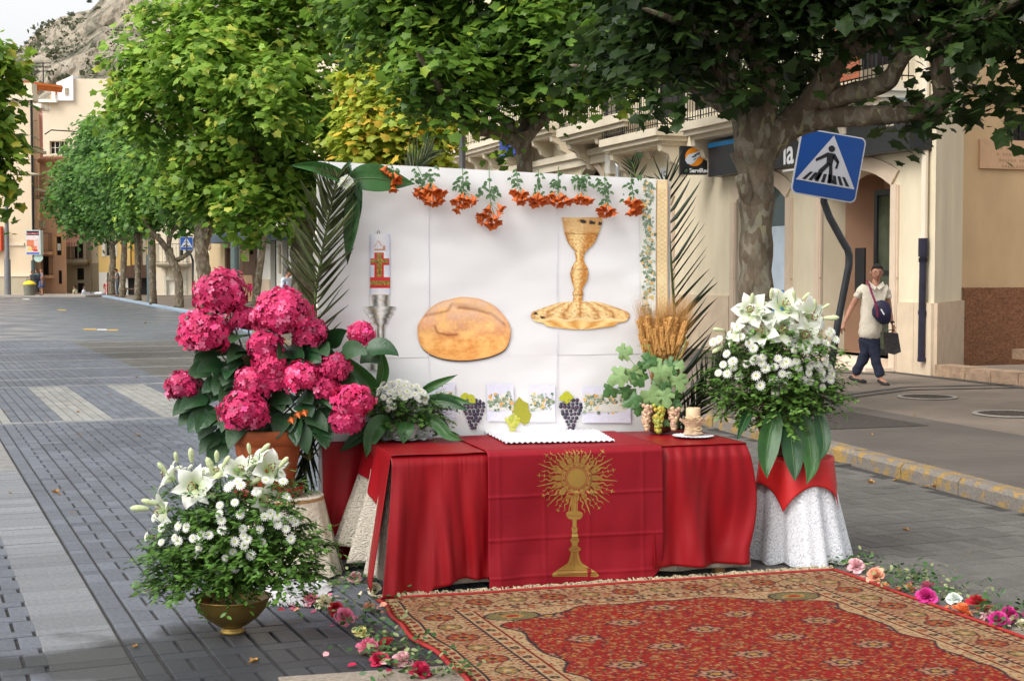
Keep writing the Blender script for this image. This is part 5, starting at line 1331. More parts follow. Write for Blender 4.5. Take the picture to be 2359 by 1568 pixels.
small_tree('crooked plane tree with a bowed trunk in front of the iron balcony', 411, 708, 0, .2, [([(412, 710), (412, 650), (405, 620), (392, 590), (388, 570)], [.2, .19, .19, .18, .18]), ([(388, 580), (370, 555), (345, 530), (330, 500)], [.14, .13, .1, .06]), ([(406, 600), (425, 590), (440, 575), (452, 540)], [.12, .11, .1, .06]), ([(388, 578), (392, 545), (410, 510), (420, 470)], [.12, .1, .09, .06])],
 [(380, 470, 50, 0), (340, 430, 60, 0), (420, 490, 40, 0), (320, 490, 40, 0), (380, 400, 60, 1), (300, 390, 60, 1)], 4800, .26, green, 23)
small_tree('slim straight plane tree at the kerb right of the dark lamp post', 352, 699.5, 0, .2, [([(353, 701), (351, 640), (350, 580), (349, 520)], [.19, .17, .16, .15]), ([(350, 540), (370, 510), (390, 470)], [.1, .09, .05]), ([(350, 530), (330, 500), (310, 460)], [.1, .09, .05])],
 [(330, 470, 45, 0), (300, 440, 50, 0), (280, 370, 60, 0), (360, 440, 45, 0), (320, 330, 55, 1)], 3600, .28, dgreen, 24)
small_tree('slim plane tree trunk just left of the dark lamp post', 317, 692, 0, .2, [([(317, 693), (318, 640), (317, 580), (316, 530)], [.2, .18, .17, .16]), ([(317, 560), (295, 525), (270, 500)], [.1, .09, .05]), ([(317, 550), (340, 520), (350, 490)], [.1, .09, .05])],
 [(260, 470, 50, 0), (300, 500, 38, 0), (240, 400, 55, 0), (290, 310, 50, 0), (230, 330, 50, 1)], 3600, .3, dgreen, 25)
small_tree('plane tree beside the person looking at a phone', 281, 684.5, 0, .2, [([(281, 686), (283, 640), (286, 580), (286, 540)], [.2, .18, .17, .17]), ([(286, 560), (265, 530), (240, 510)], [.1, .09, .05]), ([(286, 555), (300, 520), (320, 500)], [.1, .09, .05])],
 [(215, 490, 45, 0), (180, 440, 45, 0), (200, 380, 50, 0), (260, 510, 35, 0), (235, 300, 40, 0), (260, 420, 50, 1)], 3600, .32, dgreen, 26)
small_tree('farthest plane tree of the row, forked low beside the waiter in red', 258, 679, 0, .2, [([(258, 680), (257, 640), (260, 600), (258, 570), (257, 555)], [.24, .22, .2, .2, .2]), ([(257, 560), (235, 540), (210, 520), (195, 495)], [.12, .11, .09, .05]), ([(258, 565), (280, 548), (300, 535), (310, 510)], [.12, .11, .09, .05])],
 [(150, 470, 36, 0), (170, 510, 28, 0), (215, 525, 25, 0), (130, 440, 22, 0), (160, 400, 36, 0), (240, 530, 22, 0), (200, 440, 50, 0), (185, 350, 36, 1), (205, 300, 30, 1), (320, 530, 22, 0)], 3400, .34, dgreen, 27)
# --- left edge tree
et = tree('plane_tree', 'plane tree reaching in from beyond the left edge', G(-330, 900, 0), GR); D = et.location.y
et_d = 28.0
b = MB(); limb(b, [(-330, 900), (-320, 700), (-300, 540), (-280, 480)], D, [.3, .22, .2, .2], 10); limb(b, [(-290, 500), (-200, 400), (-100, 330), (-20, 300)], [D, D+2, D+6, et_d], [.14, .1, .07, .04], 8)
limb(b, [(-290, 500), (-220, 300), (-120, 150), (-20, 140)], [D, D+2, D+6, et_d], [.14, .1, .07, .04], 8); b.build('trunk', M_bark, et, smooth=True)
leaves('crown', et, [(-8, 135, 38), (12, 180, 24), (-14, 230, 42), (8, 295, 20), (-6, 370, 24), (-26, 430, 26), (4, 450, 10), (-90, 150, 100), (-90, 320, 110), (-200, 230, 130), (-20, 500, 16)], 4200, .2, et_d, pal((.10, .20, .03), (.34, .50, .055), (.6, .56, .08), .1, .5), singles=60, rseed=31, cl=20)
# ================================================================== ALTAR TABLE
M_sat = mat('red_satin', (.235, .003, .007, 1), .42, .10, 3, .10, 350, spec=.25)
M_mattered = mat('red_cotton', (.235, .006, .014, 1), .6, .07, 4, .2, 500, spec=.18)
M_scar = mat('scarlet_cloth', (.52, .012, .012, 1), .5, .08, 4, .1, 300)
M_quilt = mat('cream_quilt', (.62, .56, .46, 1), .9, .10, 40, 1.6, 75, stretch=(1, 1, 1.8))
M_pine = mat('pine', (.42, .22, .09, 1), .6, .2, 6, stretch=(1, 1, .15))
TW = BUZ(1712, 1020, 0)[0]; TZ = .735; TD = .72
tbl = thing('altar_table', 'long trestle table hidden under red cloths, only a pine rail showing at its left end', 'table', A(TW/2, TD/2, 0))
def abox(b, u0, u1, v0, v1, z0, z1, mi=0): return b.obox(A(u0, v0, z0), AU*(u1-u0), AV*(v1-v0), (0, 0, z1-z0), mi)
b = MB(); abox(b, .01, TW-.01, .01, TD, TZ-.04, TZ-.006); b.build('tabletop', M_pine, tbl)
for u in (.06, TW-.14):
 for v in (.06, TD-.12):
  b = MB(); abox(b, u, u+.06, v, v+.05, 0, TZ-.04); b.build('leg', M_pine, tbl)
b = MB(); abox(b, .05, .11, .05, TD-.05, .14, .22); b.build('rail', M_pine, tbl)
b = MB(); abox(b, .1, TW-.1, .09, .13, .16, .22); b.build('rail', M_pine, tbl)
def hemfn(pts, v=0):
 q = sorted([BUZ(x, y, v) for x, y in pts])
 def f(u):
  if u <= q[0][0]: return q[0][1]
  for a, c in zip(q, q[1:]):
   if a[0] <= u <= c[0]: return a[1]+(c[1]-a[1])*(u-a[0])/(c[0]-a[0]+1e-9)
  return q[-1][1]
 return f
def n3(x, y, z): return noise.noise(Vector((x, y, z)))
# --- cream quilt skirt
qt = thing('cream_quilt', 'cream textured bedspread hanging under the red cloths of the altar table', 'bedspread', A(TW/2, .2, .02))
def skirt(u, v):                       # path round: left side (back to front), front, right side
 L1 = TD; s_ = u*(2*TD+TW)
 t = v
 if s_ < L1: vv = TD-s_; p = A(0, vv, 0); out = -AU; hem = .15+.05*n3(vv*9, 0, 1) - .09*(1-vv/TD)
 elif s_ < L1+TW: uu = s_-L1; p = A(uu, 0, 0); out = -AV; hem = .045+.02*n3(uu*4, 0, 2)
 else: vv = s_-L1-TW; p = A(TW, vv, 0); out = AU; hem = .03
 fl = .004+(.05*t+.02*t*sin(s_*26)+.012*t*sin(s_*61+1))*(.12 if L1 < s_ < L1+TW-.02 else (1+2.2*min(1, (L1-s_)/L1) if s_ <= L1 else .3)) - .012*max(0, 1-t*8)
 if s_ > L1+TW: fl += .03*t*t
 return p+out*fl+Vector((0, 0, TZ-.035-(TZ-.035-hem)*t))
g_ = MB(); g_.grid(skirt, 260, 26); g_.build('skirt', M_quilt, qt, smooth=True, thick=.006)
# --- red satin under-cloth (two visible sides), top and left overhang
rc = thing('red_satin_cloth', 'shiny dark red satin cloth covering the altar table with long folds', 'tablecloth', A(TW/2, .3, .05))
uC0, uC1 = BUZ(1118, 1200, 0)[0], BUZ(1518, 1200, 0)[0]
hemL = hemfn([(912, 1374), (985, 1368), (992, 1342), (1060, 1332), (1118, 1324), (1200, 1320)]); hemR = hemfn([(1480, 1304), (1540, 1299), (1722, 1292), (1745, 1290)])
def foldL(s_, t):
 return t**.8*(.045+.075*n3(s_*5.5+.5*t, t*.8, 0)+.032*n3(s_*13-.6*t, t*1.3, 3)) + .003*n3(s_*60, 0, 1)*max(0, 1-t*4)
def frontL(u, v):
 uu = -.02+u*(uC0+.06); z = TZ+.004-(TZ+.004-max(.012, hemL(uu)+.012*sin(uu*23)*v))*v
 sh = -.07*(v**1.5)*max(0, 1-uu/.22)
 f_ = foldL(uu*1.4, v)+.02+.05*v*v*max(0, 1-uu/.35)
 ez = min(1, v*18); return A(uu+sh, .0-f_*ez+.012*(1-ez), z-.012*(1-min(1, v*12))*0)
g_ = MB(); g_.grid(frontL, 110, 46); g_.build('front_left_drop', M_sat, rc, smooth=True, thick=.002)
def frontR(u, v):
 uu = uC1-.06+u*(TW-uC1+.07); z = TZ+.004-(TZ+.004-hemR(uu))*v
 f_ = .022*min(1, v*10)+v**.8*(.045+.085*n3(uu*6-.6*v, v*.8, 7)+.035*n3(uu*15+.8*v, v*1.3, 8)) + .006*sin(uu*95)*max(0, 1-v*3)*min(1, v*20)
 return A(uu+.05*sin(pi*min(1, v*1.15))*max(0, (uu-TW+.2)/.2), -f_, z)
g_ = MB(); g_.grid(frontR, 80, 46); g_.build('front_right_drop', M_sat, rc, smooth=True, thick=.002)
def sideL(u, v):                      # u: 0 front .. 1 back
 vv = TD*u
 pts = [(0, .02), (.09, .10), (.15, .30), (.22, .43), (.42, .52), (.72, .58), (.8, .60)]
 h = .1
 for a, c in zip(pts, pts[1:]):
  if a[0] <= vv <= c[0]: h = a[1]+(c[1]-a[1])*(vv-a[0])/(c[0]-a[0])
 z = TZ+.004-(TZ+.004-h)*v; d = v*(.03+.07*max(0, 1-vv/.3)+.02*sin(vv*22))
 return A(-.02-d*1.1, vv, z)
g_ = MB(); g_.grid(sideL, 50, 34); g_.build('left_drop', M_sat, rc, smooth=True, thick=.002)
def sideR(u, v):
 vv = TD*u; z = TZ+.004-(TZ+.004-.10)*v; d = .012+.06*sin(pi*min(1, v*1.15))+v*.02*sin(vv*25)
 return A(TW+d, vv, z)
g_ = MB(); g_.grid(sideR, 40, 30); g_.build('right_drop', M_sat, rc, smooth=True, thick=.002)
g_ = MB(); g_.grid(lambda u, v: A(-.022+(TW+.036)*u, -.012+(TD+.02)*v, TZ+.003+.003*n3(u*9, v*5, 0)+.003*max(0, n3(u*20, v*3, 5))), 90, 36); g_.build('top', M_sat, rc, smooth=True, thick=.002)
# red backing hanging on the panel, left of the table
bk = thing('red_backing_cloth', 'dark red cloth pinned to the lower left of the panel behind the table', 'cloth', BP(780, 1290, .775))
bu0, bz0 = BUZ(741, 1017, .775); bu1 = .12
g_ = MB(); g_.grid(lambda u, v: A(bu0+(bu1-bu0)*u, .765-v*(.02+.02*sin(u*17+v*3)), bz0-(bz0-.06)*v), 40, 30); g_.build('drop', M_sat, bk, smooth=True, thick=.003)
# --- centre cloth with the gold monstrance
cc = thing('monstrance_banner', 'matt red cloth with a printed gold monstrance hanging down the middle of the altar', 'tablecloth', A((uC0+uC1)/2, 0, .03))
hemC = hemfn([(1118, 1351), (1190, 1348), (1300, 1339), (1375, 1330), (1490, 1326), (1515, 1300)])
def CF(u, z, out=0.0):
 t = max(0, min(1, (TZ-z)/TZ)); x = (u-uC0)/(uC1-uC0)
 cre = 0
 for k_, zz in ((0, .50), (1, .27), (2, .07)): cre += .004*math.exp(-((z-zz)/.006)**2)
 for xx in (.06, .32, .57, .88): cre += .0035*math.exp(-((x-xx)/.008)**2)
 f_ = .05 + t*(.012*sin(x*9+1)+.045*n3(x*2.6+.4*t, t*1.4, 5)+.018*n3(x*7, t*3.5, 9)) + .012*math.exp(-((x-.95)/.12)**2)*t + cre + .035*max(0, t-.75)**1*4*(.3+.2*sin(x*8))
 ez = min(1, (TZ+.012-z)/.03); ez = max(0, ez)
 return A(u, -f_*(1-(1-ez)**2)-out, z)
def cen(u, v):
 uu = uC0+(uC1-uC0)*u; h = max(.010, hemC(uu)); z = TZ+.012-(TZ+.012-h)*v
 return CF(uu+.012*v*sin(u*3), z)
g_ = MB(); g_.grid(cen, 120, 110); g_.build('front_drop', M_mattered, cc, smooth=True, thick=.0015)
g_ = MB(); g_.grid(lambda u, v: A(uC0+(uC1-uC0)*u, -.0+TD*v, TZ+.0115+.002*n3(u*7, v*5, 9)+.003*math.exp(-((u-.32)/.01)**2)), 40, 26); g_.build('top', M_mattered, cc, smooth=True, thick=.0015)
M_gold = mat('gold_print', (.36, .225, .05, 1), .38, .10, 8, metal=.35, spec=.5)
M_redline = mat('red_line', (.25, .012, .02, 1), .6)
mcx, mcy = 1327.5, 1100.0
def MP(x, y, o=.002):                 # picture point of the print -> on the cloth
 u, z = BUZ(x, y, -.05); return CF(u, min(z, TZ+.004), o)
def ribbon(b, pts, wds, o=.002):
 for i in range(len(pts)-1):
  (x0, y0), (x1, y1) = pts[i], pts[i+1]; dx, dy = x1-x0, y1-y0; l = math.hypot(dx, dy)+1e-9; nx, ny = -dy/l, dx/l
  if i == 0: pa = (x0+nx*wds[0], y0+ny*wds[0]); pb = (x0-nx*wds[0], y0-ny*wds[0])
  qa = (x1+nx*wds[i+1], y1+ny*wds[i+1]); qb = (x1-nx*wds[i+1], y1-ny*wds[i+1])
  b.quad(MP(*pa, o), MP(*qa, o), MP(*qb, o), MP(*pb, o)); pa, pb = qa, qb
def ringm(b, r0, r1, n, o, cx=mcx, cy=mcy, nr=1):
 for j in range(nr):
  ra, rb = r0+(r1-r0)*j/nr, r0+(r1-r0)*(j+1)/nr
  for i in range(n):
   a0, a1 = 2*pi*i/n, 2*pi*(i+1)/n
   b.quad(MP(cx+ra*cos(a0), cy+ra*sin(a0), o), MP(cx+rb*cos(a0), cy+rb*sin(a0), o), MP(cx+rb*cos(a1), cy+rb*sin(a1), o), MP(cx+ra*cos(a1), cy+ra*sin(a1), o))
gp = MB()
ringm(gp, .01, 36, 48, .002, nr=6)
for i in range(48):                    # body with wavy edge
 pass
for i in range(16):
 a_ = 2*pi*i/16; ribbon(gp, [(mcx+r*cos(a_), mcy+r*sin(a_)) for r in (36, 44, 52, 60)], [6, 6.5, 4.2, .8])
nrays = 44
for i in range(nrays):
 a_ = 2*pi*(i+.5)/nrays
 if abs(a_-pi/2) < .16: continue
 kind = i % 4; L_ = (94, 86, 92, 84)[kind]*(1.0 if abs(sin(a_)) < .8 else .96)
 if sin(a_) < -.75: L_ *= .80
 ps_ = []
 for k in range(11):
  r = 46+(L_-46)*k/10; w_ = (2.6*sin(k*1.25) if kind % 2 else 0); ps_.append((mcx+r*cos(a_)-w_*sin(a_), mcy+r*sin(a_)+w_*cos(a_)))
 if kind == 2:                      # fleur sprig rays
  ribbon(gp, ps_, [.6]*11)
  for rr_, s_ in ((62, 3.4), (74, 4), (86, 5)):
   x, y = mcx+rr_*cos(a_), mcy+rr_*sin(a_)
   ribbon(gp, [(x-s_*sin(a_), y+s_*cos(a_)), (x, y), (x+s_*sin(a_), y-s_*cos(a_))], [.4, 1.8, .4], .0022)
 else: ribbon(gp, ps_, [1.7*(1-k/10)**.7+.45 for k in range(11)])
cx0 = 1176+590*.25
def prof_fill(b, prof, x0=None, o=.002):
 for (ya, wa), (yb, wb) in zip(prof, prof[1:]):
  n = max(1, int((yb-ya)/10))
  for i in range(n):
   t0, t1 = i/n, (i+1)/n; y0, y1 = ya+(yb-ya)*t0, ya+(yb-ya)*t1; w0, w1 = wa+(wb-wa)*t0, wa+(wb-wa)*t1
   for h in range(4):
    f0, f1 = -1+h*.5, -.5+h*.5
    b.quad(MP(cx0+w0*f0*.25, 980+y1*0+y0*.25, o), MP(cx0+w0*f1*.25, 980+y0*.25, o), MP(cx0+w1*f1*.25, 980+y1*.25, o), MP(cx0+w1*f0*.25, 980+y1*.25, o))
prof_fill(gp, [(640, 32), (690, 30), (785, 28), (787, 45), (800, 70), (825, 74), (850, 60), (862, 45), (865, 18), (935, 18), (937, 30), (950, 28), (985, 22), (1000, 28), (1030, 30), (1045, 42), (1065, 40), (1075, 28), (1105, 28), (1115, 35), (1130, 58), (1145, 55), (1155, 38), (1180, 38), (1230, 50), (1265, 66), (1290, 105), (1310, 140), (1330, 170), (1350, 200), (1372, 218), (1388, 205)])
gp.build('gold_monstrance', M_gold, cc)
rp = MB()
ringm(rp, 22, 23, 40, .0035); ringm(rp, 25.5, 26.8, 40, .0035); ringm(rp, 34.5, 35.2, 40, .0035)
for i in range(16):
 a_ = 2*pi*(i+.5)/16; ringm(rp, .01, 2.2 if i % 2 else 1.4, 8, .0037, mcx+30*cos(a_), mcy+30*sin(a_))
for i in range(8):
 a_ = 2*pi*i/8
 for s_ in (-1, 1): ribbon(rp, [(mcx+36*cos(a_+s_*.3), mcy+36*sin(a_+s_*.3)), (mcx+48*cos(a_+s_*.16), mcy+48*sin(a_+s_*.16)), (mcx+58*cos(a_), mcy+58*sin(a_))], [.4, .4, .3], .0035)
 ribbon(rp, [(mcx+38*cos(a_), mcy+38*sin(a_)), (mcx+52*cos(a_), mcy+52*sin(a_))], [.3, .3], .0035)
 a2 = a_+pi/8; ringm(rp, 2.3, 3, 10, .0036, mcx+50*cos(a2), mcy+50*sin(a2)); ringm(rp, .01, .9, 6, .0036, mcx+50*cos(a2), mcy+50*sin(a2))
for y, w_ in ((826, 70), (937, 28), (985, 22), (1046, 40), (1110, 28), (1130, 50), (1158, 34), (1330, 160), (1352, 180), (1372, 190)):
 ribbon(rp, [(cx0-w_*.24, 980+y*.25), (cx0, 980+(y+4)*.25), (cx0+w_*.24, 980+y*.25)], [.45]*3, .0035)
for x in (-12, 12, 0): ribbon(rp, [(cx0+x*.25, 980+1165*.25), (cx0+x*.3, 980+1230*.25), (cx0+x*.9, 980+1290*.25)], [.35]*3, .0035)
for x in (-16, 16): ribbon(rp, [(cx0+x*.25, 980+690*.25), (cx0+x*.25, 980+780*.25)], [.35]*2, .0035)
rp.build('print_lines', M_redline, cc, kind='stuff')

# ================================================================== WHITE PANEL WITH PRINTS
pu0 = BUZ(735, 900)[0]; pu1 = BUZ(1553, 900)[0]
pan = thing('panel', 'big white paper covered panel with printed candle, bread and chalice behind the altar', 'panel', A((pu0+pu1)/2, BV, 0))
zTL = BUZ(742, 372)[1]; zTR = BUZ(1535, 415)[1]
def ztop(u): return zTL+(zTR-zTL)*(u-pu0)/(pu1-pu0)
b = MB(); vs = []
for v in (BV+.006, BV+.05): vs += [A(pu0, v, .0), A(pu1-.03, v, 0), A(pu1-.03, v, ztop(pu1)-.005), A(pu0, v, ztop(pu0)-.005)]
b.add(vs, [[0, 1, 2, 3], [4, 7, 6, 5], [0, 4, 5, 1], [1, 5, 6, 2], [2, 6, 7, 3], [3, 7, 4, 0]]); b.build('backing_board', mat('board_side', (.45, .43, .40, 1), .8), pan)
M_paper = mat('white_paper', (.795, .795, .79, 1), .42, .015, 2, .0, spec=.35)
us = [pu0, BUZ(985, 700)[0], BUZ(1281, 700)[0], BUZ(1470, 700)[0], pu1]; zm_ = BUZ(1100, 819)[1]
k = 0
def bulge(u, z): return .009*n3(u*2.2, z*4.5, 1.5)+.004*n3(u*6, z*12, 4)
for i in range(4):
 for j, (za, zb) in enumerate(((.02, zm_), (zm_-.004, None))):
  u0_, u1_ = us[i], us[i+1]+(.006 if i < 3 else 0); base = -.001*((i+j) % 2) - .0015*j
  if i == 3:
   lean = BUZ(1575, 985)[0]-BUZ(1553, 900)[0]
  g_ = MB()
  def fn(a, c, u0_=u0_, u1_=u1_, za=za, zb=zb, i=i, base=base):
   u = u0_+(u1_-u0_)*a; zt_ = ztop(u) if zb is None else zb; z = za+(zt_-za)*c
   curl = 0
   if i == 3:
    e = max(0, a-.72)/.28; u += (.035-.03*z)*e; curl = .06*e*e
   return A(u, BV-.003+base-bulge(u, z)*(1 if i < 3 else .6)+curl - .004, z)
  g_.grid(fn, 24, 34); g_.build('paper_sheet', M_paper, pan, smooth=True)
# prints: flat pictures stuck on the paper
M_print = mat('print_ink', (1, 1, 1, 1), .4, .06, 60, attr=True, spec=.4)
def PR(x, y, o=.012):
 u, z = BUZ(x, y); return A(u, BV-.003-bulge(u, z)-o, z)
def mixc(a, c, t): t = max(0, min(1, t)); return tuple(a[i]+(c[i]-a[i])*t for i in range(3))
L3 = lambda r, g, bb: lin(r, g, bb)[:3]
# seams
b = MB()
for px in (985, 1281):
 pts = [(px-1.2, 400), (px+1.2, 400), (px+2, 1000), (px-1, 1000)]
 for i in range(20):
  y0, y1 = 400+30*i, 430+30*i; b.quad(PR(px-1, y0, .0125), PR(px+1, y0, .0125), PR(px+1, y1, .0125), PR(px-1, y1, .0125))
b.build('tape_seam', mat('tape', (.80, .80, .84, 1), .3), pan)
# bread
bo = [(70, 1060), (75, 1000), (120, 935), (160, 880), (250, 820), (340, 795), (440, 775), (560, 785), (650, 815), (740, 870), (800, 940), (840, 1010), (848, 1080), (830, 1160), (790, 1220), (700, 1265), (600, 1290), (480, 1305), (370, 1303), (260, 1285), (170, 1250), (110, 1200), (80, 1140)]
bo = [(940.8+x*.275, 470.4+y*.275) for x, y in bo]
def smooth_closed(p, k=4):
 out = []; n = len(p)
 for i in range(n):
  p0, p1, p2, p3 = p[i-1], p[i], p[(i+1) % n], p[(i+2) % n]
  for s_ in range(k):
   t = s_/k; out.append(tuple(.5*(2*p1[j]+(p2[j]-p0[j])*t+(2*p0[j]-5*p1[j]+4*p2[j]-p3[j])*t*t+(-p0[j]+3*p1[j]-3*p2[j]+p3[j])*t**3) for j in (0, 1)))
 return out
bo = smooth_closed(bo); cxb, cyb = 1066, 765
b = MB(); sh = [(cxb+(x-cxb)*.995+1, cyb+(y-cyb)*.99+3.5) for x, y in bo]
ns_ = len(sh); inn_ = [(cxb+(x-cxb)*.93, cyb+(y-cyb)*.93) for x, y in bo]
b.add([PR(x, y, .0125) for x, y in sh]+[PR(x, y, .0125) for x, y in inn_], [[i, ns_+i, ns_+(i+1) % ns_, (i+1) % ns_] for i in range(ns_)], 0, (*L3(70, 64, 66), 1)); b.build('bread_print_shadow', M_print, pan)
def crease(x, y, pts, w_):
 best = 1e9
 for (x0, y0), (x1, y1) in zip(pts, pts[1:]):
  dx, dy = x1-x0, y1-y0; t = max(0, min(1, ((x-x0)*dx+(y-y0)*dy)/(dx*dx+dy*dy))); best = min(best, math.hypot(x-x0-t*dx, y-y0-t*dy))
 return math.exp(-(best/w_)**2)
cr1 = [(1000, 752), (1005, 765), (1030, 772), (1050, 770)]; cr2 = [(970, 728), (1000, 722), (1030, 715), (1038, 700)]; cr3 = [(1055, 708), (1090, 712), (1130, 722), (1160, 748)]; cr4 = [(1040, 700), (1075, 705), (1110, 712)]
def breadc(x, y):
 n_ = n3(x*.03, y*.05, 1)*.6+n3(x*.12, y*.16, 2)*.35; st = n3(x*.5, y*.04, 3)*.4
 n5 = n3(x*.35, y*.28, 9); c = mixc(L3(252, 196, 120), L3(216, 132, 62), .45+n_*1.5+st*.7+n5*.35); ty = (y-686)/145
 c = mixc(c, L3(240, 208, 182), max(0, .95-ty*1.4)*(.7+1.2*n_)); c = mixc(c, L3(236, 174, 90), max(0, ty-.55)*1.0)
 for q, w_, s_ in ((cr1, 3, .6), (cr2, 2.6, .55), (cr3, 3, .65), (cr4, 5, .3)): c = mixc(c, L3(140, 70, 32), crease(x+2*n5, y+2*n_, q, w_)*s_*1.25)
 c = mixc(c, L3(232, 196, 160), crease(x, y, [(985, 715), (1020, 700), (1040, 695)], 7)*.6); c = mixc(c, L3(228, 190, 150), crease(x, y, [(1085, 702), (1125, 714), (1150, 740)], 8)*.5)
 return (*c, 1)
b = MB(); nb = len(bo); rings = 30; vs = []; cs = []
for j in range(rings+1):
 for i in range(nb):
  t = j/rings; x, y = cxb+(bo[i][0]-cxb)*t, cyb+(bo[i][1]-cyb)*t; vs.append(PR(x, y, .016)); c = breadc(x, y);
  if j >= rings-1: c = (*mixc(c, L3(190, 120, 76), .25), 1)
  cs.append(c)
b.v = vs; b.c = cs; b.usec = True
for j in range(rings):
 for i in range(nb): b.f.append([j*nb+i, j*nb+(i+1) % nb, (j+1)*nb+(i+1) % nb, (j+1)*nb+i]); b.mi.append(0)
b.build('bread_print', M_print, pan)
def rowprint(name, rows, cfn, nx=26, step=2.0, o=.0135):
 ys = []
 for (a, c) in zip(rows, rows[1:]):
  n = max(1, int((c[0]-a[0])/step)); ys += [(a[0]+(c[0]-a[0])*i/n, a[1]+(c[1]-a[1])*i/n, a[2]+(c[2]-a[2])*i/n) for i in range(n)]
 ys.append(rows[-1]); b = MB(); b.usec = True
 for y, xa, xb in ys:
  for i in range(nx+1):
   x = xa+(xb-xa)*i/nx; b.v.append(PR(x, y, o)); b.c.append((*cfn(x, y, i/nx), 1))
 for j in range(len(ys)-1):
  for i in range(nx): a_ = j*(nx+1)+i; b.f.append([a_, a_+1, a_+nx+2, a_+nx+1]); b.mi.append(0)
 return b.build(name, M_print, pan)
def crp(rows): return [(470.4+y*.275, 940.8+xa*.275, 940.8+xb*.275) for y, xa, xb in rows]
def goldc(x, y, t):
 s_ = .5+.5*cos((t-.35)*pi*2.2); n_ = n3(x*.22, y*.22, 5)*.9+n3(x*.6, y*.5, 6)*.5
 c = mixc(L3(190, 122, 46), L3(255, 226, 160), s_*.8+n_*.75)
 if t < .05 or t > .95: c = mixc(c, L3(140, 96, 50), .4)
 return c
def bowlc(x, y, t):
 yy = (y-470.4)/.275
 rim = 112+42*t
 if yy < rim+26 and t > .38 and yy > rim-2: return L3(50, 42, 40) if (t*9) % 2 < 1.3 else L3(214, 166, 100)
 c = goldc(x, y, t)
 if yy < 240: c = mixc(c, L3(226, 186, 128), .55)
 if abs(yy-245-8*t) < 5: c = mixc(c, L3(150, 96, 40), .6)
 return c
rows = [(112, 1272, 1600), (125, 1276, 1614), (150, 1281, 1614), (250, 1300, 1582), (310, 1320, 1560), (350, 1345, 1530), (385, 1380, 1490), (402, 1400, 1475)]
rowprint('chalice_print', crp(rows), bowlc)
rowprint('chalice_print', crp([(402, 1380, 1475), (430, 1392, 1462), (470, 1395, 1460), (500, 1375, 1470), (530, 1358, 1490), (580, 1345, 1498), (640, 1358, 1488), (700, 1378, 1455), (725, 1380, 1450), (740, 1366, 1456), (760, 1370, 1456), (775, 1378, 1448), (820, 1368, 1452), (832, 1340, 1478)]), lambda x, y, t: mixc(goldc(x, y, t), L3(90, 60, 40), .5*math.exp(-((y-(470.4+545*.275))/1.5)**2)+.5*math.exp(-((y-(470.4+760*.275))/1.5)**2)), nx=14)
def basec(x, y, t):
 yy = (y-470.4)/.275; xx = (x-940.8)/.275; c = goldc(x, y, (t*6) % 1*.7)
 if yy > 972+10*sin(t*22): c = mixc(L3(216, 156, 76), L3(250, 214, 144), .5+.5*sin(t*24+1));
 elif abs(yy-965-10*sin(t*22)) < 7: c = L3(240, 214, 160)
 if yy < 950:
  a_ = atan2(yy-820, (xx-1425)*.35); c = mixc(c, L3(120, 72, 30), .5*math.exp(-(sin(a_*7)/.12)**2)); c = mixc(c, L3(244, 216, 170), max(0, n3(xx*.04, yy*.06, 8))*1.2)
 if (1040 < xx < 1075 and 905 < yy < 925) or (1095 < xx < 1130 and 938 < yy < 955): c = L3(50, 40, 40)
 return c
sc_ = []
for yy in range(815, 1050, 7):
 a_ = (yy-930)/118.0; hw = 413*sqrt(max(.02, 1-a_*a_)) if yy > 900 else 130+(413*.96-130)*((yy-815)/85)**.8
 if yy > 980: hw *= 1-.10*(1 if (yy//24) % 2 else 0)
 sc_.append((yy, 1430-hw, 1430+hw))
rowprint('chalice_print', crp(sc_), basec, nx=60)
# candle and candlestick
def c6(x, y): return 666.4+x*.2201, 360.6+y*.2201
x0, y0 = c6(840, 812); x1, y1 = c6(1048, 1450)
def candc(x, y, t):
 cx_, cy_ = (x-666.4)/.2201, (y-360.6)/.2201
 c = mixc(L3(206, 210, 224), L3(240, 240, 242), sin(pi*t)); c = mixc(c, L3(176, 190, 228), math.exp(-(min(t, 1-t)/.04)**2)*.7)
 gold = mixc(L3(196, 160, 60), L3(90, 80, 50), .5+n3(cx_*.06, cy_*.06, 2))
 if 885 < cx_ < 985 and 1005 < cy_ < 1270 or 845 < cx_ < 1040 and 1065 < cy_ < 1135:
  inner = (908 < cx_ < 962 and 1012 < cy_ < 1268) or (845 < cx_ < 1032 and 1078 < cy_ < 1116)
  c = gold if inner else L3(206, 50, 44)
 if 1262 < cy_ < 1378: c = gold if 1300 < cy_ < 1345 else L3(206, 50, 50)
 if 885 < cx_ < 1000 and 965 < cy_ < 985 or (975 < cx_ < 1000 and 935 < cy_ < 980): c = L3(200, 150, 120)
 if 885 < cx_ < 960 and abs(abs(cx_-925)-(cy_-880)*.6) < 7 and 880 < cy_ < 950: c = L3(222, 190, 176)
 if cy_ > 1440: c = L3(190, 180, 160)
 return c
rowprint('candle_print', [(y0, x0, x1), (y1, x0, x1)], candc, nx=40, step=1.2)
def c9(x, y): return 705.6+x*.45, 352.8+y*.45
def silv(x, y, t):
 c = mixc(L3(90, 90, 84), L3(232, 232, 226), .5+.5*cos((t-.55)*11)+.3*n3(x*.3, y*.1, 1)); return mixc(c, L3(190, 150, 90), max(0, n3(x*.1, y*.2, 3))*.8)
rows9 = [(725, 322, 422), (783, 325, 420), (784, 288, 455), (798, 290, 452), (800, 298, 440), (822, 302, 440), (824, 315, 428), (842, 318, 425), (844, 328, 416), (868, 332, 412), (880, 352, 398), (1075, 355, 395), (1077, 312, 396), (1108, 315, 392)]
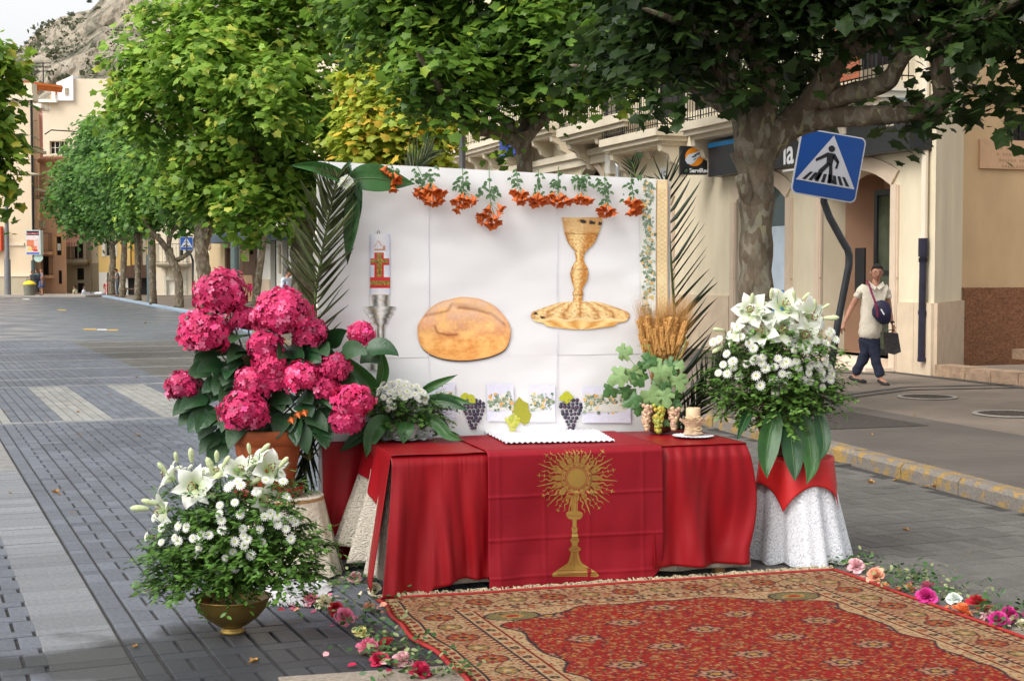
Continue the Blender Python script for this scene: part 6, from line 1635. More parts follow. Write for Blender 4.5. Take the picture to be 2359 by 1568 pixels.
rowprint('candlestick_print', [(352.8+y*.45, 705.6+a*.45, 705.6+c*.45) for y, a, c in rows9], silv, nx=16, step=2)
b = MB(); w0 = c6(930, 812); pts = [c6(918, 812), c6(915, 790), c6(925, 772), c6(938, 780), c6(940, 808)]
for p, q in zip(pts, pts[1:]): b.quad(PR(p[0]-.7, p[1], .014), PR(p[0]+.7, p[1], .014), PR(q[0]+.7, q[1], .014), PR(q[0]-.7, q[1], .014), 0, (*L3(100, 100, 110), 1))
b.build('wick_print', M_print, pan)
# ivy and lattice border strip
def ivy(b, x0, x1, y0, y1, dens, rs, vertical=True):
 r = random.Random(rs)
 w_, h_ = x1-x0, y1-y0
 for i in range(dens):
  if vertical: y = r.uniform(y0, y1); x = (x0+x1)/2+ r.gauss(0, w_*.20)+w_*.12*sin(y*.06)
  else: x = r.uniform(x0+2, x1-2); y = (y0+y1)/2+r.gauss(0, h_*.22)
  if not (x0+1 < x < x1-1 and y0+1 < y < y1-1): continue
  s_ = r.uniform(1.6, 5.2); a0 = r.uniform(0, 6.28); orange = r.random() < .17
  col = L3(*r.choice([(232, 190, 110), (226, 168, 88), (238, 206, 150)])) if orange else L3(*r.choice([(120, 140, 116), (150, 168, 140), (96, 118, 100), (176, 188, 160), (134, 150, 128)]))
  n = 9 if not orange else 8; pts = []
  for k in range(n):
   rr_ = s_*(1 if k % 2 == 0 else .55) if not orange else s_*r.uniform(.7, 1); pts.append((x+rr_*cos(a0+2*pi*k/n), y+rr_*sin(a0+2*pi*k/n)))
  o_ = .0146+r.random()*.0015
  b.poly([PR(p[0], p[1], o_) for p in pts[::-1]], 0, (*col, 1))
b = MB();
def rectp(b, x0, x1, y0, y1, col, o=.0138, n=1, skew=0):
 for i in range(n):
  ya, yb = y0+(y1-y0)*i/n, y0+(y1-y0)*(i+1)/n; b.quad(PR(x0, yb, o), PR(x1, yb, o), PR(x1, ya, o), PR(x0, ya, o), 0, (*col, 1))
rectp(b, 1472, 1508, 412, 740, L3(226, 226, 216), n=12); rectp(b, 1510, 1512, 414, 740, L3(226, 176, 110), .014, 12); rectp(b, 1512, 1533, 415, 740, L3(236, 214, 166), n=12); rectp(b, 1533, 1535, 415, 740, L3(222, 172, 110), .014, 12)
for i in range(30):
 y = 418+i*10.8
 for s_ in (0, 1):
  xa, xb = (1514, 1531) if s_ else (1531, 1514)
  b.quad(PR(xa-.6, y, .0145), PR(xa+.6, y, .0145), PR(xb+.6, y+10.8, .0145), PR(xb-.6, y+10.8, .0145), 0, (*L3(214, 160, 96), 1))
ivy(b, 1472, 1508, 416, 735, 330, 1); b.build('border_print', M_print, pan)
for i, (xa, xb, w0, w1) in enumerate([(1003, 1044, 862, 1000), (1121, 1179, 870, 1000), (1219, 1275, 875, 1000), (1341, 1448, 875, 1000)]):
 b = MB(); rectp(b, xa-(20 if i == 0 else 2), xb+2, 880+3*i, 967+2*i, L3(222, 222, 236), .0130); rectp(b, xa, xb, 900+2*i, 942+2*i, L3(222, 222, 212), .0138); ivy(b, xa, xb, 898+2*i, 946+2*i, int((xb-xa)*1.5), 5+i, False); b.build('ivy_strip_print', M_print, pan)
def grapes_print(cx_, cy_, dark, seed):
 r = random.Random(seed); b = MB()
 if dark:
  for i in range(5): x, y = cx_-22+r.uniform(0, 22), cy_-38+r.uniform(-4, 14); b.poly([PR(x+r.uniform(7, 10)*cos(k*.785), y+7*sin(-k*.785), .0138+i*.0002) for k in range(8)], 0, (*L3(186, 190, 50), 1))
 else:
  pts = [(-10, 5), (-18, -10), (-12, -28), (0, -45), (8, -36), (20, -30), (22, -14), (28, -4), (22, 14), (12, 20), (0, 12)]
  b.poly([PR(cx_+x+6, cy_+y-4, .0138) for x, y in pts[::-1]], 0, (*L3(162, 160, 50), 1))
 rows_ = [(-26, 20), (-19, 26), (-11, 27), (-3, 25), (5, 22), (13, 18), (21, 14), (29, 10), (36, 7)] if dark else [(-4, 14), (2, 22), (8, 20), (14, 16), (20, 12), (25, 8)]
 k = 0
 for dy, hw in rows_:
  n = max(2, int(hw/4.2))
  for i in range(n):
   k += 1; x = cx_+(3 if dark else -10)+(-hw+2*hw*(i+.5)/n)*(1 if dark else .8)+r.uniform(-1, 1); y = cy_+dy+r.uniform(-1.5, 1.5); rad = r.uniform(3.6, 4.8)
   base = L3(*r.choice([(44, 36, 58), (58, 44, 70), (34, 30, 48), (74, 50, 72)])) if dark else L3(*r.choice([(196, 196, 62), (180, 186, 52), (208, 206, 88)]))
   o_ = .0142+k*.00003
   b.poly([PR(x+rad*cos(-t*pi/5), y+rad*sin(-t*pi/5), o_) for t in range(10)], 0, (*base, 1)); b.poly([PR(x-1+1.5*cos(-t*pi/3), y-1.2+1.3*sin(-t*pi/3), o_+.0012) for t in range(6)], 0, (*mixc(base, L3(200, 200, 220), .35), 1))
 b.build('dark_grape_print' if dark else 'green_grape_print', M_print, pan)
grapes_print(1086, 948, True, 1); grapes_print(1188, 962, False, 2); grapes_print(1310, 948, True, 3)
# ================================================================== PLANTS
def leafgeo(b, o, d, L_, W_, droop=.15, up=(0, 0, 1), fold=.18, prof='canna', n=12, mi=0, col=None, twist=0, wave=0):
 o = Vector(o); d = Vector(d).normalized(); side = d.cross(Vector(up))
 if side.length < 1e-3: side = d.cross(Vector((0, 1, 0)))
 side.normalize(); vs = []; p = o.copy(); st = L_/n
 if twist: side = Matrix.Rotation(twist, 3, d) @ side
 for i in range(n+1):
  t = i/n
  if prof == 'canna': w_ = sin(pi*min(1, t**.8))**.75*(1 if t < .6 else 1)*(1-t**6)+.02
  elif prof == 'ovate': w_ = (sin(pi*t**.65)**.9)+.02
  elif prof == 'strap': w_ = min(1, t*6+.2)*(1-t)**.6+.02
  else: w_ = 1
  w_ *= W_/2; nn = side.cross(d).normalized()
  for k in (-1, -.5, 0, .5, 1):
   vs.append(p+side*w_*k*cos(fold*2)+nn*(abs(k)*w_*sin(fold*2)*1.0+(wave*W_*sin(t*9+k*3)*abs(k)))-nn*.0)
  p = p+d*st; d = (d+Vector((0, 0, -droop*st/L_*n/6))).normalized()
  side = (side-d*side.dot(d)).normalized()
 fs = []
 for i in range(n):
  for k in range(4): a_ = i*5+k; fs.append([a_, a_+1, a_+6, a_+5])
 return b.add(vs, fs, mi, col)
def leafmat(name, col, col2=None, rough=.38, tr=.12, var=.18, scale=9):
 return mat(name, col, rough, var, scale, .15, 60, transl=tr, spec=.4, col2=col2)
M_canna = leafmat('canna_leaf', (.032, .105, .022, 1)); M_cannad = leafmat('canna_leaf_dark', (.018, .065, .02, 1)); M_hyl = leafmat('hydrangea_leaf', (.026, .07, .024, 1), rough=.5)
M_vine = leafmat('vine_leaf', (.20, .32, .12, 1), tr=.15, rough=.6); M_vined = leafmat('vine_leaf_dark', (.055, .14, .035, 1), tr=.15)
M_stem = mat('green_stem', (.07, .15, .035, 1), .5); M_petal = mat('white_petal', (.80, .80, .74, 1), .5, .05, 12, transl=.25); M_lily = mat('lily_petal', (1, 1, 1, 1), .45, .04, 12, transl=.3, attr=True)
M_bud = mat('lily_bud', (.60, .66, .38, 1), .45, .15, 14, transl=.15); M_eye = mat('daisy_eye', (.42, .50, .06, 1), .7, .2, 60); M_anther = mat('anther_rust', (.20, .03, .01, 1), .7)
M_small = mat('small_leaf', (1, 1, 1, 1), .42, .15, 10, attr=True, transl=.15)
def bigleaf(parent, pts_px, depths, W_, m=None, fold=.15, name='large_leaf', seed=0, wave=.0, z0=None, twistf=0.0, prof='canna'):
 """leaf whose midrib runs through picture points at the given depths"""
 P_ = [P(x, y, d) for (x, y), d in zip(pts_px, depths)]
 rib = []
 for i in range(len(P_)-1):
  p0 = P_[max(0, i-1)]; p1 = P_[i]; p2 = P_[i+1]; p3 = P_[min(len(P_)-1, i+2)]
  for s_ in np.linspace(0, 1, 7)[:-1]: rib.append(.5*((2*p1)+(p2-p0)*s_+(2*p0-5*p1+4*p2-p3)*s_**2+(-p0+3*p1-3*p2+p3)*s_**3))
 rib.append(P_[-1]); n = len(rib)-1; b = MB(); vs = []
 for i, p in enumerate(rib):
  t = i/n; d = (rib[min(i+1, n)]-rib[max(i-1, 0)]).normalized(); view = Vector((0, -1, .18)).normalized()
  side = d.cross(view).normalized();
  if twistf: side = Matrix.Rotation(twistf*(t+.15), 3, d) @ side
  nn = side.cross(d)
  if nn.dot(view) < 0: nn = -nn
  w_ = (sin(pi*min(1, t**.75))**.8*(1-t**7)+.03)*W_/2 if prof == 'canna' else (min(1, t*8+.1)*(1-t)**.55+.02)*W_/2
  for k in (-1, -.66, -.33, 0, .33, .66, 1): vs.append(p+side*w_*k*cos(fold*1.5)+nn*(-.0+abs(k)*w_*sin(fold*1.5)+wave*W_*sin(t*8+k*2+seed)*abs(k)+.0015*((abs(k)*3) % 2)))
 fs = []
 for i in range(n):
  for k in range(6): a_ = i*7+k; fs.append([a_, a_+1, a_+8, a_+7])
 b.add(vs, fs); o = b.build(name, m or M_canna, parent, smooth=True)
 r_ = MB(); r_.tube([q+Vector((0, -.004, 0)) for q in rib[:-2]], [max(.0008, .0035*(1-i/n)) for i in range(n-1)], 5); r_.build('midrib', mat('midrib', (.10, .18, .06, 1), .5), o)
 return o
# proto: daisy (faces +z), lily (opens +z), bud (points +z), trumpet (opens -z)
def make_proto(fn, name, mats, parent, subs=()):
 b = MB(); fn(b); o = b.build(name, mats, None, smooth=name == 'lily', local=True); o.parent = parent; return o
def daisy_geo(b):
 for ring, (n, L_, z, tilt) in enumerate(((13, 1.0, 0, .12), (12, .82, .05, .35), (9, .55, .1, .7))):
  for i in range(n):
   a_ = 2*pi*(i+.5*ring)/n; w_ = .16
   d = Vector((cos(a_), sin(a_), 0)); s_ = Vector((-sin(a_), cos(a_), 0)); Z_ = Vector((0, 0, 1))
   pts = [d*.15+Z_*z, d*.6*L_+s_*w_+Z_*(z+.6*L_*tilt*.6), d*L_+s_*.08+Z_*(z+L_*tilt*.55), d*L_-s_*.08+Z_*(z+L_*tilt*.55), d*.6*L_-s_*w_+Z_*(z+.6*L_*tilt*.6)]
   b.poly(pts, 0)
 b.ball((0, 0, .1), .26, 8, 4, 1, rz=.14)
def lily_geo(b):
 for i in range(6):
  a_ = pi/3*i; w0 = .34 if i % 2 else .48; d = Vector((cos(a_), sin(a_), 0)); s_ = Vector((-sin(a_), cos(a_), 0)); vs = []; cs = []; n = 8
  for j in range(n+1):
   t = j/n; r = .10+.92*t**1.25; z = .85*t*(1-.42*t*t)-.0 - (.35*max(0, t-.7)**1.2 if 1 else 0); wv = w0*sin(pi*(t*.86+.08))**.8*(1-.9*t**5)*.78
   for k in (-1, -.5, 0, .5, 1): vs.append(d*r+s_*wv*k+Vector((0, 0, z+abs(k)*.07*(1-t)+(.03 if k == 0 else 0)*-1+.03*sin(t*9+i)*abs(k)))); g_ = 1-t; cs.append((.82-.20*g_**2*.9, .82-.05*g_**2, .76-.40*g_**2, 1))
  base = len(b.v); b.v += [tuple(q) for q in vs]; b.c += cs; b.usec = True
  for j in range(n):
   for k in range(4): q = base+j*5+k; b.f.append([q, q+1, q+6, q+5]); b.mi.append(0)
def stamen_geo(b):
 for i in range(6):
  a_ = pi/3*i+.5; p = Vector(((.13+.05*(i % 2))*cos(a_), (.13+.05*(i % 2))*sin(a_), .60+.06*(i % 3))); b.tube([(0, 0, .05), (p.x*.6, p.y*.6, .35), p], [.018, .014, .012], 4, 0); t_ = Vector((-sin(a_), cos(a_), .3)); b.tube([p-t_*.06, p+t_*.06], [.024, .024], 5, 1)
 b.tube([(0, 0, .05), (0, 0, .75)], [.02, .02], 4, 0); b.ball((0, 0, .77), .045, 6, 4, 0)
def bud_geo(b): b.lathe([(0, 0), (.10, .05), (.15, .3), (.19, .62), (.15, .85), (.05, .99), (0, 1)], (0, 0, 0), 9)
def orient(nrm, spin=0):
 n = Vector(nrm).normalized(); q = Vector((0, 0, 1)).rotation_difference(n); return q.to_matrix() @ Matrix.Rotation(spin, 3, 'Z')
class Proto:
 def __init__(s): s.d = {}
 def put(s, key, parent, pos, nrm, size, spin=0, local_of=None):
  fn, name, mats, sub = KINDS[key]; rm = orient(nrm, spin)*size
  rmat = M4([[rm[i][j] for j in range(3)] for i in range(3)], Vector(pos)-wloc(parent))
  if key not in s.d:
   o = make_proto(fn, name, mats, parent); s.d[key] = o
   if sub:
    b = MB(); sub[0](b); o2 = b.build(sub[1], sub[2], None, local=True); o2.parent = o
  else:
   src = s.d[key]; o = src.copy(); COL.objects.link(o); o.parent = parent
   for ch in src.children:
    c2 = ch.copy(); COL.objects.link(c2); c2.parent = o
  o.matrix_local = rmat; return o
def trumpet_geo(b):
 n = 15; prof_ = [(.08, 0), (.13, -.15), (.20, -.4), (.30, -.65), (.38, -.82)]; vs = []
 for r, z in prof_:
  for k in range(n): vs.append((r*cos(2*pi*k/n), r*sin(2*pi*k/n), z))
 for k in range(n): lobe = .60+.10*cos(5*2*pi*k/n); vs.append((lobe*cos(2*pi*k/n), lobe*sin(2*pi*k/n), -.92-.08*cos(5*2*pi*k/n)))
 fs = []
 for i in range(len(prof_)):
  for k in range(n): a_ = i*n+k; c_ = i*n+(k+1) % n; fs.append([a_, c_, c_+n, a_+n])
 b.add(vs, fs, 0); b.lathe([(.0, .12), (.09, .1), (.10, -.05), (.08, -.1)], (0, 0, 0), 8, 1); b.ball((0, 0, -.6), .1, 6, 4, 2)
M_trum = mat('trumpet_orange', (.66, .10, .018, 1), .5, .28, 22, transl=.2, col2=(.72, .20, .035, 1)); M_calyx = mat('calyx', (.45, .28, .04, 1), .6)
KINDS = {'daisy': (daisy_geo, 'daisy', [M_petal, M_eye], None), 'lily': (lily_geo, 'lily', [M_lily], (stamen_geo, 'stamens', [mat('filament', (.45, .55, .25, 1), .5), M_anther])),
   'bud': (bud_geo, 'lily_bud', [M_bud], None), 'trumpet': (trumpet_geo, 'flower', [M_trum, M_calyx, mat('throat_dark', (.35, .03, .008, 1), .6)], None)}
PRO = Proto()
# small twig foliage (stuff)
SV = np.array([(0, 0, 0), (.35, -.24, .02), (.75, -.2, -.02), (1, 0, -.08), (.75, .2, -.02), (.35, .24, .02), (.5, 0, -.05)]); SF = np.array([[6, 0, 1], [6, 1, 2], [6, 2, 3], [6, 3, 4], [6, 4, 5], [6, 5, 0]])
def shrubbery(root, blobs, n, size, depth, base, tip, seed, name='foliage', droopy=.2, flat=.7, cl=12):
 r = np.random.default_rng(seed); T = []; NR = []; TP = []; C = []; stems = MB()
 ar = np.array([q[2]**2 for q in blobs], float); ar /= ar.sum()
 for q, a_ in zip(blobs, ar):
  d = q[3] if len(q) > 3 else depth; c = np.array(P(q[0], q[1], d)); R_ = q[2]/F*d
  for s_ in range(max(1, int(n*a_/cl))):
   v = r.normal(size=3); v /= np.linalg.norm(v); v[2] = v[2]*flat; sc = c+v*R_*(.35+.55*r.random()**.6); out = v+np.array([0, 0, .25]); out /= np.linalg.norm(out); tone = r.normal()
   ln = size*(2.2+2.5*r.random())
   if s_ % 2 == 0: stems.tube([tuple(sc-out*ln*.6), tuple(sc), tuple(sc+out*ln)], [.0018, .0015, .0008], 3, caps=False)
   for k in range(cl):
    t = (k+1)/cl; a2 = k*2.4; sd_ = np.cross(out, [cos(a2), sin(a2), .3]); sd_ /= np.linalg.norm(sd_)+1e-6
    T.append(sc+out*ln*t+np.array([0, 0, -droopy*ln*t*t])); tp = sd_*.9+out*.5+np.array([0, 0, -.1]); TP.append(tp); NR.append(np.array([0, 0, 1.])+out*.3+r.normal(0, .3, 3))
    w_ = np.clip(.2+.5*t+.15*tone, 0, 1); C.append((np.array(base)*(1-w_)+np.array(tip)*w_)*(1+r.normal(0, .15)))
 stems.build('twigs', M_stem, root, kind='stuff')
 return inst(name, SV, SF, frames(np.array(NR), np.array(TP), size*r.uniform(.6, 1.25, len(T))), np.array(T), np.clip(np.array(C), .004, .9), M_small, root)
M_brass = mat('brass_bowl', (.30, .20, .055, 1), .42, .18, 5, .1, 40, metal=.75)
M_brassd = mat('dark_brass', (.12, .055, .03, 1), .4, .2, 5, metal=.5)
def bowl(root, c, r, h, foot, m):
 b = MB(); b.lathe([(foot*1.05, 0), (foot*1.15, .008), (foot*.95, .02), (foot*.85, h*.16), (foot*1.4, h*.24), (r*.72, h*.45), (r*.93, h*.70), (r, h*.90), (r*1.03, h*.96), (r*1.07, h), (r*1.02, h), (r*.95, h*.93), (r*.8, h*.8), (0, h*.75)], c, 48); return b.build('bowl', m, root, smooth=True)
def flowers(root, D0, cpx, cpy, rx, ry, rd, daisies, lilies, buds, stem_c, ds=.0225, ls=.080):
 st = MB(); k = 0
 for (x, y) in daisies:
  k += 1; e = min(.95, ((x-cpx)/rx)**2+((y-cpy)/ry)**2); dd = D0-rd*sqrt(1-e); p = P(x, y, dd); n = Vector(((x-cpx)/rx*.9, -1.0*sqrt(1-e)-.25, .45-(y-cpy)/ry*.5))
  rr_ = random.Random(k*7+int(x)); n += Vector((rr_.uniform(-.35, .35), rr_.uniform(-.3, .3), rr_.uniform(-.3, .3))); PRO.put('daisy', root, p, n, ds*rr_.uniform(.85, 1.15), rr_.uniform(0, 6)); st.tube([stem_c, stem_c.lerp(p, .6)+Vector((0, 0, .03)), p-n.normalized()*.004], .0016, 4, caps=False)
 for (x, y, nx, ny, nz, s_) in lilies:
  e = min(.9, ((x-cpx)/rx)**2+((y-cpy)/ry)**2); p = P(x, y, D0-rd*.8*sqrt(1-e)); n = Vector((nx, ny, nz)).normalized(); PRO.put('lily', root, p-n*ls*.5, n, ls*s_, x*.7); st.tube([stem_c, stem_c.lerp(p, .7)+Vector((0, .02, .02)), p-n*ls*.5], [.0035, .003, .003], 5, caps=False)
 for (x, y, ax, az, s_) in buds:
  p = P(x, y, D0-rd*.4); n = Vector((ax, -.25, az)).normalized(); PRO.put('bud', root, p-n*.04*s_, n, .068*s_, 0); st.tube([stem_c, stem_c.lerp(p, .7)+Vector((0, .02, .03)), p-n*.04*s_], [.003, .0025, .002], 5, caps=False)
 st.build('stems', M_stem, root, kind='stuff')
# --- front brass bowl of lilies and daisies
c = G(535, 1456); D0 = c.y
fb = thing('lily_arrangement', 'white lilies and daisies in a round brass bowl standing on the wet paving in front', 'flower arrangement', c)
bowl(fb, c, .172, .172, .052, M_brass)
def q8(x, y): return 392+x*.31, 1003.5+y*.31
dz_ = [q8(*p) for p in [(430, 385), (525, 370), (480, 495), (520, 585), (370, 515), (365, 580), (380, 630), (290, 735), (215, 830), (325, 850), (480, 785), (550, 815), (465, 860), (170, 760), (545, 745), (680, 790), (600, 885), (370, 1005), (480, 980), (100, 250), (150, 235), (800, 590), (850, 620), (900, 620), (700, 600), (860, 690), (895, 765), (540, 690), (120, 680), (60, 670), (190, 880), (410, 905), (710, 330), (840, 340), (830, 290), (60, 780), (385, 700), (665, 695), (745, 575), (500, 340), (640, 420), (60, 240), (800, 660), (865, 455), (575, 770), (230, 740), (760, 610), (930, 640), (805, 640)]] + [(372, 1215), (355, 1192), (402, 1238), (372, 1248), (338, 1235), (530, 1118), (470, 1085)]
ll = [(446, 1120, -.1, -1, .15, 1.35), (372, 1175, -.75, -.6, -.15, 1.2), (622, 1078, .55, -.8, .45, 1.25), (553, 1080, .35, -.55, .6, 1.1), (612, 1150, .75, -.6, .1, 1.1), (385, 1095, -.8, -.2, .5, 1.15), (585, 1058, -.5, -.3, .8, 1.15), (500, 1085, -.2, -.4, .8, 1.0)]
bb_ = [(440, 1045, 0, 1, 1.1), (499, 1048, .05, 1, .9), (573, 1030, -.1, 1, .8), (612, 1030, .9, .8, 1.0), (655, 1062, .8, .9, 1.0), (499, 1098, .6, .6, 1.2), (590, 1106, .7, .5, 1.1), (482, 1138, 1, 0, 1.35), (483, 1068, -.3, .8, 1.3), (522, 1060, .5, .7, 1.0), (405, 1050, -.1, 1, .8), (318, 1170, -1, .05, 1.3), (340, 1155, -.9, .3, 1.1), (372, 1075, -.5, .7, 1)]
flowers(fb, D0, 535, 1230, 215, 170, .24, dz_, ll, bb_, c+Vector((0, 0, .18)))
shrubbery(fb, [(535, 1275, 100), (430, 1310, 80), (640, 1300, 80), (405, 1270, 48), (560, 1230, 100), (470, 1220, 70), (690, 1260, 45), (640, 1220, 60), (535, 1292, 80), (380, 1280, 36), (700, 1310, 28), (720, 1325, 18), (600, 1150, 70), (450, 1160, 60), (450, 1300, 60), (620, 1300, 55)], 13500, .034, D0-.05, (.03, .08, .014), (.12, .24, .04), 41)
# --- right bowl on the lace-covered stand
SC = G(1838, 1303); DR = SC.y+.2; SC = Vector((X(1838, DR), DR, 0)); STZ = P(1838, 1052, DR).z
sd2 = thing('lace_stand', 'small round stand draped with a white lace cloth at the right end of the altar', 'stand', SC)
b = MB(); b.lathe([(.05, 0), (.05, STZ-.03), (.19, STZ-.025), (.19, STZ-.005), (0, STZ-.005)], SC, 24); b.build('pedestal', M_pine, sd2)
M_lace = mat('white_lace', (.86, .87, .90, 1), .7, .0, 3, transl=.25)
t_ = M_lace.node_tree; vo_ = t_.nodes.new('ShaderNodeTexVoronoi'); vo_.inputs['Scale'].default_value = 42; vo_.feature = 'DISTANCE_TO_EDGE'; gg = t_.nodes.new('ShaderNodeNewGeometry'); nw = t_.nodes.new('ShaderNodeTexNoise'); nw.inputs['Scale'].default_value = 9
av = t_.nodes.new('ShaderNodeVectorMath'); av.operation = 'MULTIPLY_ADD'; av.inputs[1].default_value = (.25, .25, .25); t_.links.new(gg.outputs['Position'], nw.inputs[0]); t_.links.new(nw.outputs['Color'], av.inputs[0]); t_.links.new(gg.outputs['Position'], av.inputs[2]); t_.links.new(av.outputs[0], vo_.inputs[0])
mr_ = t_.nodes.new('ShaderNodeMapRange'); mr_.inputs[1].default_value = .02; mr_.inputs[2].default_value = .10; mr_.inputs[3].default_value = .5; mr_.inputs[4].default_value = 1; t_.links.new(vo_.outputs[0], mr_.inputs[0])
trn = t_.nodes.new('ShaderNodeBsdfTransparent'); mxs = t_.nodes.new('ShaderNodeMixShader'); outn = [n for n in t_.nodes if n.type == 'OUTPUT_MATERIAL'][0]; prev = outn.inputs['Surface'].links[0].from_socket
t_.links.new(mr_.outputs[0], mxs.inputs[0]); t_.links.new(trn.outputs[0], mxs.inputs[1]); t_.links.new(prev, mxs.inputs[2]); t_.links.new(mxs.outputs[0], outn.inputs['Surface'])
def drape(c, r0, r1, z0, z1, nf, amp, n=120, m_=26, seed=0, skew=0):
 b = MB()
 def fn(u, v):
  a_ = 2*pi*u; t = v; rr_ = r0+(r1-r0)*t**1.15+amp*t*(sin(a_*nf+1.3*sin(a_*3+seed))+.4*sin(a_*nf*2.3+seed)); z = z0-(z0-z1)*t+.008*sin(a_*11)*(t > .97)
  return (c.x+rr_*cos(a_)+skew*t, c.y+rr_*sin(a_), z)
 b.grid(fn, n, m_); return b
cl = thing('lace_cloth', 'white lace tablecloth falling to the ground from the right hand stand', 'tablecloth', SC)
d_ = drape(SC, .195, .275, STZ+.002, .012, 7, .032, 180, 26, 2, .03); d_.build('drop', M_lace, cl, smooth=True)
d_ = drape(SC, .188, .245, STZ-.002, .02, 7, .024, 140, 20, 2, .025); d_.build('lining', mat('white_lining', (.82, .83, .87, 1), .8, transl=.2), cl, smooth=True)
sq = thing('scarlet_square', 'bright red square cloth folded over the lace covered stand under the right bowl', 'cloth', SC+Vector((0, 0, STZ)))
b = MB(); Rq = .205; ha = .36
def sqf(u, v):
 x, y = (u-.5)*2*ha, (v-.5)*2*ha; a_ = radians(18); X_, Y_ = x*cos(a_)-y*sin(a_), x*sin(a_)+y*cos(a_); r = math.hypot(X_, Y_);
 if r <= Rq: return (SC.x+X_, SC.y+Y_, STZ+.008)
 th = atan2(Y_, X_); e = r-Rq; rad = Rq+.012+e*.13+.010*sin(th*6)*min(1, e*8); return (SC.x+rad*cos(th), SC.y+rad*sin(th), STZ+.008-e*.98)
b.grid(sqf, 60, 60); b.build('fabric', M_scar, sq, smooth=True, thick=.002)
c = Vector((X(1795, DR), DR-.02, STZ+.012))
rb_ = thing('lily_arrangement', 'white lilies and daisies in a dark bowl with long hanging leaves on the lace stand', 'flower arrangement', c)
hb = P(1800, 955, DR).z-c.z
bowl(rb_, c, .135, hb, .05, M_brassd)
def q7(x, y): return 1568+x*.315, 643+y*.315
dz_ = [q7(*p) for p in [(460, 300), (410, 350), (440, 420), (280, 440), (500, 470), (530, 600), (590, 610), (600, 570), (275, 685), (310, 625), (380, 640), (340, 690), (425, 710), (550, 705), (580, 775), (690, 830), (685, 640), (750, 620), (740, 690), (790, 700), (800, 615), (710, 580), (845, 600), (860, 650), (930, 590), (940, 640), (910, 520), (830, 520), (870, 495), (1080, 400), (1060, 470), (1130, 440), (1100, 380), (1030, 685), (1035, 725), (935, 685), (950, 750), (1090, 650), (1105, 690), (1060, 610), (680, 740), (710, 755), (750, 775), (1050, 555), (980, 535), (1035, 790), (380, 600), (890, 740), (240, 460), (530, 505), (545, 580), (620, 650), (480, 620), (990, 620), (1010, 640), (770, 605), (335, 545), (1090, 730)]]
lq = [(515, 230, -.35, -.85, .35, 1.25), (760, 190, .1, -.85, .45, 1.3), (940, 275, .55, -.8, .1, 1.35), (585, 385, -.35, -.6, .5, 1.2), (740, 370, .2, -.8, .3, 1.2), (905, 405, .1, -.9, .1, 1.2), (390, 380, -.85, -.3, .35, 1.0), (610, 255, .3, -.4, .6, 1.1), (880, 215, .3, -.2, .85, 1.1)]
ll = [(*q7(x, y), a1, a2, a3, s_) for x, y, a1, a2, a3, s_ in lq]
bq = [(520, 130, .1, 1, .9), (662, 100, .05, 1, 1), (708, 95, .1, 1, .5), (825, 110, -.3, 1, .9), (920, 120, .8, .8, .9), (980, 175, -.2, 1, .9), (1065, 195, .9, .6, .8), (1110, 282, 1, .05, 1.3), (265, 368, -1, .1, 1.0), (262, 515, -.8, -.5, 1.2), (765, 255, .8, .2, 1), (670, 300, .5, .8, .9), (540, 400, -.8, .4, 1.2), (605, 180, .9, .3, .9), (1120, 500, .6, -.4, .7), (800, 320, .7, .5, 1.1)]
bb_ = [(*q7(x, y), a1, a2, s_) for x, y, a1, a2, s_ in bq]
flowers(rb_, DR, 1795, 830, 175, 150, .2, dz_, ll, bb_, c+Vector((0, 0, hb)), .028, .098)
shrubbery(rb_, [(1795, 900, 80), (1700, 890, 55), (1870, 890, 60), (1660, 900, 30), (1900, 900, 35), (1780, 850, 80), (1850, 830, 60), (1700, 830, 50), (1920, 925, 22), (1670, 930, 22), (1795, 935, 70), (1720, 925, 45), (1870, 925, 40), (1800, 780, 60), (1750, 760, 40)], 9500, .036, DR-.03, (.035, .085, .015), (.13, .25, .045), 42)
for pts, W_, m, fo in (([(1728, 942), (1712, 975), (1696, 1015)], .06, M_cannad, .35), ([(1788, 945), (1772, 1000), (1764, 1060), (1766, 1102)], .14, M_canna, .3), ([(1818, 950), (1822, 1010), (1828, 1070), (1830, 1108)], .125, M_cannad, .12), ([(1850, 952), (1862, 1010), (1868, 1070), (1858, 1115)], .12, M_canna, .12), ([(1882, 945), (1893, 990), (1896, 1030), (1886, 1062)], .09, M_cannad, .2)):
 ds_ = np.linspace(DR-.13, DR-.31, len(pts)); bigleaf(rb_, pts, list(ds_), W_, m, fo, seed=int(pts[0][0]))
# --- cream stand, red saucer, terracotta pot, hydrangea
HC = G(650, 1345); DH = HC.y+.27; HC = Vector((X(648, DH), DH, 0)); HZ = P(650, 1140, DH).z
hs_ = thing('cream_draped_stand', 'low round stand under a cream embroidered cloth left of the altar', 'stand', HC)
b = MB(); b.lathe([(.05, 0), (.05, HZ-.03), (.23, HZ-.02), (.23, HZ-.004), (0, HZ-.004)], HC, 24); b.build('pedestal', M_pine, hs_)
d_ = drape(HC, .225, .30, HZ, .015, 8, .016, 140, 24, 1, .02); d_.add([(HC.x+.226*cos(2*pi*k/40), HC.y+.226*sin(2*pi*k/40), HZ+.001) for k in range(40)], [list(range(40))])
d_.build('cloth', mat('cream_cloth', (.72, .65, .52, 1), .75, .10, 25, .5, 60), hs_, smooth=True)
hp = thing('hydrangea_pot', 'large terracotta pot in a red saucer with a deep pink hydrangea', 'potted plant', Vector((X(612, DH), DH, HZ)))
pc = Vector((X(615, DH), DH-.02, HZ)); pr_ = P(610, 985, DH).z-HZ
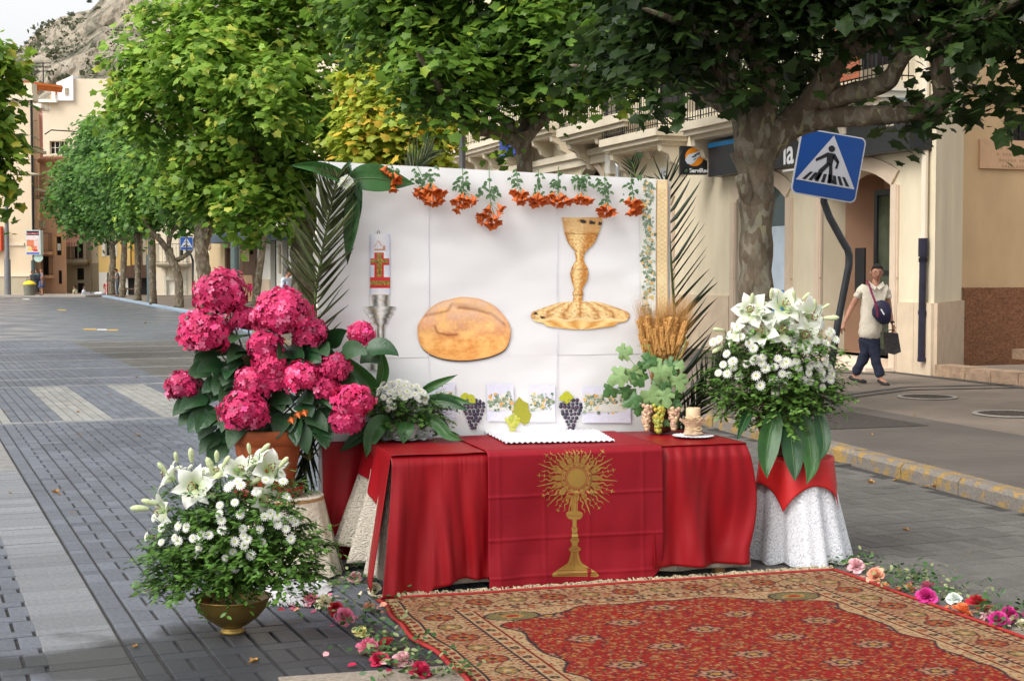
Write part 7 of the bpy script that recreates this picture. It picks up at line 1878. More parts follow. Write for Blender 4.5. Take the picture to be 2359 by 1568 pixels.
b = MB(); b.lathe([(.125, .012), (.135, .02), (.185, pr_-.085), (.188, pr_-.08), (.205, pr_-.075), (.21, pr_-.01), (.205, pr_), (.185, pr_), (.18, pr_-.05), (0, pr_-.05)], pc, 40); b.build('pot', mat('terracotta', (.36, .085, .022, 1), .6, .22, 7, .15, 40), hp, smooth=True)
b = MB(); b.lathe([(.15, 0), (.19, .012), (.205, .06), (.198, .062), (.18, .02), (0, .012)], pc, 32); b.build('saucer', mat('red_saucer', (.33, .012, .012, 1), .25, .08, 5, coat=.3), hp, smooth=True)
b = MB(); b.lathe([(0, pr_-.045), (.18, pr_-.045)], pc, 24); b.build('soil', mat('soil', (.03, .02, .014, 1), .95, .4, 30), hp)
# hydrangea heads
fv = []; ff = [];
for i in range(4):
 a_ = pi/2*i; d = np.array([cos(a_), sin(a_)]); s_ = np.array([-sin(a_), cos(a_)]); k0 = len(fv)
 for (r, w_, z) in ((0, 0, 0), (.5, -.42, .10), (.95, -.33, .02), (1.08, 0, .06), (.95, .33, .02), (.5, .42, .10)): q = d*r+s_*w_; fv.append((q[0], q[1], z))
 ff += [[k0, k0+1, k0+2], [k0, k0+2, k0+3], [k0, k0+3, k0+4], [k0, k0+4, k0+5]]
fv, ff = np.array(fv), np.array(ff)
M_pink = mat('hydrangea_petal', (1, 1, 1, 1), .55, .12, 20, attr=True, transl=.2)
heads = [(512, 678, 60, .05), (566, 735, 32, .05), (650, 722, 64, .12), (472, 767, 57, .12), (712, 768, 38, .1), (610, 800, 40, .16), (622, 838, 38, .17), (833, 770, 29, -.02), (420, 892, 36, .1), (586, 882, 44, .16), (635, 870, 36, .15), (692, 868, 40, .18), (771, 848, 34, .15), (751, 895, 30, .17), (562, 948, 52, .24), (812, 925, 44, .2), (800, 968, 36, .2)]
hstem = MB(); top = pc+Vector((0, 0, pr_-.03))
hp_prm = np.random.default_rng(4)
for i, (x, y, r, dd) in enumerate(heads):
 d = DH-dd*1.1; c = P(x, y, d); R_ = r/F*d; r *= 1.07; R_ *= 1.07; N_ = int(235*(r/55)**1.6)+50; T, NR, C = [], [], []
 for k in range(N_):
  z = 1-2*(k+.5)/N_;
  if z < -.72: continue
  ph = k*2.39996; v = np.array([sqrt(1-z*z)*cos(ph), sqrt(1-z*z)*sin(ph), z]); bump_ = 1+.26*noise.noise(Vector(v*1.8+i*3.1))
  T.append(np.array(c)+v*R_*np.array([1, 1, .88])*bump_*hp_prm.uniform(.88, 1.03)); NR.append(v+hp_prm.normal(0, .33, 3)); t = hp_prm.random()
  base = np.array([.54, .014, .095])*(1-t)+np.array([.72, .05, .19])*t
  if hp_prm.random() < .12: base = np.array([.78, .16, .31])
  C.append(base*(.8+.35*hp_prm.random())*(1+.35*noise.noise(Vector(v*2+i)))*(.85+.1*(i % 4)))
 T, NR = np.array(T), np.array(NR); tp = hp_prm.normal(size=T.shape)
 inst('flower_head', fv, ff, frames(NR, tp, hp_prm.uniform(.014, .0235, len(T))), T, np.array(C), M_pink, hp, kind=None)
 cb_ = MB(); cb_.ball(c, R_*.80, 14, 10, rz=R_*.70); cb_.build('dark_inner_ball', mat('hydrangea_core', (.22, .008, .035, 1), .8, .5, 60, 1.5, 90), hp, smooth=True, kind='stuff')  # solid dark pink ball fills the gaps between the florets
 hstem.tube([top+Vector((hp_prm.uniform(-.06, .06), 0, 0)), top.lerp(c, .5)+Vector((0, 0, .05)), c], [.006, .005, .004], 6)
hstem.build('stems', mat('woody_stem', (.06, .09, .03, 1), .7), hp, kind='stuff')
hr = random.Random(3)
lspots = [(498, 790), (530, 800), (470, 850), (522, 850), (556, 828), (548, 770), (640, 800), (690, 810), (735, 800), (760, 785), (800, 808), (845, 815), (860, 800), (440, 925), (452, 950), (490, 900), (500, 960), (540, 905), (520, 1000), (490, 1010), (480, 980), (600, 930), (640, 920), (655, 960), (700, 930), (720, 960), (740, 990), (660, 1000), (690, 990), (480, 820), (600, 860), (720, 850), (790, 880), (745, 950), (760, 920), (450, 880), (580, 1000), (620, 985), (505, 1030), (500, 880), (570, 860), (530, 940), (680, 880), (640, 850), (745, 880), (710, 820), (600, 780)]
lspots += [(hr.uniform(455, 780), hr.uniform(800, 985)) for _ in range(60)]
for i, (x, y) in enumerate(lspots):
 d = DH-.04-hr.uniform(0, .12); p = P(x, y, d); a_ = Vector(((x-620)/160+hr.uniform(-.5, .5), -.6+hr.uniform(-.4, .3), hr.uniform(-.3, .5)-(y-880)/300))
 b = MB(); leafgeo(b, p-a_.normalized()*.05, a_, hr.uniform(.14, .21), hr.uniform(.10, .135), .9, up=(hr.uniform(-.5, .5), -1, .7), fold=.12, prof='ovate', n=8, wave=.03); b.build('leaf', M_hyl if i % 3 else M_cannad, hp, smooth=True)
for x, y in ((872*.784*.0+690, 962), (705, 958), (675, 975)): PRO.put('trumpet', hp, P(x, y, DH-.27), (.3, -.6, -.4) , .035)
# palm fronds
M_palm = mat('palm_leaflet', (.11, .145, .06, 1), .5, .35, 5, transl=.15, col2=(.23, .26, .12, 1)); M_palmd = mat('palm_leaflet_dark', (.035, .055, .028, 1), .5, .3, 5, transl=.05, col2=(.075, .10, .05, 1))
def frond(label, pts_px, depths, n, L0, angL, angR, m, seed, wd=.011, zlift=0, lsides=(1, 1), prm=None):
 P_ = [P(x, y, d) for (x, y), d in zip(pts_px, depths)]; rib = []
 for i in range(len(P_)-1):
  p0 = P_[max(0, i-1)]; p1 = P_[i]; p2 = P_[i+1]; p3 = P_[min(len(P_)-1, i+2)]
  for s_ in np.linspace(0, 1, 9)[:-1]: rib.append(.5*((2*p1)+(p2-p0)*s_+(2*p0-5*p1+4*p2-p3)*s_**2+(-p0+3*p1-3*p2+p3)*s_**3))
 rib.append(P_[-1]); N_ = len(rib)-1
 t = thing('palm_frond', label, 'palm frond', rib[0]); b = MB(); b.tube(rib, [.011*(1-.8*i/N_)+.002 for i in range(N_+1)], 6); b.build('stem', mat('frond_rib', (.14, .19, .05, 1), .5), t, smooth=True)
 r = random.Random(seed); proto = MB(); vs = []
 for i in range(7):
  u = i/6; w_ = (min(1, u*5+.3)*(1-u)**.6+.01)*.5; z = -.10*u*u
  vs += [(u, -w_*1, z+w_*.5), (u, 0, z), (u, w_*1, z+w_*.5)]
 fs = []
 for i in range(6):
  for k in range(2): a_ = i*3+k; fs.append([a_, a_+1, a_+4, a_+3])
 proto.add(vs, fs); pro = None
 for i in range(n):
  s_ = (i+.5)/n; idx = s_*N_; j = min(N_-1, int(idx)); p = rib[j].lerp(rib[j+1], idx-j); d = (rib[min(j+2, N_)]-rib[max(j-1, 0)]).normalized()
  for side, ang, on in ((-1, angL, lsides[0]), (1, angR, lsides[1])):
   if not on: continue
   view = Vector((0, -1, 0)); sd_ = d.cross(view).normalized()*side
   # left of the picture is negative side
   aa = radians(ang)*(1-.25*s_)+r.gauss(0, .07); dr = (d*cos(aa)+sd_*sin(aa)+Vector((0, r.gauss(-.12, .15), r.gauss(-.02, .05)))).normalized(); L_ = L0*(sin(pi*min(.98, s_*.85+.12))**.6)*r.uniform(.82, 1.1)
   nn = dr.cross(sd_.cross(dr)).normalized() if 0 else (view*1.0+Vector((r.gauss(0, .3), 0, r.gauss(0, .3)))); nn = (nn-dr*nn.dot(dr)).normalized(); y_ = nn.cross(dr)
   R_ = [[dr[k]*L_, y_[k]*wd*2, nn[k]*L_*.6] for k in range(3)]
   if pro is None: pro = proto.build('leaflet', m, None, local=True); o = pro
   else: o = pro.copy(); COL.objects.link(o)
   o.parent = t; o.matrix_local = M4(R_, p-Vector(t.location))
 return t
db = A(pu0, BV, 0).y
frond('long palm frond fixed along the left edge of the white panel', [(712, 1060), (714, 900), (724, 704), (738, 610), (754, 515), (765, 460), (777, 404)], [db-.06, db-.08, db-.09, db-.1, db-.1, db-.1, db-.1], 58, .31, 46, 38, M_palm, 1, .0065)
frond('dark palm frond hanging low behind the terracotta pot', [(722, 880), (716, 980), (708, 1060), (700, 1110)], [db+.02, db+.0, db-.02, db-.02], 34, .22, 22, 22, M_palmd, 2, .008)
dr_ = A(pu1, BV, 0).y+.12
frond('palm frond fanning out behind the right edge of the panel', [(1560, 985), (1563, 900), (1556, 760), (1545, 600), (1535, 440), (1528, 420)], [dr_]*6, 38, .36, 40, 46, M_palmd, 3, .006, lsides=(0, 1))
frond('palm frond spreading low behind the right corner of the altar', [(1560, 1010), (1600, 940), (1650, 860), (1690, 800)], [dr_+.05]*4, 36, .26, 34, 30, M_palmd, 4, .006)
frond('small palm frond tip above the top right corner of the panel', [(1480, 560), (1470, 470), (1462, 400), (1455, 372)], [dr_+.02]*4, 16, .13, 40, 45, M_palmd, 5, .006)
frond('pale palm frond tip above the left part of the panel', [(905, 520), (935, 440), (960, 380), (990, 352)], [db+.30]*4, 26, .20, 30, 26, mat('palm_pale', (.16, .20, .10, 1), .5, .2, 5, col2=(.26, .30, .18, 1)), 6, .008)
# leaf bow at the top left of the panel
lb = thing('leaf_bow', 'bow of big green canna leaves tied to the top left corner of the panel', 'leaf decoration', P(803, 415, db-.08))
dl = db-.09
bigleaf(lb, [(815, 425), (770, 402), (720, 386), (668, 382)], [dl, dl, dl-.02, dl-.04], .10, M_canna, .45, wave=.02)
bigleaf(lb, [(805, 415), (850, 410), (900, 416), (955, 424)], [dl+.02, dl+.03, dl+.06, dl+.09], .16, M_canna, .12)
bigleaf(lb, [(800, 430), (798, 410), (800, 390), (806, 370)], [dl, dl, dl-.01, dl], .08, M_cannad, .3)
bigleaf(lb, [(812, 430), (812, 490), (805, 550), (800, 610)], [dl, dl, dl, dl], .09, M_canna, .2)
bigleaf(lb, [(822, 430), (810, 500), (800, 560)], [dl+.01, dl+.01, dl], .10, M_cannad, .15)
bigleaf(lb, [(815, 412), (825, 440), (832, 468)], [dl-.02]*3, .05, M_cannad, .2)
for (x, y) in ((790, 415), (798, 420), (806, 416), (795, 428), (803, 430), (785, 425), (799, 410), (810, 425)): PRO.put('daisy', lb, P(x, y, dl-.03), (0, -1, .1), .02)
# trumpet creeper sprigs pinned along the top
sprigs = [((905, 392), [(893, 395), (900, 402), (912, 405), (905, 420), (914, 412), (886, 388), (905, 430)], [(912, 392, 1)], 'orange trumpet flowers on the big leaf, leftmost of the sprigs on the panel'),
 ((960, 388), [(965, 436), (976, 440), (985, 430), (992, 440), (1000, 432), (1008, 440), (985, 452), (995, 455), (1005, 455), (1012, 460), (975, 452), (1018, 442), (988, 462), (1000, 465), (962, 446)], [(960, 400, 2), (975, 415, 2), (990, 405, 3), (955, 420, 2), (998, 395, 2)], 'largest orange trumpet flower bunch near the left of the panel'),
 ((1065, 392), [(1048, 462), (1056, 455), (1066, 452), (1076, 458), (1086, 462), (1060, 470), (1072, 468), (1055, 480), (1090, 455)], [(1050, 425, 3), (1068, 415, 3), (1078, 430, 2), (1060, 440, 2)], 'orange trumpet sprig third from the left, above the bread picture'),
 ((1126, 392), [(1108, 495), (1118, 488), (1128, 500), (1138, 498), (1148, 490), (1150, 475), (1122, 512), (1132, 516), (1142, 508), (1112, 504), (1126, 478)], [(1105, 440, 3), (1145, 438, 3), (1128, 455, 2), (1120, 425, 2)], 'longest hanging orange trumpet sprig, reaching lowest on the panel'),
 ((1188, 395), [(1185, 440), (1193, 445), (1202, 448), (1190, 455), (1200, 460), (1210, 455), (1207, 443)], [(1182, 410, 2), (1192, 425, 2), (1184, 400, 1)], 'orange trumpet sprig just left of the panel middle'),
 ((1240, 392), [(1228, 455), (1236, 450), (1244, 452), (1250, 460), (1240, 463), (1231, 464)], [(1242, 410, 2), (1236, 425, 2), (1244, 435, 1)], 'orange trumpet sprig touching its left neighbour near the panel middle'),
 ((1286, 390), [(1265, 452), (1274, 448), (1284, 455), (1293, 450), (1302, 458), (1288, 464), (1275, 462), (1308, 460)], [(1284, 415, 2), (1292, 430, 2), (1276, 430, 2), (1296, 400, 1)], 'orange trumpet sprig just left of the chalice cup'),
 ((1340, 392), [(1328, 455), (1338, 452), (1346, 458), (1355, 458), (1332, 462)], [(1325, 415, 3), (1345, 412, 3), (1338, 430, 3), (1352, 425, 2)], 'small orange sprig with many leaves right above the chalice cup'),
 ((1392, 405), [(1384, 480), (1394, 475), (1404, 480), (1410, 485), (1398, 490), (1388, 490)], [(1385, 425, 3), (1402, 428, 3), (1392, 445, 3), (1395, 460, 2)], 'leafy orange trumpet sprig to the right of the chalice cup'),
 ((1452, 405), [(1448, 460), (1456, 468), (1464, 462), (1470, 472), (1458, 482), (1450, 488), (1466, 484)], [(1450, 425, 2), (1458, 438, 2), (1465, 410, 2), (1446, 450, 1)], 'rightmost orange trumpet sprig next to the ivy border')]
sr = random.Random(9); M_tl = leafmat('creeper_leaf', (.045, .11, .028, 1))
for (tx, ty), fl, lv, lab in sprigs:
 u_, z_ = BUZ(tx, ty); dpl = BP(tx, ty).y-(.05 if tx > 930 else .13)
 t = thing('trumpet_creeper_sprig', lab, 'flower sprig', P(tx, ty, dpl), group='orange trumpet flower sprigs along the top of the panel')
 b = MB(); cx_ = sum(f_[0] for f_ in fl)/len(fl); cy_ = min(f_[1] for f_ in fl)-8
 pts = [P(tx, ty-6, dpl+.03), P(tx*.7+cx_*.3, ty*.6+cy_*.4, dpl), P(cx_, cy_, dpl-.01)]; b.tube(pts, [.0028, .0025, .002], 5)
 for f_ in fl: b.tube([pts[2], P(f_[0], f_[1]-4, dpl-.02)], .0013, 4)
 b.build('stem', M_stem, t)
 for f_ in fl:
  n = Vector(((f_[0]-cx_)/26+sr.gauss(0, .2), -.45+sr.gauss(0, .25), -.9)); p = P(f_[0], f_[1], dpl-.02-sr.random()*.03)
  PRO.put('trumpet', t, p+n.normalized()*-.02, -n, sr.uniform(.042, .053), sr.uniform(0, 6))
 for lx, ly, k in lv:
  for q in range(k*3):
   a_ = sr.uniform(0, 6.28); p = P(lx+sr.gauss(0, 5), ly+sr.gauss(0, 6), dpl-.01); b = MB(); leafgeo(b, p, Vector((cos(a_)*.8, -.25, -.35+.4*sin(a_))), sr.uniform(.028, .042), .017, 1.2, up=(0, -1, .3), prof='ovate', n=5, fold=.1); b.build('leaf', M_tl, t)
# ================================================================== THINGS ON THE ALTAR
def TPt(px, py, z=TZ+.014): return G(px, py, z)
# lace mat
lm = thing('lace_mat', 'white lace edged runner lying on the middle of the red altar', 'table mat', TPt(1280, 1008))
c4 = [TPt(1165, 1022), TPt(1412, 1017), TPt(1372, 992), TPt(1112, 994)]
def mt(u, v, ex=0): a_ = c4[0].lerp(c4[1], u); c_ = c4[3].lerp(c4[2], u); return a_.lerp(c_, v)
M_mat = mat('lace_white', (.74, .70, .74, 1), .8, .04, 60, .5, 200)
b = MB(); b.grid(lambda u, v: mt(.05+.9*u, .08+.84*v)+Vector((0, 0, .004+.001*n3(u*20, v*10, 0))), 20, 10); b.build('cloth', M_mat, lm, smooth=True)
b = MB(); per = [(i/40, 0) for i in range(40)]+[(1, i/16) for i in range(16)]+[(1-i/40, 1) for i in range(40)]+[(0, 1-i/16) for i in range(16)]; n = len(per)
for i in range(n):
 a_, c_ = per[i], per[(i+1) % n]
 def inn(q): return mt(.05+.9*q[0], .08+.84*q[1])+Vector((0, 0, .005))
 def ou(q, k): return mt(-.01+1.02*q[0], -.04+1.08*q[1])+Vector((0, 0, .004+.010*(k % 2)))
 b.quad(inn(a_), inn(c_), ou(c_, i+1), ou(a_, i))
b.build('lace_frill', M_mat, lm)
# candle on doily
cp = TPt(1596, 1004); cn = thing('pillar_candle', 'cream pillar candle wrapped in gauze with raffia bows on the right of the altar', 'candle', cp+Vector((0, 0, .012)))
dy = thing('doily', 'small round white crochet doily under the pillar candle', 'doily', cp)
b = MB(); n = 56; vs = [cp+Vector((0, 0, .006))]
for k in range(n): r = .115*(1+.06*(k % 2)*1.0); vs.append(cp+Vector((r*cos(2*pi*k/n), r*sin(2*pi*k/n), .003+.004*(k % 2))))
b.add(vs, [[0, 1+k, 1+(k+1) % n] for k in range(n)]); b.build('crochet', mat('crochet', (.72, .72, .74, 1), .9, .06, 80, .8, 150), dy)
hc = .155; rc_ = .042; c0 = cp+Vector((0, 0, .010))
b = MB(); b.lathe([(rc_, 0), (rc_, hc-.004), (rc_-.004, hc), (rc_*.8, hc-.002), (0, hc-.006)], c0, 28); b.build('wax', mat('candle_wax', (.70, .50, .31, 1), .5, .06, 6, transl=.1), cn, smooth=True)
b = MB(); b.tube([c0+Vector((0, 0, hc-.006)), c0+Vector((.002, 0, hc+.008))], .0015, 5); b.build('wick', M_fr, cn)
b = MB(); b.grid(lambda u, v: c0+Vector(((rc_+.003+.035*v*v+.004*v*sin(u*50))*cos(2*pi*u), (rc_+.003+.035*v*v+.004*v*sin(u*50))*sin(2*pi*u), .035+.055*v+.008*v*sin(u*2*pi*5))), 60, 6); b.grid(lambda u, v: c0+Vector(((rc_+.003+.012*v)*cos(2*pi*u), (rc_+.003+.012*v)*sin(2*pi*u), .035-.033*v)), 40, 4)
b.build('gauze_wrap', mat('gauze', (.68, .50, .34, 1), .8, .08, 30, transl=.35), cn)
for z in (.036, .098):
 b = MB(); b.lathe([(rc_+.005, z-.003), (rc_+.008, z), (rc_+.005, z+.003)], c0, 24)
 f0 = c0+Vector((0, -rc_-.008, z))
 for s_ in (-1, 1): b.tube([f0, f0+Vector((s_*.03, -.006, .014)), f0+Vector((s_*.045, -.004, .004)), f0+Vector((s_*.03, -.006, -.008)), f0], .003, 5); b.tube([f0, f0+Vector((s_*.02, -.006, -.02)), f0+Vector((s_*.05, -.008, -.022))], .002, 4)
 b.build('raffia_bow', mat('raffia', (.60, .45, .26, 1), .8, .2, 40), cn)
b = MB()
for z in (.10, .085, .072): b.ball(c0+Vector((.004, -rc_-.014, z)), .006, 8, 6)
b.build('beads', mat('bead_copper', (.5, .35, .28, 1), .2, metal=.8), cn)
# grape, vine and wheat vase
gp0 = TPt(1520, 994); DG = gp0.y+.03; gv = thing('harvest_arrangement', 'vase of wheat ears, vine leaves and hanging grapes on the right of the altar', 'harvest arrangement', gp0)
b = MB(); b.lathe([(.06, 0), (.07, .02), (.075, .12), (.06, .2), (.05, .2), (0, .19)], gp0, 24); b.build('vase', M_brassd, gv, smooth=True)
def q9(x, y): return 1372+x*.225, 705.6+y*.225
gproto = {}
for bi, (cx_, cy_, hw, hh, kd) in enumerate([(520, 1140, 50, 125, 0), (640, 1150, 62, 140, 1), (800, 1140, 52, 110, 0)]):
 bx, by = q9(cx_, cy_); r_ = random.Random(bi); cpos = P(bx, by, DG-.10)
 st = MB(); a_, c_ = P(*q9(cx_, cy_-hh), DG-.09), P(*q9(cx_, cy_+hh*.7), DG-.10); st.tube([a_, c_], [.003, .002], 5); bun = st.build('grape_bunch', M_stem, gv)
 for k in range(46 if kd == 0 else 58):
  t = r_.random(); w_ = hw*(1-.75*t**1.6); x = cx_+r_.uniform(-1, 1)*w_; y = cy_-hh+2*hh*t; dpt = DG-.125-.022*sqrt(max(0, 1-((x-cx_)/(w_+1))**2))-r_.random()*.006
  p = P(*q9(x, y), dpt); key = (kd, r_.randrange(4))
  if key not in gproto:
   col = {0: [(.62, .42, .26), (.58, .36, .25), (.66, .50, .30), (.52, .33, .24)], 1: [(.45, .42, .05), (.38, .40, .06), (.52, .38, .05), (.34, .38, .08)]}[kd][key[1]]
   m_ = mat('grape_skin_%d_%d' % key, (*col, 1), .3, .18, 40, transl=.15, spec=.4); mb = MB(); mb.ball((0, 0, 0), 1, 9, 6); o = mb.build('grape', m_, None, local=True, smooth=True); gproto[key] = o
  else: o = gproto[key].copy(); COL.objects.link(o)
  o.parent = bun; o.matrix_local = M4([[.0125, 0, 0], [0, .0125, 0], [0, 0, .0135]], p-wloc(gv))
VL = [(0, 0)];
vl = [(0, .02), (-.18, .28), (.05, .55), (.18, .42), (.32, .62), (.55, .50), (.50, .30), (.78, .32), (1.0, 0)]
vpts = [(x, y) for x, y in vl]+[(x, -y) for x, y in vl[::-1][1:]]
def vineleaf(parent, px, py, d, size, ang, m, tilt=(0, 0)):
 c = P(px, py, d); dr = Vector((cos(ang), .1+tilt[0], sin(ang))).normalized(); nn = Vector((tilt[1], -1, .25)); nn = (nn-dr*nn.dot(dr)).normalized(); sd_ = nn.cross(dr)
 b = MB(); cen_ = c+dr*.35*size; n = len(vpts); r_ = random.Random(int(px*py)); k_ = [r_.uniform(.9, 1.1) for _ in vpts]
 vs = [cen_-nn*.004]+[c+dr*x*size*k+sd_*y*size*k+nn*(-.25*abs(y)*size+.03*size*sin(x*9+y*7)) for (x, y), k in zip(vpts, k_)]
 mid = [cen_.lerp(v, .55)+nn*.006 for v in vs[1:]]
 b.add([vs[0]]+mid+vs[1:], [[0, 1+i, 1+(i+1) % n] for i in range(n)]+[[1+i, 1+n+i, 1+n+(i+1) % n, 1+(i+1) % n] for i in range(n)]); return b.build('vine_leaf', m, parent, smooth=True)
vls = [(240, 480, 130, .3, 0), (290, 690, 160, 3.6, 0), (360, 640, 150, -1.2, 0), (180, 830, 120, 3.9, 1), (600, 690, 190, .3, 0), (470, 660, 90, 1.8, 1), (560, 600, 130, 2.0, 1), (720, 620, 140, .2, 1), (680, 740, 130, -1.0, 1), (540, 860, 190, -1.0, 0), (420, 900, 150, 3.8, 1), (450, 1000, 110, -1.8, 1), (690, 870, 140, -1.3, 0), (830, 720, 150, -1.3, 0), (800, 880, 130, -1.4, 1), (780, 980, 120, -1.2, 1), (300, 820, 110, -1.5, 1), (620, 930, 110, -1.6, 1), (700, 1180, 60, -.5, 1), (540, 985, 60, -1.4, 1), (640, 800, 130, 1.0, 1), (500, 760, 140, 2.6, 1), (850, 640, 80, 1.2, 0)]
for x, y, s_, a_, kd in vls: vineleaf(gv, *q9(x, y), DG-.11-.02*(kd == 0)-random.random()*.03, s_*.225/F*DG*1.22, a_, M_vined if kd else M_vine, (random.uniform(-.3, .3), random.uniform(-.4, .4)))
b = MB()
for pts in ([(480, 690), (400, 600), (330, 520), (300, 500)], [(540, 400), (550, 480), (560, 550)], [(560, 395), (480, 410), (420, 400)], [(790, 590), (770, 760), (740, 950)], [(930, 330), (870, 500), (800, 590)], [(500, 770), (490, 700), (440, 690)], [(480, 600), (500, 640), (490, 560), (430, 520)]): b.tube([P(*q9(x, y), DG-.12) for x, y in pts], [.0028, .002, .0016, .0013][:len(pts)], 5)
b.build('tendrils', mat('tendril', (.20, .30, .06, 1), .5), gv, kind='stuff')
M_wheat = mat('wheat', (.42, .19, .045, 1), .7, .3, 30, col2=(.62, .34, .10, 1)); wr = random.Random(4)
b = MB(); b.tube([(0, 0, 0), (.02, 0, .62)], [.005, .004], 5)
for i in range(9):
 for s_ in range(4): a_ = pi/2*s_+i*.4; z = .62+i*.038; x = .02+i*.002; b.ball((x+.016*cos(a_), .016*sin(a_), z), .021, 5, 4, rz=.034)
for i in range(8): a_ = i*.8; b.tube([(.03, 0, .7+i*.02), (.03+.05*cos(a_), .05*sin(a_), 1.25)], [.0016, .0005], 3, caps=False)
wp = b.build('wheat_stalk', M_wheat, None, local=True)
for i in range(180):
 top_ = q9(wr.uniform(440, 960), wr.uniform(20, 260)+ (60 if wr.random() < .3 else 0)); bot = (1520+wr.uniform(-22, 26), 885); dz = wr.uniform(-.06, .05); a_ = P(*bot, DG+dz*.4); c_ = P(*top_, DG+dz); v = c_-a_; L_ = v.length/1.02
 R_ = orient(v, wr.uniform(0, 6))*L_*.97; o = wp if i == 0 else wp.copy()
 if i: COL.objects.link(o)
 xs = [[R_[r][c] for c in range(3)] for r in range(3)];
 k = .62/max(.3, L_)*0+.75
 o.parent = gv; o.matrix_local = M4(xs, a_-wloc(gv))
# --- white pot of daisies with long leaves
wp0 = TPt(930, 1010); DW = wp0.y; wt = thing('daisy_pot', 'white daisies in a white pot with long leaves on the left of the altar', 'flower arrangement', wp0)
b = MB(); b.lathe([(.062, .004), (.066, .01), (.078, .078), (.082, .08), (.082, .09), (.076, .09), (.07, .05), (0, .05)], wp0, 28); b.build('pot', mat('white_pot', (.72, .70, .66, 1), .4, .03, 4), wt, smooth=True)
b = MB(); b.grid(lambda u, v: wp0+Vector(((.05+.10*v)*cos(2*pi*u)*1.1, (.05+.08*v)*sin(2*pi*u), .002+.010*v*sin(u*43)**2)), 60, 4); b.build('foil_sheet', mat('foil', (.7, .7, .72, 1), .3, .1, 20, metal=.4), wt)
def q3(x, y): return 744.8+x*.216, 784+y*.216
dz_ = [q3(*p) for p in [(635, 460), (730, 455), (800, 440), (795, 490), (710, 550), (815, 540), (895, 545), (640, 605), (705, 640), (870, 610), (975, 575), (1020, 625), (1095, 600), (940, 490), (1000, 490), (760, 530), (750, 700), (590, 560), (1060, 560), (860, 480), (670, 500), (690, 720), (1030, 540), (920, 580), (760, 600), (600, 520), (1080, 640), (880, 450), (1000, 600), (830, 590)]]
flowers(wt, DW, 925, 930, 75, 60, .10, dz_, [], [], wp0+Vector((0, 0, .08)), .024)
shrubbery(wt, [(925, 945, 45), (880, 950, 35), (970, 945, 38), (1000, 935, 22), (860, 935, 22)], 2400, .030, DW, (.02, .055, .01), (.09, .19, .03), 43)
for pts, W_, dd, m, fo in (([(590, 640), (430, 420), (210, 150)], .12, (.02, .04, .0), M_canna, .25), ([(600, 500), (640, 300), (575, 0)], .075, (.0, -.02, -.03), M_canna, .3), ([(1040, 560), (1200, 470), (1430, 365)], .055, (0, -.03, -.05), M_canna, .25), ([(1100, 610), (1350, 620), (1600, 680)], .05, (-.02, -.06, -.12), M_canna, .2), ([(1100, 640), (1330, 660), (1540, 745)], .07, (-.02, -.07, -.11), M_cannad, .2), ([(980, 780), (1200, 880), (1330, 1010), (1490, 1065)], .075, (-.05, -.10, -.14, -.16), M_canna, .2), ([(1080, 800), (1250, 880), (1350, 960)], .06, (0, -.02, -.04), M_cannad, .2), ([(720, 880), (590, 900), (500, 1060), (455, 1250)], .11, (-.06, -.14, -.17, -.18), M_canna, .15), ([(880, 870), (870, 960), (850, 1100)], .10, (-.08, -.13, -.15), M_canna, .1), ([(560, 900), (400, 1000), (170, 1190)], .09, (.02, .0, -.02), M_cannad, .15), ([(1180, 960), (1300, 980), (1460, 1010)], .045, (-.04, -.06, -.08), M_canna, .3)):
 bigleaf(wt, [q3(*p) for p in pts], [DW+q for q in dd], W_, m, fo, seed=int(pts[0][0]))
# ================================================================== RUG
RA0, RB0 = G(860, 1385), G(1920, 1315); RU = (RB0-RA0); RW = RU.length; RU.normalize()
RL_ = (G(1060, 1568)-RA0).normalized(); RR_ = (G(2358, 1470)-RB0).normalized(); RV = (RL_+RR_).normalized()
RLEN = 3.5
rug = thing('persian_rug', 'large red and gold Persian rug with cream fringe laid on the paving before the altar', 'rug', RA0+RU*RW/2+RV*RLEN/2)
cream, redc, dred, goldc_, navy, olive, rust, pinkc = [np.array(L3(*c)) for c in ((160, 134, 100), (128, 31, 26), (98, 22, 20), (148, 108, 60), (44, 36, 40), (102, 94, 62), (124, 58, 40), (146, 96, 78))]
def h2(i, j, k=0):
 v = math.sin(i*127.1+j*311.7+k*74.7)*43758.5453; return v-math.floor(v)
def motif(x, y, sz, k, bg, dense=.7, pals=None):
 """small flowers, leaves and curls on a jittered lattice"""
 gx, gy = math.floor(x/sz), math.floor(y/sz); best = None
 for a in (-1, 0, 1):
  for c in (-1, 0, 1):
   i, j = gx+a, gy+c
   if h2(i, j, k) > dense: continue
   px_, py_ = (i+.2+.6*h2(i, j, k+1))*sz, (j+.2+.6*h2(i, j, k+2))*sz; dx, dy = x-px_, y-py_; r = math.hypot(dx, dy); R = sz*(.30+.22*h2(i, j, k+3)); th = math.atan2(dy, dx)
   t = h2(i, j, k+4)
   if t < .55: e = R*(.72+.28*math.cos(5*th+h2(i, j, 9)*6))
   else: th2 = th-h2(i, j, 8)*6.28; e = R*1.25*(.28+.72*abs(math.cos(th2))**3)
   if r < e:
    pal_ = pals or (goldc_, cream, navy, rust, pinkc, olive); c0 = pal_[int(h2(i, j, k+5)*len(pal_))]; c1 = pal_[int(h2(i, j, k+6)*len(pal_))]
    q = r/e
    if q < .35: return c1
    if q > .86: return navy*.8+bg*.2
    return c0
 return bg
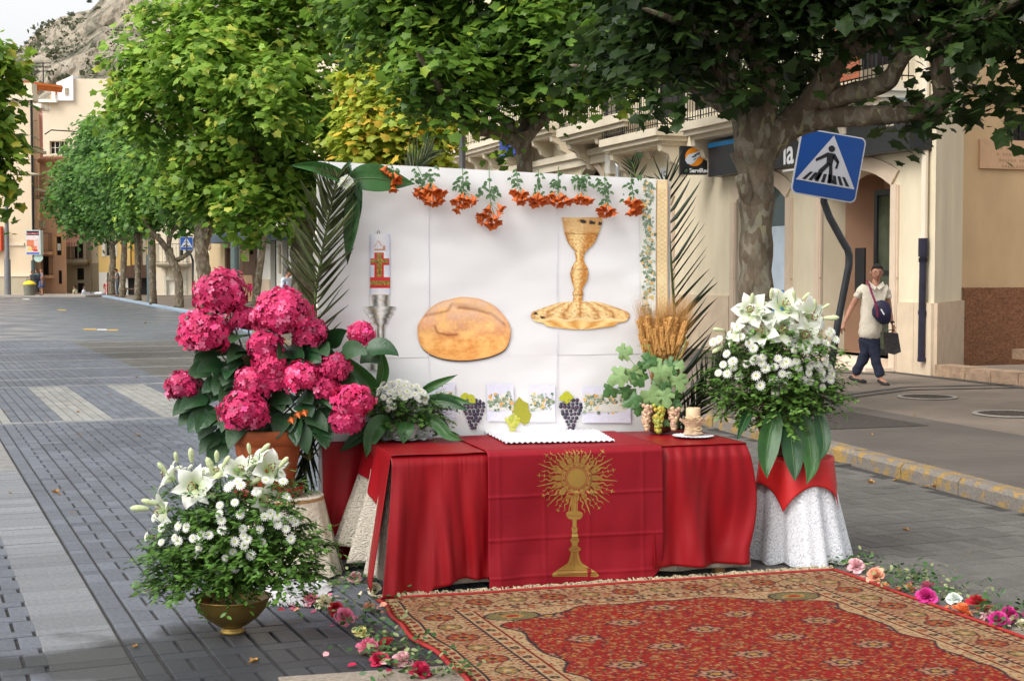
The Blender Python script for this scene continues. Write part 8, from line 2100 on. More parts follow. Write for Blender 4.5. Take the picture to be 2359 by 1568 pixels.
def rugc(u, v):
 """u across 0..RW, v along 0..RLEN"""
 ux = min(u, RW-u); vy = min(v, RLEN-v); e = min(ux, vy); along = v if ux < vy else u
 uu, vv = RW/2-abs(u-RW/2), v
 if e < .022: return redc*.75
 if e < .034: return navy if int(along/.03) % 2 else goldc_
 if e < .085:
  s_ = .075; k = (along/s_) % 1-.5; m_ = (e-.06)/s_; r = math.hypot(k, m_)
  if r < .12: return redc
  if r < .26: return navy if math.cos(6*math.atan2(m_, k)) > -.3 else rust
  return cream if abs(math.sin(along*70)+m_*6) > .35 else rust
 if e < .095: return navy
 if e < .115: return rust if int(along/.018) % 2 else cream
 if e < .30:                                # main border
  s_ = .20; k = ((along/s_) % 1-.5); m_ = (e-.2075)/.0925; cell = int(along/s_)
  th = math.atan2(m_*.45, k); r = math.hypot(k*1.05, m_*.45)
  if cell % 2 == 0:
   if r < .09: return navy
   if r < .19: return goldc_ if math.cos(8*th) > 0 else rust
   if r < .33: return redc if math.cos(8*th+3) > -.5 else olive
   if r < .37: return navy
  else:
   if r < .10: return cream
   if r < .24: return olive if math.cos(5*th) > -.2 else goldc_
   if r < .28: return navy
  vine = abs(m_-.55*math.sin(along*15.7))
  if vine < .06: return dred
  return motif(along, e, .022, 3, cream*.9 if int(along/.4) % 2 else cream*.6+rust*.4, .98, (redc, rust, olive, goldc_, redc, navy))
 if e < .32: return dred if int(along/.02) % 2 else cream
 if e < .335: return navy
 if e < .40:                                # inner guard
  s_ = .085; k = (along/s_) % 1-.5; m_ = (e-.3675)/s_; r = math.hypot(k, m_)
  if r < .1: return goldc_
  if r < .27: return navy if (int(along/s_) % 2) else rust
  return motif(along, e, .016, 8, cream, .7, (redc, olive, rust))
 if e < .412: return dred
 # field: red ground with scalloped cream spandrels
 du, dv = uu-.41, min(v, RLEN-v)-.41; x9 = abs(u-RW/2)
 sp = .62+.05*math.sin(math.atan2(dv, du)*9)*1.0; rad = math.hypot(du*.95, dv*1.05)
 edge = .03+.045*abs(math.sin(x9*9.5))*abs(math.sin(v*7.5+.6))+.012*math.sin(v*23)
 inspan = (du < edge+max(0, .26-dv*.9)) or (dv < edge+max(0, .24-du*.45))
 d1 = math.hypot((uu-.56)/.13, (min(v, RLEN-v)-.55)/.085)
 if d1 < 1:
  if d1 < .25: return redc
  if d1 < .45: return goldc_
  return olive if motif(u, v, .03, 12, olive, .5) is olive else motif(u, v, .03, 12, olive, .5)
 if d1 < 1.12: return navy
 if inspan:
  return motif(u, v, .026, 20, cream, .82, (redc, redc, rust, olive, goldc_, pinkc))
 if (du < edge+.014+max(0, .26-dv*.9)) or (dv < edge+.014+max(0, .24-du*.45)): return navy
 # palmettes on a big lattice mirrored about the middle
 s_ = .30; x = abs(u-RW/2); i, j = math.floor(x/s_+.5), math.floor(v/(s_*.8)); cx_ = i*s_; cy_ = (j+.5)*s_*.8; th = math.atan2(v-cy_, x-cx_); r = math.hypot(x-cx_, (v-cy_)*1.3); pr2 = .085*(1+.18*math.cos(7*th))
 if (i+j) % 2 == 0 and r < pr2:
  q = r/pr2
  if q < .3: return goldc_
  if q < .5: return navy
  if q < .85: return pinkc if math.cos(7*th) > 0 else cream*.7+rust*.3
  return navy
 mott = motif(x, v, .024, 31, redc, .94, (goldc_, cream*.8, dred, navy, rust, goldc_, olive))
 if mott is redc:
  if math.sin(x*52+2*math.sin(v*21))*math.sin(v*60+2*math.sin(x*19)) > .72: return goldc_*.8+redc*.2
 return mott
M_rug = mat('rug_pile', (1, 1, 1, 1), .95, .20, 160, .5, 420, attr=True, spec=.1, sheen=.0)
def rugp(u, v):
 wv = .018*sin(v*5.2+1)*max(0, 1-u/.35)+.008*sin(v*13)*max(0, 1-u/.2)
 q = RA0+RU*(u+wv+ .03*max(0, v-.3)*0)+RV*v; z = .012+.0035*n3(u*2.5, v*2.5, 0)+.010*max(0, n3(u*1.3, v*6, 4))*max(0, 1-u/.5)
 return q.x, q.y, z
b = MB(); b.usec = True
nu, vvs = 400, list(np.linspace(0, 2.75, 390))+list(np.linspace(2.77, RLEN, 25)); cds = []
for v in vvs:
 for i in range(nu+1):
  u = RW*i/nu; b.v.append(rugp(u, v)); c = rugc(u, v); nn_ = .9+.2*h2(i*.37, v*91.7); b.c.append((c[0]*nn_, c[1]*nn_, c[2]*nn_, 1))
for j in range(len(vvs)-1):
 for i in range(nu): a_ = j*(nu+1)+i; b.f.append([a_, a_+nu+1, a_+nu+2, a_+1]); b.mi.append(0)
o = b.build('pile', M_rug, rug)
b = MB()
for e0, e1 in (((0, 0), (0, RLEN)), ((RW, 0), (RW, RLEN)), ((0, 0), (RW, 0)), ((0, RLEN), (RW, RLEN))):
 n = 60; pts = []
 for i in range(n+1): u, v = e0[0]+(e1[0]-e0[0])*i/n, e0[1]+(e1[1]-e0[1])*i/n; q = rugp(u, v); pts.append((q[0], q[1], q[2]-.002))
 b.tube(pts, .010, 6)
b.build('edge_binding', mat('rug_binding', (.30, .02, .018, 1), .9, .15, 40), rug, smooth=True)
# fringe: knotted cream threads along the far end
fr_ = random.Random(5); b = MB()
for i in range(620):
 u = RW*(i+fr_.random())/620; q = Vector(rugp(u, 0)); d = (-RV+RU*fr_.gauss(0, .45)).normalized(); L_ = fr_.uniform(.045, .085); lift = fr_.uniform(.0, .02)
 b.tube([q, q+d*L_*.35+Vector((0, 0, lift)), q+d*L_*.7+RU*fr_.gauss(0, .01)+Vector((0, 0, lift*.6)), q+d*L_+RU*fr_.gauss(0, .016)+Vector((0, 0, -.006))], [.0032, .003, .0026, .0014], 4, caps=False)
b.build('fringe', mat('fringe_cream', (.42, .34, .22, 1), .95, .25, 40), rug, kind='stuff')

# ================================================================== WHITE SHAWL, ROSES, PETALS, DRY LEAVES
s0 = G(668, 1378); sh_ = thing('white_shawl', 'crumpled white fringed shawl on the ground behind the brass bowl', 'shawl', s0)
b = MB(); b.grid(lambda u, v: Vector((s0.x-.17+.36*u+.02*n3(u*5, v*5, 1), s0.y-.12+.40*v+.03*n3(u*4, v*4, 2), .012+.09*max(0, n3(u*4, v*4, 7)+.25)*sin(pi*u)*min(1, v*3))), 40, 40); b.build('cloth', mat('shawl_white', (.52, .52, .53, 1), .85, .1, 30, .8, 60), sh_, smooth=True)
b = MB()
for i in range(150):
 u = fr_.random(); p = Vector((s0.x-.17+.36*u, s0.y-.12, .018)); a_ = fr_.gauss(-pi/2, .6); L_ = fr_.uniform(.05, .11); b.tube([p, p+Vector((cos(a_)*L_*.5, sin(a_)*L_*.5, .012)), p+Vector((cos(a_+.4)*L_, sin(a_+.4)*L_, -.010))], .0014, 3, caps=False)
b.build('fringe', mat('shawl_fringe', (.6, .6, .58, 1), .9), sh_, kind='stuff')
def rose_mesh(b, r_, open_=1.0):
 for ring, (n, R, z, tl) in enumerate(((3, .22, .40, .1), (4, .38, .42, .2), (5, .58, .38, .45), (5, .80, .26, .8), (5, .98, .12, 1.1))):
  for i in range(n):
   a0 = 2*pi*(i+r_.random()*.5)/n+ring; w_ = 2*pi/n*1.15; vs = []; m_ = 5
   rr_ = R*r_.uniform(.85, 1.15)
   for j in range(5):
    t = j/4
    for k in range(m_):
     s_ = (k/(m_-1)-.5)*2; a_ = a0+s_*w_*.5*(1-.25*t*t); rad = .10+ (rr_-.10)*t**1.1*(1-.12*s_*s_*t)+.03*sin(t*7+i+s_*2)*t; zz = z*t*(2.0-tl*t)+.10*s_*s_*t+(.06 if t == 1 else 0)*sin(s_*5+i); vs.append((rad*cos(a_), rad*sin(a_), zz+.04))
   fs = [[j*m_+k, j*m_+k+1, (j+1)*m_+k+1, (j+1)*m_+k] for j in range(4) for k in range(m_-1)]
   b.add(vs, fs)
RC = {'pink': (.70, .16, .26), 'pale pink': (.74, .38, .40), 'red': (.46, .008, .02), 'crimson': (.50, .01, .06), 'magenta': (.55, .02, .20), 'peach': (.78, .34, .22), 'orange': (.80, .20, .06), 'cream': (.72, .60, .42), 'white': (.78, .76, .70), 'yellow': (.72, .60, .25)}
def rose(px, py, colr, size, label, tilt=(0, 0, 1), z=.0, petals=3):
 p = G(px, py, size*.30); t = thing('rose_head', label, 'rose', Vector((p.x, p.y, 0)), group='rose heads strewn beside the rug')
 r_ = random.Random(int(px*3+py)); c = RC[colr]; size *= 1.25
 m = mat('rose_'+colr.replace(' ', '_'), (*c, 1), .55, .22, 30, transl=.2, col2=(min(1, c[0]*1.25+.04), c[1]*1.5+.03, c[2]*1.5+.03, 1))
 b = MB(); rose_mesh(b, r_); R_ = orient(Vector(tilt)+Vector((r_.gauss(0, .3), r_.gauss(-.35, .3), 0)), r_.random()*6)
 b.v = [tuple(Vector((p.x, p.y, size*.28))+(R_@Vector(v))*size) for v in b.v]; mn = min(v[2] for v in b.v); b.v = [(x, y, z_-mn+.003) for x, y, z_ in b.v]
 b.build('petals', m, t, smooth=True)
roses_L = [(715, 1388, 'pink', .042, 'pink rose head at the left start of the trail, beside the white shawl'), (748, 1394, 'cream', .040, 'cream rose head between the first pink rose and the red one'), (771, 1412, 'red', .036, 'deep red rose head left of the rug corner, beside the cream rose'),
 (792, 1433, 'pink', .044, 'bright pink rose head just below the deep red one left of the rug'), (851, 1404, 'peach', .034, 'peach rose head touching the left corner of the rug'), (818, 1336, 'pale pink', .034, 'faded pale pink rose under the left end of the altar table'), (862, 1362, 'cream', .034, 'cream pink rose against the hem of the altar cloth at the left'),
 (830, 1462, 'yellow', .036, 'pale yellow rose head among leaves left of the rug'), (846, 1497, 'pink', .052, 'largest pink and white rose head beside the rug near the bottom'), (872, 1525, 'crimson', .036, 'crimson rose head under the largest pink rose'), (893, 1492, 'red', .034, 'red rose head pressed against the red rug binding'),
 (965, 1552, 'crimson', .046, 'crimson rose head at the bottom edge of the picture'), (925, 1528, 'pale pink', .040, 'wilted pale pink petals of a rose beside the rug binding')]
roses_R = [(1972, 1312, 'pale pink', .046, 'pale pink rose head at the far right corner of the rug'), (2018, 1338, 'peach', .048, 'peach pink rose head second along the right trail'), (2136, 1352, 'pink', .036, 'pink rose head standing up behind the magenta one'), (2092, 1358, 'orange', .030, 'small orange rose half hidden in leaves on the right trail'),
 (2132, 1384, 'magenta', .046, 'magenta rose head at the middle of the right trail'), (2197, 1384, 'white', .038, 'white rose head on the right trail'), (2250, 1394, 'red', .044, 'red rose head behind the orange one on the right trail'), (2212, 1410, 'orange', .046, 'orange pink rose head in front of the red one on the right trail'),
 (2278, 1424, 'pale pink', .034, 'pale salmon rose head between the orange and magenta ones'), (2297, 1436, 'magenta', .046, 'wide open magenta rose head near the right edge'), (2322, 1420, 'magenta', .040, 'violet magenta rose head rising closest to the right edge'), (2352, 1440, 'cream', .03, 'cream rose cut by the right edge of the picture')]
for q in roses_L+roses_R: rose(*q)
# strewn rose leaves and loose petals
for side, pts, lab in (('L', [(700, 1380), (760, 1350), (800, 1330), (840, 1350), (880, 1375), (810, 1410), (840, 1430), (850, 1455), (880, 1470), (900, 1500), (850, 1515), (920, 1515), (950, 1535), (1000, 1555), (860, 1330), (930, 1560)], 'green rose leaves and sprigs strewn along the left side of the rug'), ('R', [(1935, 1300), (1960, 1300), (1990, 1308), (2050, 1325), (2075, 1330), (2100, 1345), (2080, 1365), (2120, 1340), (2160, 1375), (2180, 1365), (2230, 1385), (2260, 1410), (2300, 1410), (2340, 1425), (2330, 1450), (2358, 1440)], 'green rose leaves and sprigs strewn along the right side of the rug')):
 c = G(*pts[len(pts)//2]); t = thing('strewn_leaves', lab, 'leaves', c, kind='stuff'); r = np.random.default_rng(3 if side == 'L' else 4); T, NR, TP, C = [], [], [], []
 for (x, y) in pts:
  g0 = np.array(G(x, y))
  for s_ in range(5):
   ang = r.uniform(0, 6.28); o_ = g0+np.array([r.normal(0, .05), r.normal(0, .05), 0]); out = np.array([cos(ang), sin(ang), .15])
   for k in range(9):
    sd_ = np.array([-out[1], out[0], .2])*(1 if k % 2 else -1); T.append(o_+out*.022*k+np.array([0, 0, .014+.006*k*r.random()])); TP.append(sd_+out*.6); NR.append(np.array([0, 0, 1])+r.normal(0, .5, 3))
    C.append(np.array([.04, .10, .025])*r.uniform(.6, 1.5) if r.random() < .7 else np.array([.24, .28, .12])*r.uniform(.7, 1.2))
 inst('leaves', SV, SF, frames(np.array(NR), np.array(TP), r.uniform(.026, .042, len(T))), np.array(T), np.array(C), M_small, t)
T, NR, C = [], [], []; r = np.random.default_rng(8); pcol = list(RC.values())
for pts in (roses_L, roses_R):
 for q in pts:
  for k in range(7): g0 = np.array(G(q[0], q[1])); T.append(g0+np.array([r.normal(0, .045), r.normal(0, .06), .008+.012*r.random()])); NR.append(np.array([0, 0, 1])+r.normal(0, .35, 3)); C.append(np.array(RC[q[2]])*r.uniform(.8, 1.15))
for (x, y, cn_) in ((757, 1506, 'pale pink'), (799, 1538, 'crimson'), (730, 1410, 'pink'), (650, 1402, 'red'), (665, 1404, 'pink'), (690, 1406, 'peach'), (2215, 1430, 'magenta'), (2150, 1398, 'red'), (2240, 1432, 'magenta'), (715, 1371, 'orange'), (725, 1368, 'orange'), (1895, 957, 'red'), (741, 1300, 'red')):
 T.append(np.array(G(x, y))+[0, 0, .01]); NR.append([r.normal(0, .2), r.normal(-.2, .2), 1]); C.append(RC[cn_])
lp = inst('loose_petals', SV*np.array([1, 1.7, 2.2]), SF, frames(np.array(NR, float), r.normal(size=(len(T), 3)), r.uniform(.028, .046, len(T))), np.array(T), np.array(C), mat('petal_loose', (1, 1, 1, 1), .55, .12, 30, attr=True, transl=.2), None, kind='stuff')
setp(lp, 'loose rose petals scattered among the rose heads and on the paving', 'petals')
# stray sprig from the bowl on the paving
# dry leaves
M_dry = mat('dry_leaf', (.34, .16, .05, 1), .8, .35, 20, col2=(.50, .28, .09, 1)); dry = [(128, 1136, .075), (347, 1240, .10), (12, 950, .06), (313, 1490, .045), (585, 1526, .06), (318, 1003, .075), (252, 910, .055), (300, 924, .04), (137, 1140, .03), (165, 1182, .035), (186, 1156, .03), (24, 1136, .035), (2005, 1113, .075), (2063, 1108, .055), (2308, 1158, .11), (2130, 1121, .045), (2150, 1122, .05), (2106, 956, .09), (2086, 1222, .05), (2230, 1274, .03), (2007, 1002, .05), (184, 1002, .05), (100, 905, .05), (225, 888, .05), (110, 972, .04), (180, 950, .05), (315, 870, .06), (190, 800, .06), (260, 790, .06), (335, 745, .1), (2360, 1160, .07)]
rd = random.Random(2)
DL = ['curled ochre dry leaf on the pale paver row left of the brass bowl', 'brown curled dry leaf on the paving just left of the brass bowl', 'dry leaf at the left edge beside the striped paver field', 'small yellow dry leaf at the right edge of the long pale band, lowest one', 'orange dry leaf on the wet blocks below the brass bowl', 'flat brown dry leaf alone below the striped paver field', 'brown dry leaf lying on a dark stripe of the striped paver field', 'small dry leaf right of another on the striped paver field', 'tiny dry leaf just under the ochre one left of the brass bowl', 'reddish dry leaf on the long pale band, upper one', 'reddish bit of leaf at the right edge of the long pale band', 'dry leaf at the left edge above the long pale band', 'dry leaf on the road in front of the yellow kerb, biggest near the lace stand', 'dry leaf tight against the yellow kerb, nearest the lace stand', 'big curled dry leaf standing against the yellow kerb at the right', 'small dry leaf at the foot of the yellow kerb, left of a pair', 'small dry leaf at the foot of the yellow kerb, right of a pair', 'reddish dry leaf lying on the dark pavement near the manhole covers', 'dry leaf in the middle of the road right of the lace stand', 'tiny dry leaf on the road above the right rose trail', 'dry leaf on the dark pavement beyond the yellow kerb', 'dry leaf on the paving left of the lowest left hydrangea head', 'dry leaf near the left edge above the striped paver field', 'dry leaf on the road just above the striped paver field', 'small dry leaf near the wet patch at the left', 'small dry leaf just below the striped paver field at the left', 'dry leaf on the road left of the lowest left hydrangea head', 'dry leaf far up the street near the left edge', 'dry leaf far up the street between two others', 'dry leaf far up the street beside the blue kerb', 'dry leaf cut by the right edge under the yellow kerb']
for i, (x, y, s_) in enumerate(dry):
 onp = (x > 1700 and y < 1060); p = G(x, y, WZ if onp else 0); lab = 'small curled dry brown leaf lying on the grey paving'
 grp = 'dry leaves scattered on the paving'
 big = {(2308, 1158): 'big curled dry leaf standing against the yellow kerb at the right', (347, 1240): 'brown curled dry leaf on the paving left of the brass bowl', (2106, 956): 'reddish dry leaf lying on the dark pavement near the manhole covers'}.get((x, y))
 lab = DL[i]; grp = 'dry leaves scattered on the paving'
 b = MB(); a0 = rd.random()*6.28; n = 10; cv = rd.uniform(.3, 1.2); vs = [(0, 0, .0)]
 for k in range(n): a_ = 2*pi*k/n; rr_ = s_*.5*(1 if k % 2 == 0 else .62); lx, ly = rr_*cos(a_), rr_*sin(a_)*.8; vs.append((lx*cos(a0)-ly*sin(a0), lx*sin(a0)+ly*cos(a0), cv*abs(ly)+.35*lx*lx/s_))
 b.add([(p.x+v[0], p.y+v[1], p.z+.004+v[2]) for v in vs], [[0, 1+k, 1+(k+1) % n] for k in range(n)]); b.tube([(p.x, p.y, p.z+.006), (p.x+s_*.55*cos(a0), p.y+s_*.55*sin(a0), p.z+.004)], .0015, 3)
 setp(b.build('dry_leaf', M_dry, None), lab, 'dry leaf', grp)
t = thing('fallen_twig', 'broken green twig with reddish stem on the paving left of the brass bowl', 'twig', G(330, 1372)); b = MB(); pts = [G(296, 1374), G(320, 1366, .01), G(352, 1354, .02), G(400, 1345, .03)]; b.tube(pts, .0025, 5); b.build('stem', mat('red_twig', (.16, .05, .03, 1), .6), t)
for k in range(6): b = MB(); q = pts[1+k//2]; leafgeo(b, q, Vector((cos(k*1.7), sin(k*1.7), .3)), .05, .024, .8, prof='ovate', n=6); b.build('leaf', M_vine, t)

# ================================================================== PEOPLE
M_skin = mat('skin', (.42, .20, .12, 1), .55, .08, 10); M_skind = mat('skin_tan', (.36, .17, .105, 1), .55, .08, 10); M_hair = mat('dark_hair', (.014, .011, .009, 1), .9, .5, 60, 1.5, 60)
M_eyew = mat('eye_dark', (.02, .015, .012, 1), .4); M_lip = mat('lip', (.30, .08, .06, 1), .6)
def head_geo(b, c, s_, yaw=0, nod=0):
 """head about .23 m tall with brow, nose, chin and ears; faces -y before yaw"""
 c = Vector(c); R_ = Matrix.Rotation(yaw, 3, 'Z')@Matrix.Rotation(nod, 3, 'X'); n, m = 20, 16; vs = []
 for j in range(m+1):
  ph = -pi/2+pi*j/m
  for k in range(n):
   t = 2*pi*k/n; x, y, z = cos(ph)*cos(t)*.078, cos(ph)*sin(t)*.098, sin(ph)*.118
   if z < 0: x *= 1-.30*(-z/.118)**1.3; y = y*(1-.14*(-z/.118)) - (.012 if y < 0 else -.0)*(-z/.118)
   if y < 0:
    g_ = math.exp(-(x/.014)**2)*math.exp(-((z+.012)/.022)**2); y -= .026*g_
    y += .008*math.exp(-((abs(x)-.03)/.014)**2)*math.exp(-((z-.012)/.012)**2); y -= .006*math.exp(-((z-.034)/.010)**2)*(abs(x) < .055); y -= .006*math.exp(-(x/.022)**2)*math.exp(-((z+.055)/.010)**2); y -= .008*math.exp(-(x/.02)**2)*math.exp(-((z+.092)/.014)**2)
   vs.append(c+R_@Vector((x, y, z))*s_)
 fs = [[j*n+k, j*n+(k+1) % n, (j+1)*n+(k+1) % n, (j+1)*n+k] for j in range(m) for k in range(n)]; b.add(vs, fs, 0)
 for sx_ in (-1, 1): b.ball(c+R_@Vector((sx_*.082, .008, -.002))*s_, .012*s_, 6, 5, 0, rz=.030*s_, ry=.02*s_)
 e = MB()
 for sx_ in (-1, 1): e.ball(c+R_@Vector((sx_*.030, -.083, .012))*s_, .0095*s_, 6, 4, 0, rz=.0055*s_, ry=.006*s_); e.tube([c+R_@Vector((sx_*.015, -.093, .033))*s_, c+R_@Vector((sx_*.045, -.086, .034))*s_], .0035*s_, 4)
 l = MB(); l.tube([c+R_@Vector((-.022, -.088, -.055))*s_, c+R_@Vector((0, -.0975, -.053))*s_, c+R_@Vector((.022, -.088, -.055))*s_], .0042*s_, 5)
 return e, l, R_
def hair_geo(c, s_, R_, long=0):
 b = MB(); n, m = 20, 12; vs = []
 for j in range(m+1):
  ph = -.15+ (pi/2+.15)*j/m
  for k in range(n):
   t = 2*pi*k/n; front = max(0, -sin(t)); lowz = .080*min(1, front*1.6)**.6+(-.045-long)*(1-min(1, front*1.6)) ; x, y = cos(ph)*cos(t)*.0815, cos(ph)*sin(t)*.100+.006; z = lowz+(.130-lowz)*sin(max(0, ph+.15)/(pi/2+.15)*pi/2)
   w_ = 1+.07*n3(x*60, y*60, z*60)
   vs.append(Vector(c)+R_@Vector((x*w_, y*w_, z))*s_)
 b.add(vs, [[j*n+k, j*n+(k+1) % n, (j+1)*n+(k+1) % n, (j+1)*n+k] for j in range(m) for k in range(n)]); return b
def hand_geo(b, w_, dr, pal_n, s_=1, curl=.5, hold=False):
 dr = Vector(dr).normalized(); pn = Vector(pal_n); pn = (pn-dr*pn.dot(dr)).normalized(); sd_ = dr.cross(pn).normalized(); w_ = Vector(w_)
 b.tube([w_-dr*.02, w_+dr*.02*s_, w_+dr*.06*s_, w_+dr*.088*s_], [.026*s_, .030*s_, .038*s_, .034*s_], 10, 0, ecc=.42)
 for i, (o_, L_) in enumerate(((-.028, .066), (-.010, .076), (.009, .072), (.026, .056))):
  p = w_+dr*.085*s_+sd_*o_*s_; d = dr.copy(); pts = [p]; c_ = curl*(1.6 if hold else 1)
  for k, f_ in enumerate((.42, .32, .26)): d = (d*cos(c_*(.35+.25*k))+pn*sin(c_*(.35+.25*k))).normalized(); pts.append(pts[-1]+d*L_*f_*s_)
  b.tube(pts, [.0092*s_, .0088*s_, .008*s_, .006*s_], 6)
 p = w_+dr*.03*s_-sd_*.030*s_; d = (dr*.75-sd_*.65+pn*.2).normalized(); b.tube([p, p+d*.032*s_, p+d*.032*s_+(d*.7+dr*.5+pn*.3).normalized()*.03*s_], [.011*s_, .010*s_, .0075*s_], 6)
def person(root, J, top, bottom, skin_m, hair_m, yaw=0, nod=0, scale=1, skirt=False, longhair=0, sleeves='short', shoes=None, feetdir=None, build_=1.0, hands=True, legs=True):
 """J: joints in world space: hip, chest, neck, head, shL, elL, wrL, shR, elR, wrR, knL, anL, toL, knR, anR, toR"""
 g = build_; s_ = scale
 def V_(k): return Vector(J[k])
 hip, chest, neck = V_('hip'), V_('chest'), V_('neck'); hl, hr_ = V_('hL') if 'hL' in J else hip, V_('hR') if 'hR' in J else hip
 sp = hip.lerp(chest, .5)
 pts = [hip, sp, chest, neck, V_('head')-(V_('head')-neck)*.35, V_('shL'), V_('elL'), V_('wrL'), V_('shR'), V_('elR'), V_('wrR')]
 ed = [(0, 1), (1, 2), (2, 3), (3, 4), (2, 5), (5, 6), (6, 7), (2, 8), (8, 9), (9, 10)]; rd_ = [.125*g, .115*g, .125*g, .055, .055, .055, .042, .026, .055, .042, .026]
 if legs:
  pts += [hl, V_('knL'), V_('anL'), V_('toL'), hr_, V_('knR'), V_('anR'), V_('toR')]; ed += [(0, 11), (11, 12), (12, 13), (13, 14), (0, 15), (15, 16), (16, 17), (17, 18)]; rd_ += [.085, .052, .034, .030, .085, .052, .034, .030]
 vs, fs = skin_mesh(pts, ed, [r*s_ for r in rd_], 2)
 b = MB(); b.add(vs, fs); e, l, R_ = head_geo(b, V_('head'), s_, yaw, nod)
 if hands:
  for sx_, (w_, el) in (('L', ('wrL', 'elL')), ('R', ('wrR', 'elR'))): d = V_(w_)-V_(el); hand_geo(b, V_(w_), d, J.get('pn'+sx_, (1 if sx_ == 'L' else -1, 0, 0)), s_, .6, hold=J.get('hold'+sx_, False))
 b.build('body', skin_m, root, smooth=True); e.build('eyes', M_eyew, root); l.build('mouth', M_lip, root)
 hair_geo(V_('head'), s_, R_, longhair).build('hair', hair_m, root, smooth=True)
 # shirt
 shl, shr = V_('shL'), V_('shR'); cuff = .55 if sleeves == 'short' else (.0 if sleeves == 'none' else 1.85)
 def arm(sh, el, wr):
  if cuff == 0: return [sh.lerp(el, .12)]
  return [sh.lerp(el, cuff)] if cuff <= 1 else [el, el.lerp(wr, cuff-1)]
 pts = [hip+(hip-chest)*.27, sp, chest, neck.lerp(chest, .35), shl]+arm(shl, V_('elL'), V_('wrL')); a = len(pts)-1; ed = [(0, 1), (1, 2), (2, 3), (2, 4)]+[(4+i, 5+i) for i in range(a-4)]
 k0 = len(pts); pts += [shr]+arm(shr, V_('elR'), V_('wrR')); ed += [(2, k0)]+[(k0+i, k0+1+i) for i in range(len(pts)-1-k0)]
 rr_ = [.172*g, .16*g, .158*g, .075, .078]+([.070] if cuff <= 1 else [.062, .05]); rr_ += [.078]+([.070] if cuff <= 1 else [.062, .05])
 if cuff == 0: rr_ = [.150*g, .140*g, .145*g, .07, .062, .06, .062, .06]
 vs, fs = skin_mesh(pts, ed, [r*s_ for r in rr_], 2); b = MB(); b.add([v+Vector((n3(v.x*9, v.y*9, v.z*16), n3(v.x*9+5, v.y*9, v.z*16)*1.3, 0))*.022*s_ for v in vs], fs); b.build('shirt', top, root, smooth=True)
 if skirt:
  b = MB(); a1 = hip+Vector((0, 0, .08*s_)); lo = (V_('knL')+V_('knR'))/2; n = 24; vs = []
  for j in range(6):
   t = j/5; c_ = a1.lerp(lo, t)
   for k in range(n): an_ = 2*pi*k/n; rr2 = (.15+.06*t+.008*sin(an_*6)*t)*s_; vs.append(c_+Vector((rr2*cos(an_), rr2*.8*sin(an_), 0)))
  b.add(vs, [[j*n+k, j*n+(k+1) % n, (j+1)*n+(k+1) % n, (j+1)*n+k] for j in range(5) for k in range(n)]); b.build('skirt', bottom, root, smooth=True, thick=.006)
 elif legs:
  wst = hip+(chest-hip)*.45; pts = [wst, hip, hl*.6+V_('knL')*.4, V_('knL'), V_('anL')*.92+V_('knL')*.08, hr_*.6+V_('knR')*.4, V_('knR'), V_('anR')*.92+V_('knR')*.08]; ed = [(0, 1), (1, 2), (2, 3), (3, 4), (1, 5), (5, 6), (6, 7)]
  vs, fs = skin_mesh(pts, ed, [r*s_ for r in (.14*g, .150*g, .105, .082, .072, .10, .082, .072)], 2); b = MB(); b.add([v+Vector((n3(v.x*8, v.y*8, v.z*13), n3(v.x*8+5, v.y*8, v.z*13)*1.3, 0))*.018*s_ for v in vs], fs); b.build('trousers', bottom, root, smooth=True)
 if legs and shoes:
  for an_, to in (('anL', 'toL'), ('anR', 'toR')):
   a_, t_ = V_(an_), V_(to); d = (t_-a_); heel = a_-d*.35+Vector((0, 0, -.03)); b = MB(); b.tube([heel, a_+Vector((0, 0, -.025)), a_.lerp(t_, .7)+Vector((0, 0, -.012)), t_+d*.25], [.036*s_, .042*s_, .044*s_, .026*s_], 10, ecc=.75); b.build('shoe', shoes, root, smooth=True)
 return R_
# --- the man walking on the pavement (joints read off the photo at 20.9 m)
DM = G(2012, 884, WZ).y; MS = 1.0
def qm(x, y, dd=0): return P(1842+x*.25, 548.8+y*.25, DM+dd)
J = dict(hip=qm(640, 870), hL=qm(608, 895), hR=qm(672, 895, -.02), chest=qm(682, 560), neck=qm(700, 415), head=qm(708, 318, -.02), shL=qm(575, 462, .02), elL=qm(472, 640, .06), wrL=qm(402, 790, -.04), shR=qm(790, 462), elR=qm(822, 650, .03), wrR=qm(850, 790, -.03),
   knL=qm(600, 1080, .02), anL=qm(492, 1275, .14), toL=qm(585, 1312, .02), knR=qm(690, 1090, -.05), anR=qm(750, 1305, -.12), toR=qm(802, 1342, -.24), holdR=True, pnL=(.6, -.6, 0), pnR=(-.8, -.4, 0))
man = thing('person', 'man in a pale short sleeved shirt and dark blue trousers walking with two bags', 'person', G(2012, 884, WZ))
M_shirt = mat('shirt_cream', lin(196, 186, 168), .85, .07, 8, .5, 22); M_trou = mat('trousers_navy', (.014, .018, .036, 1), .9, .2, 8, .6, 20); M_sho = mat('sandal_black', (.015, .014, .014, 1), .6)
Rm_ = person(man, J, M_shirt, M_trou, M_skind, M_hair, yaw=radians(-4), nod=radians(8), shoes=M_sho, build_=1.0)
b = MB(); hd = Vector(J['head'])
for sx_ in (-1, 1): b.tube([hd+Rm_@Vector((sx_*.030+.024*cos(k*pi/5), -.104, .010+.017*sin(k*pi/5))) for k in range(11)], .0016, 4, caps=False); b.tube([hd+Rm_@Vector((sx_*.054, -.104, .014)), hd+Rm_@Vector((sx_*.085, -.01, .016))], .0016, 4)
b.build('glasses', M_black, man)
b = MB(); nk = qm(700, 430, -.06)
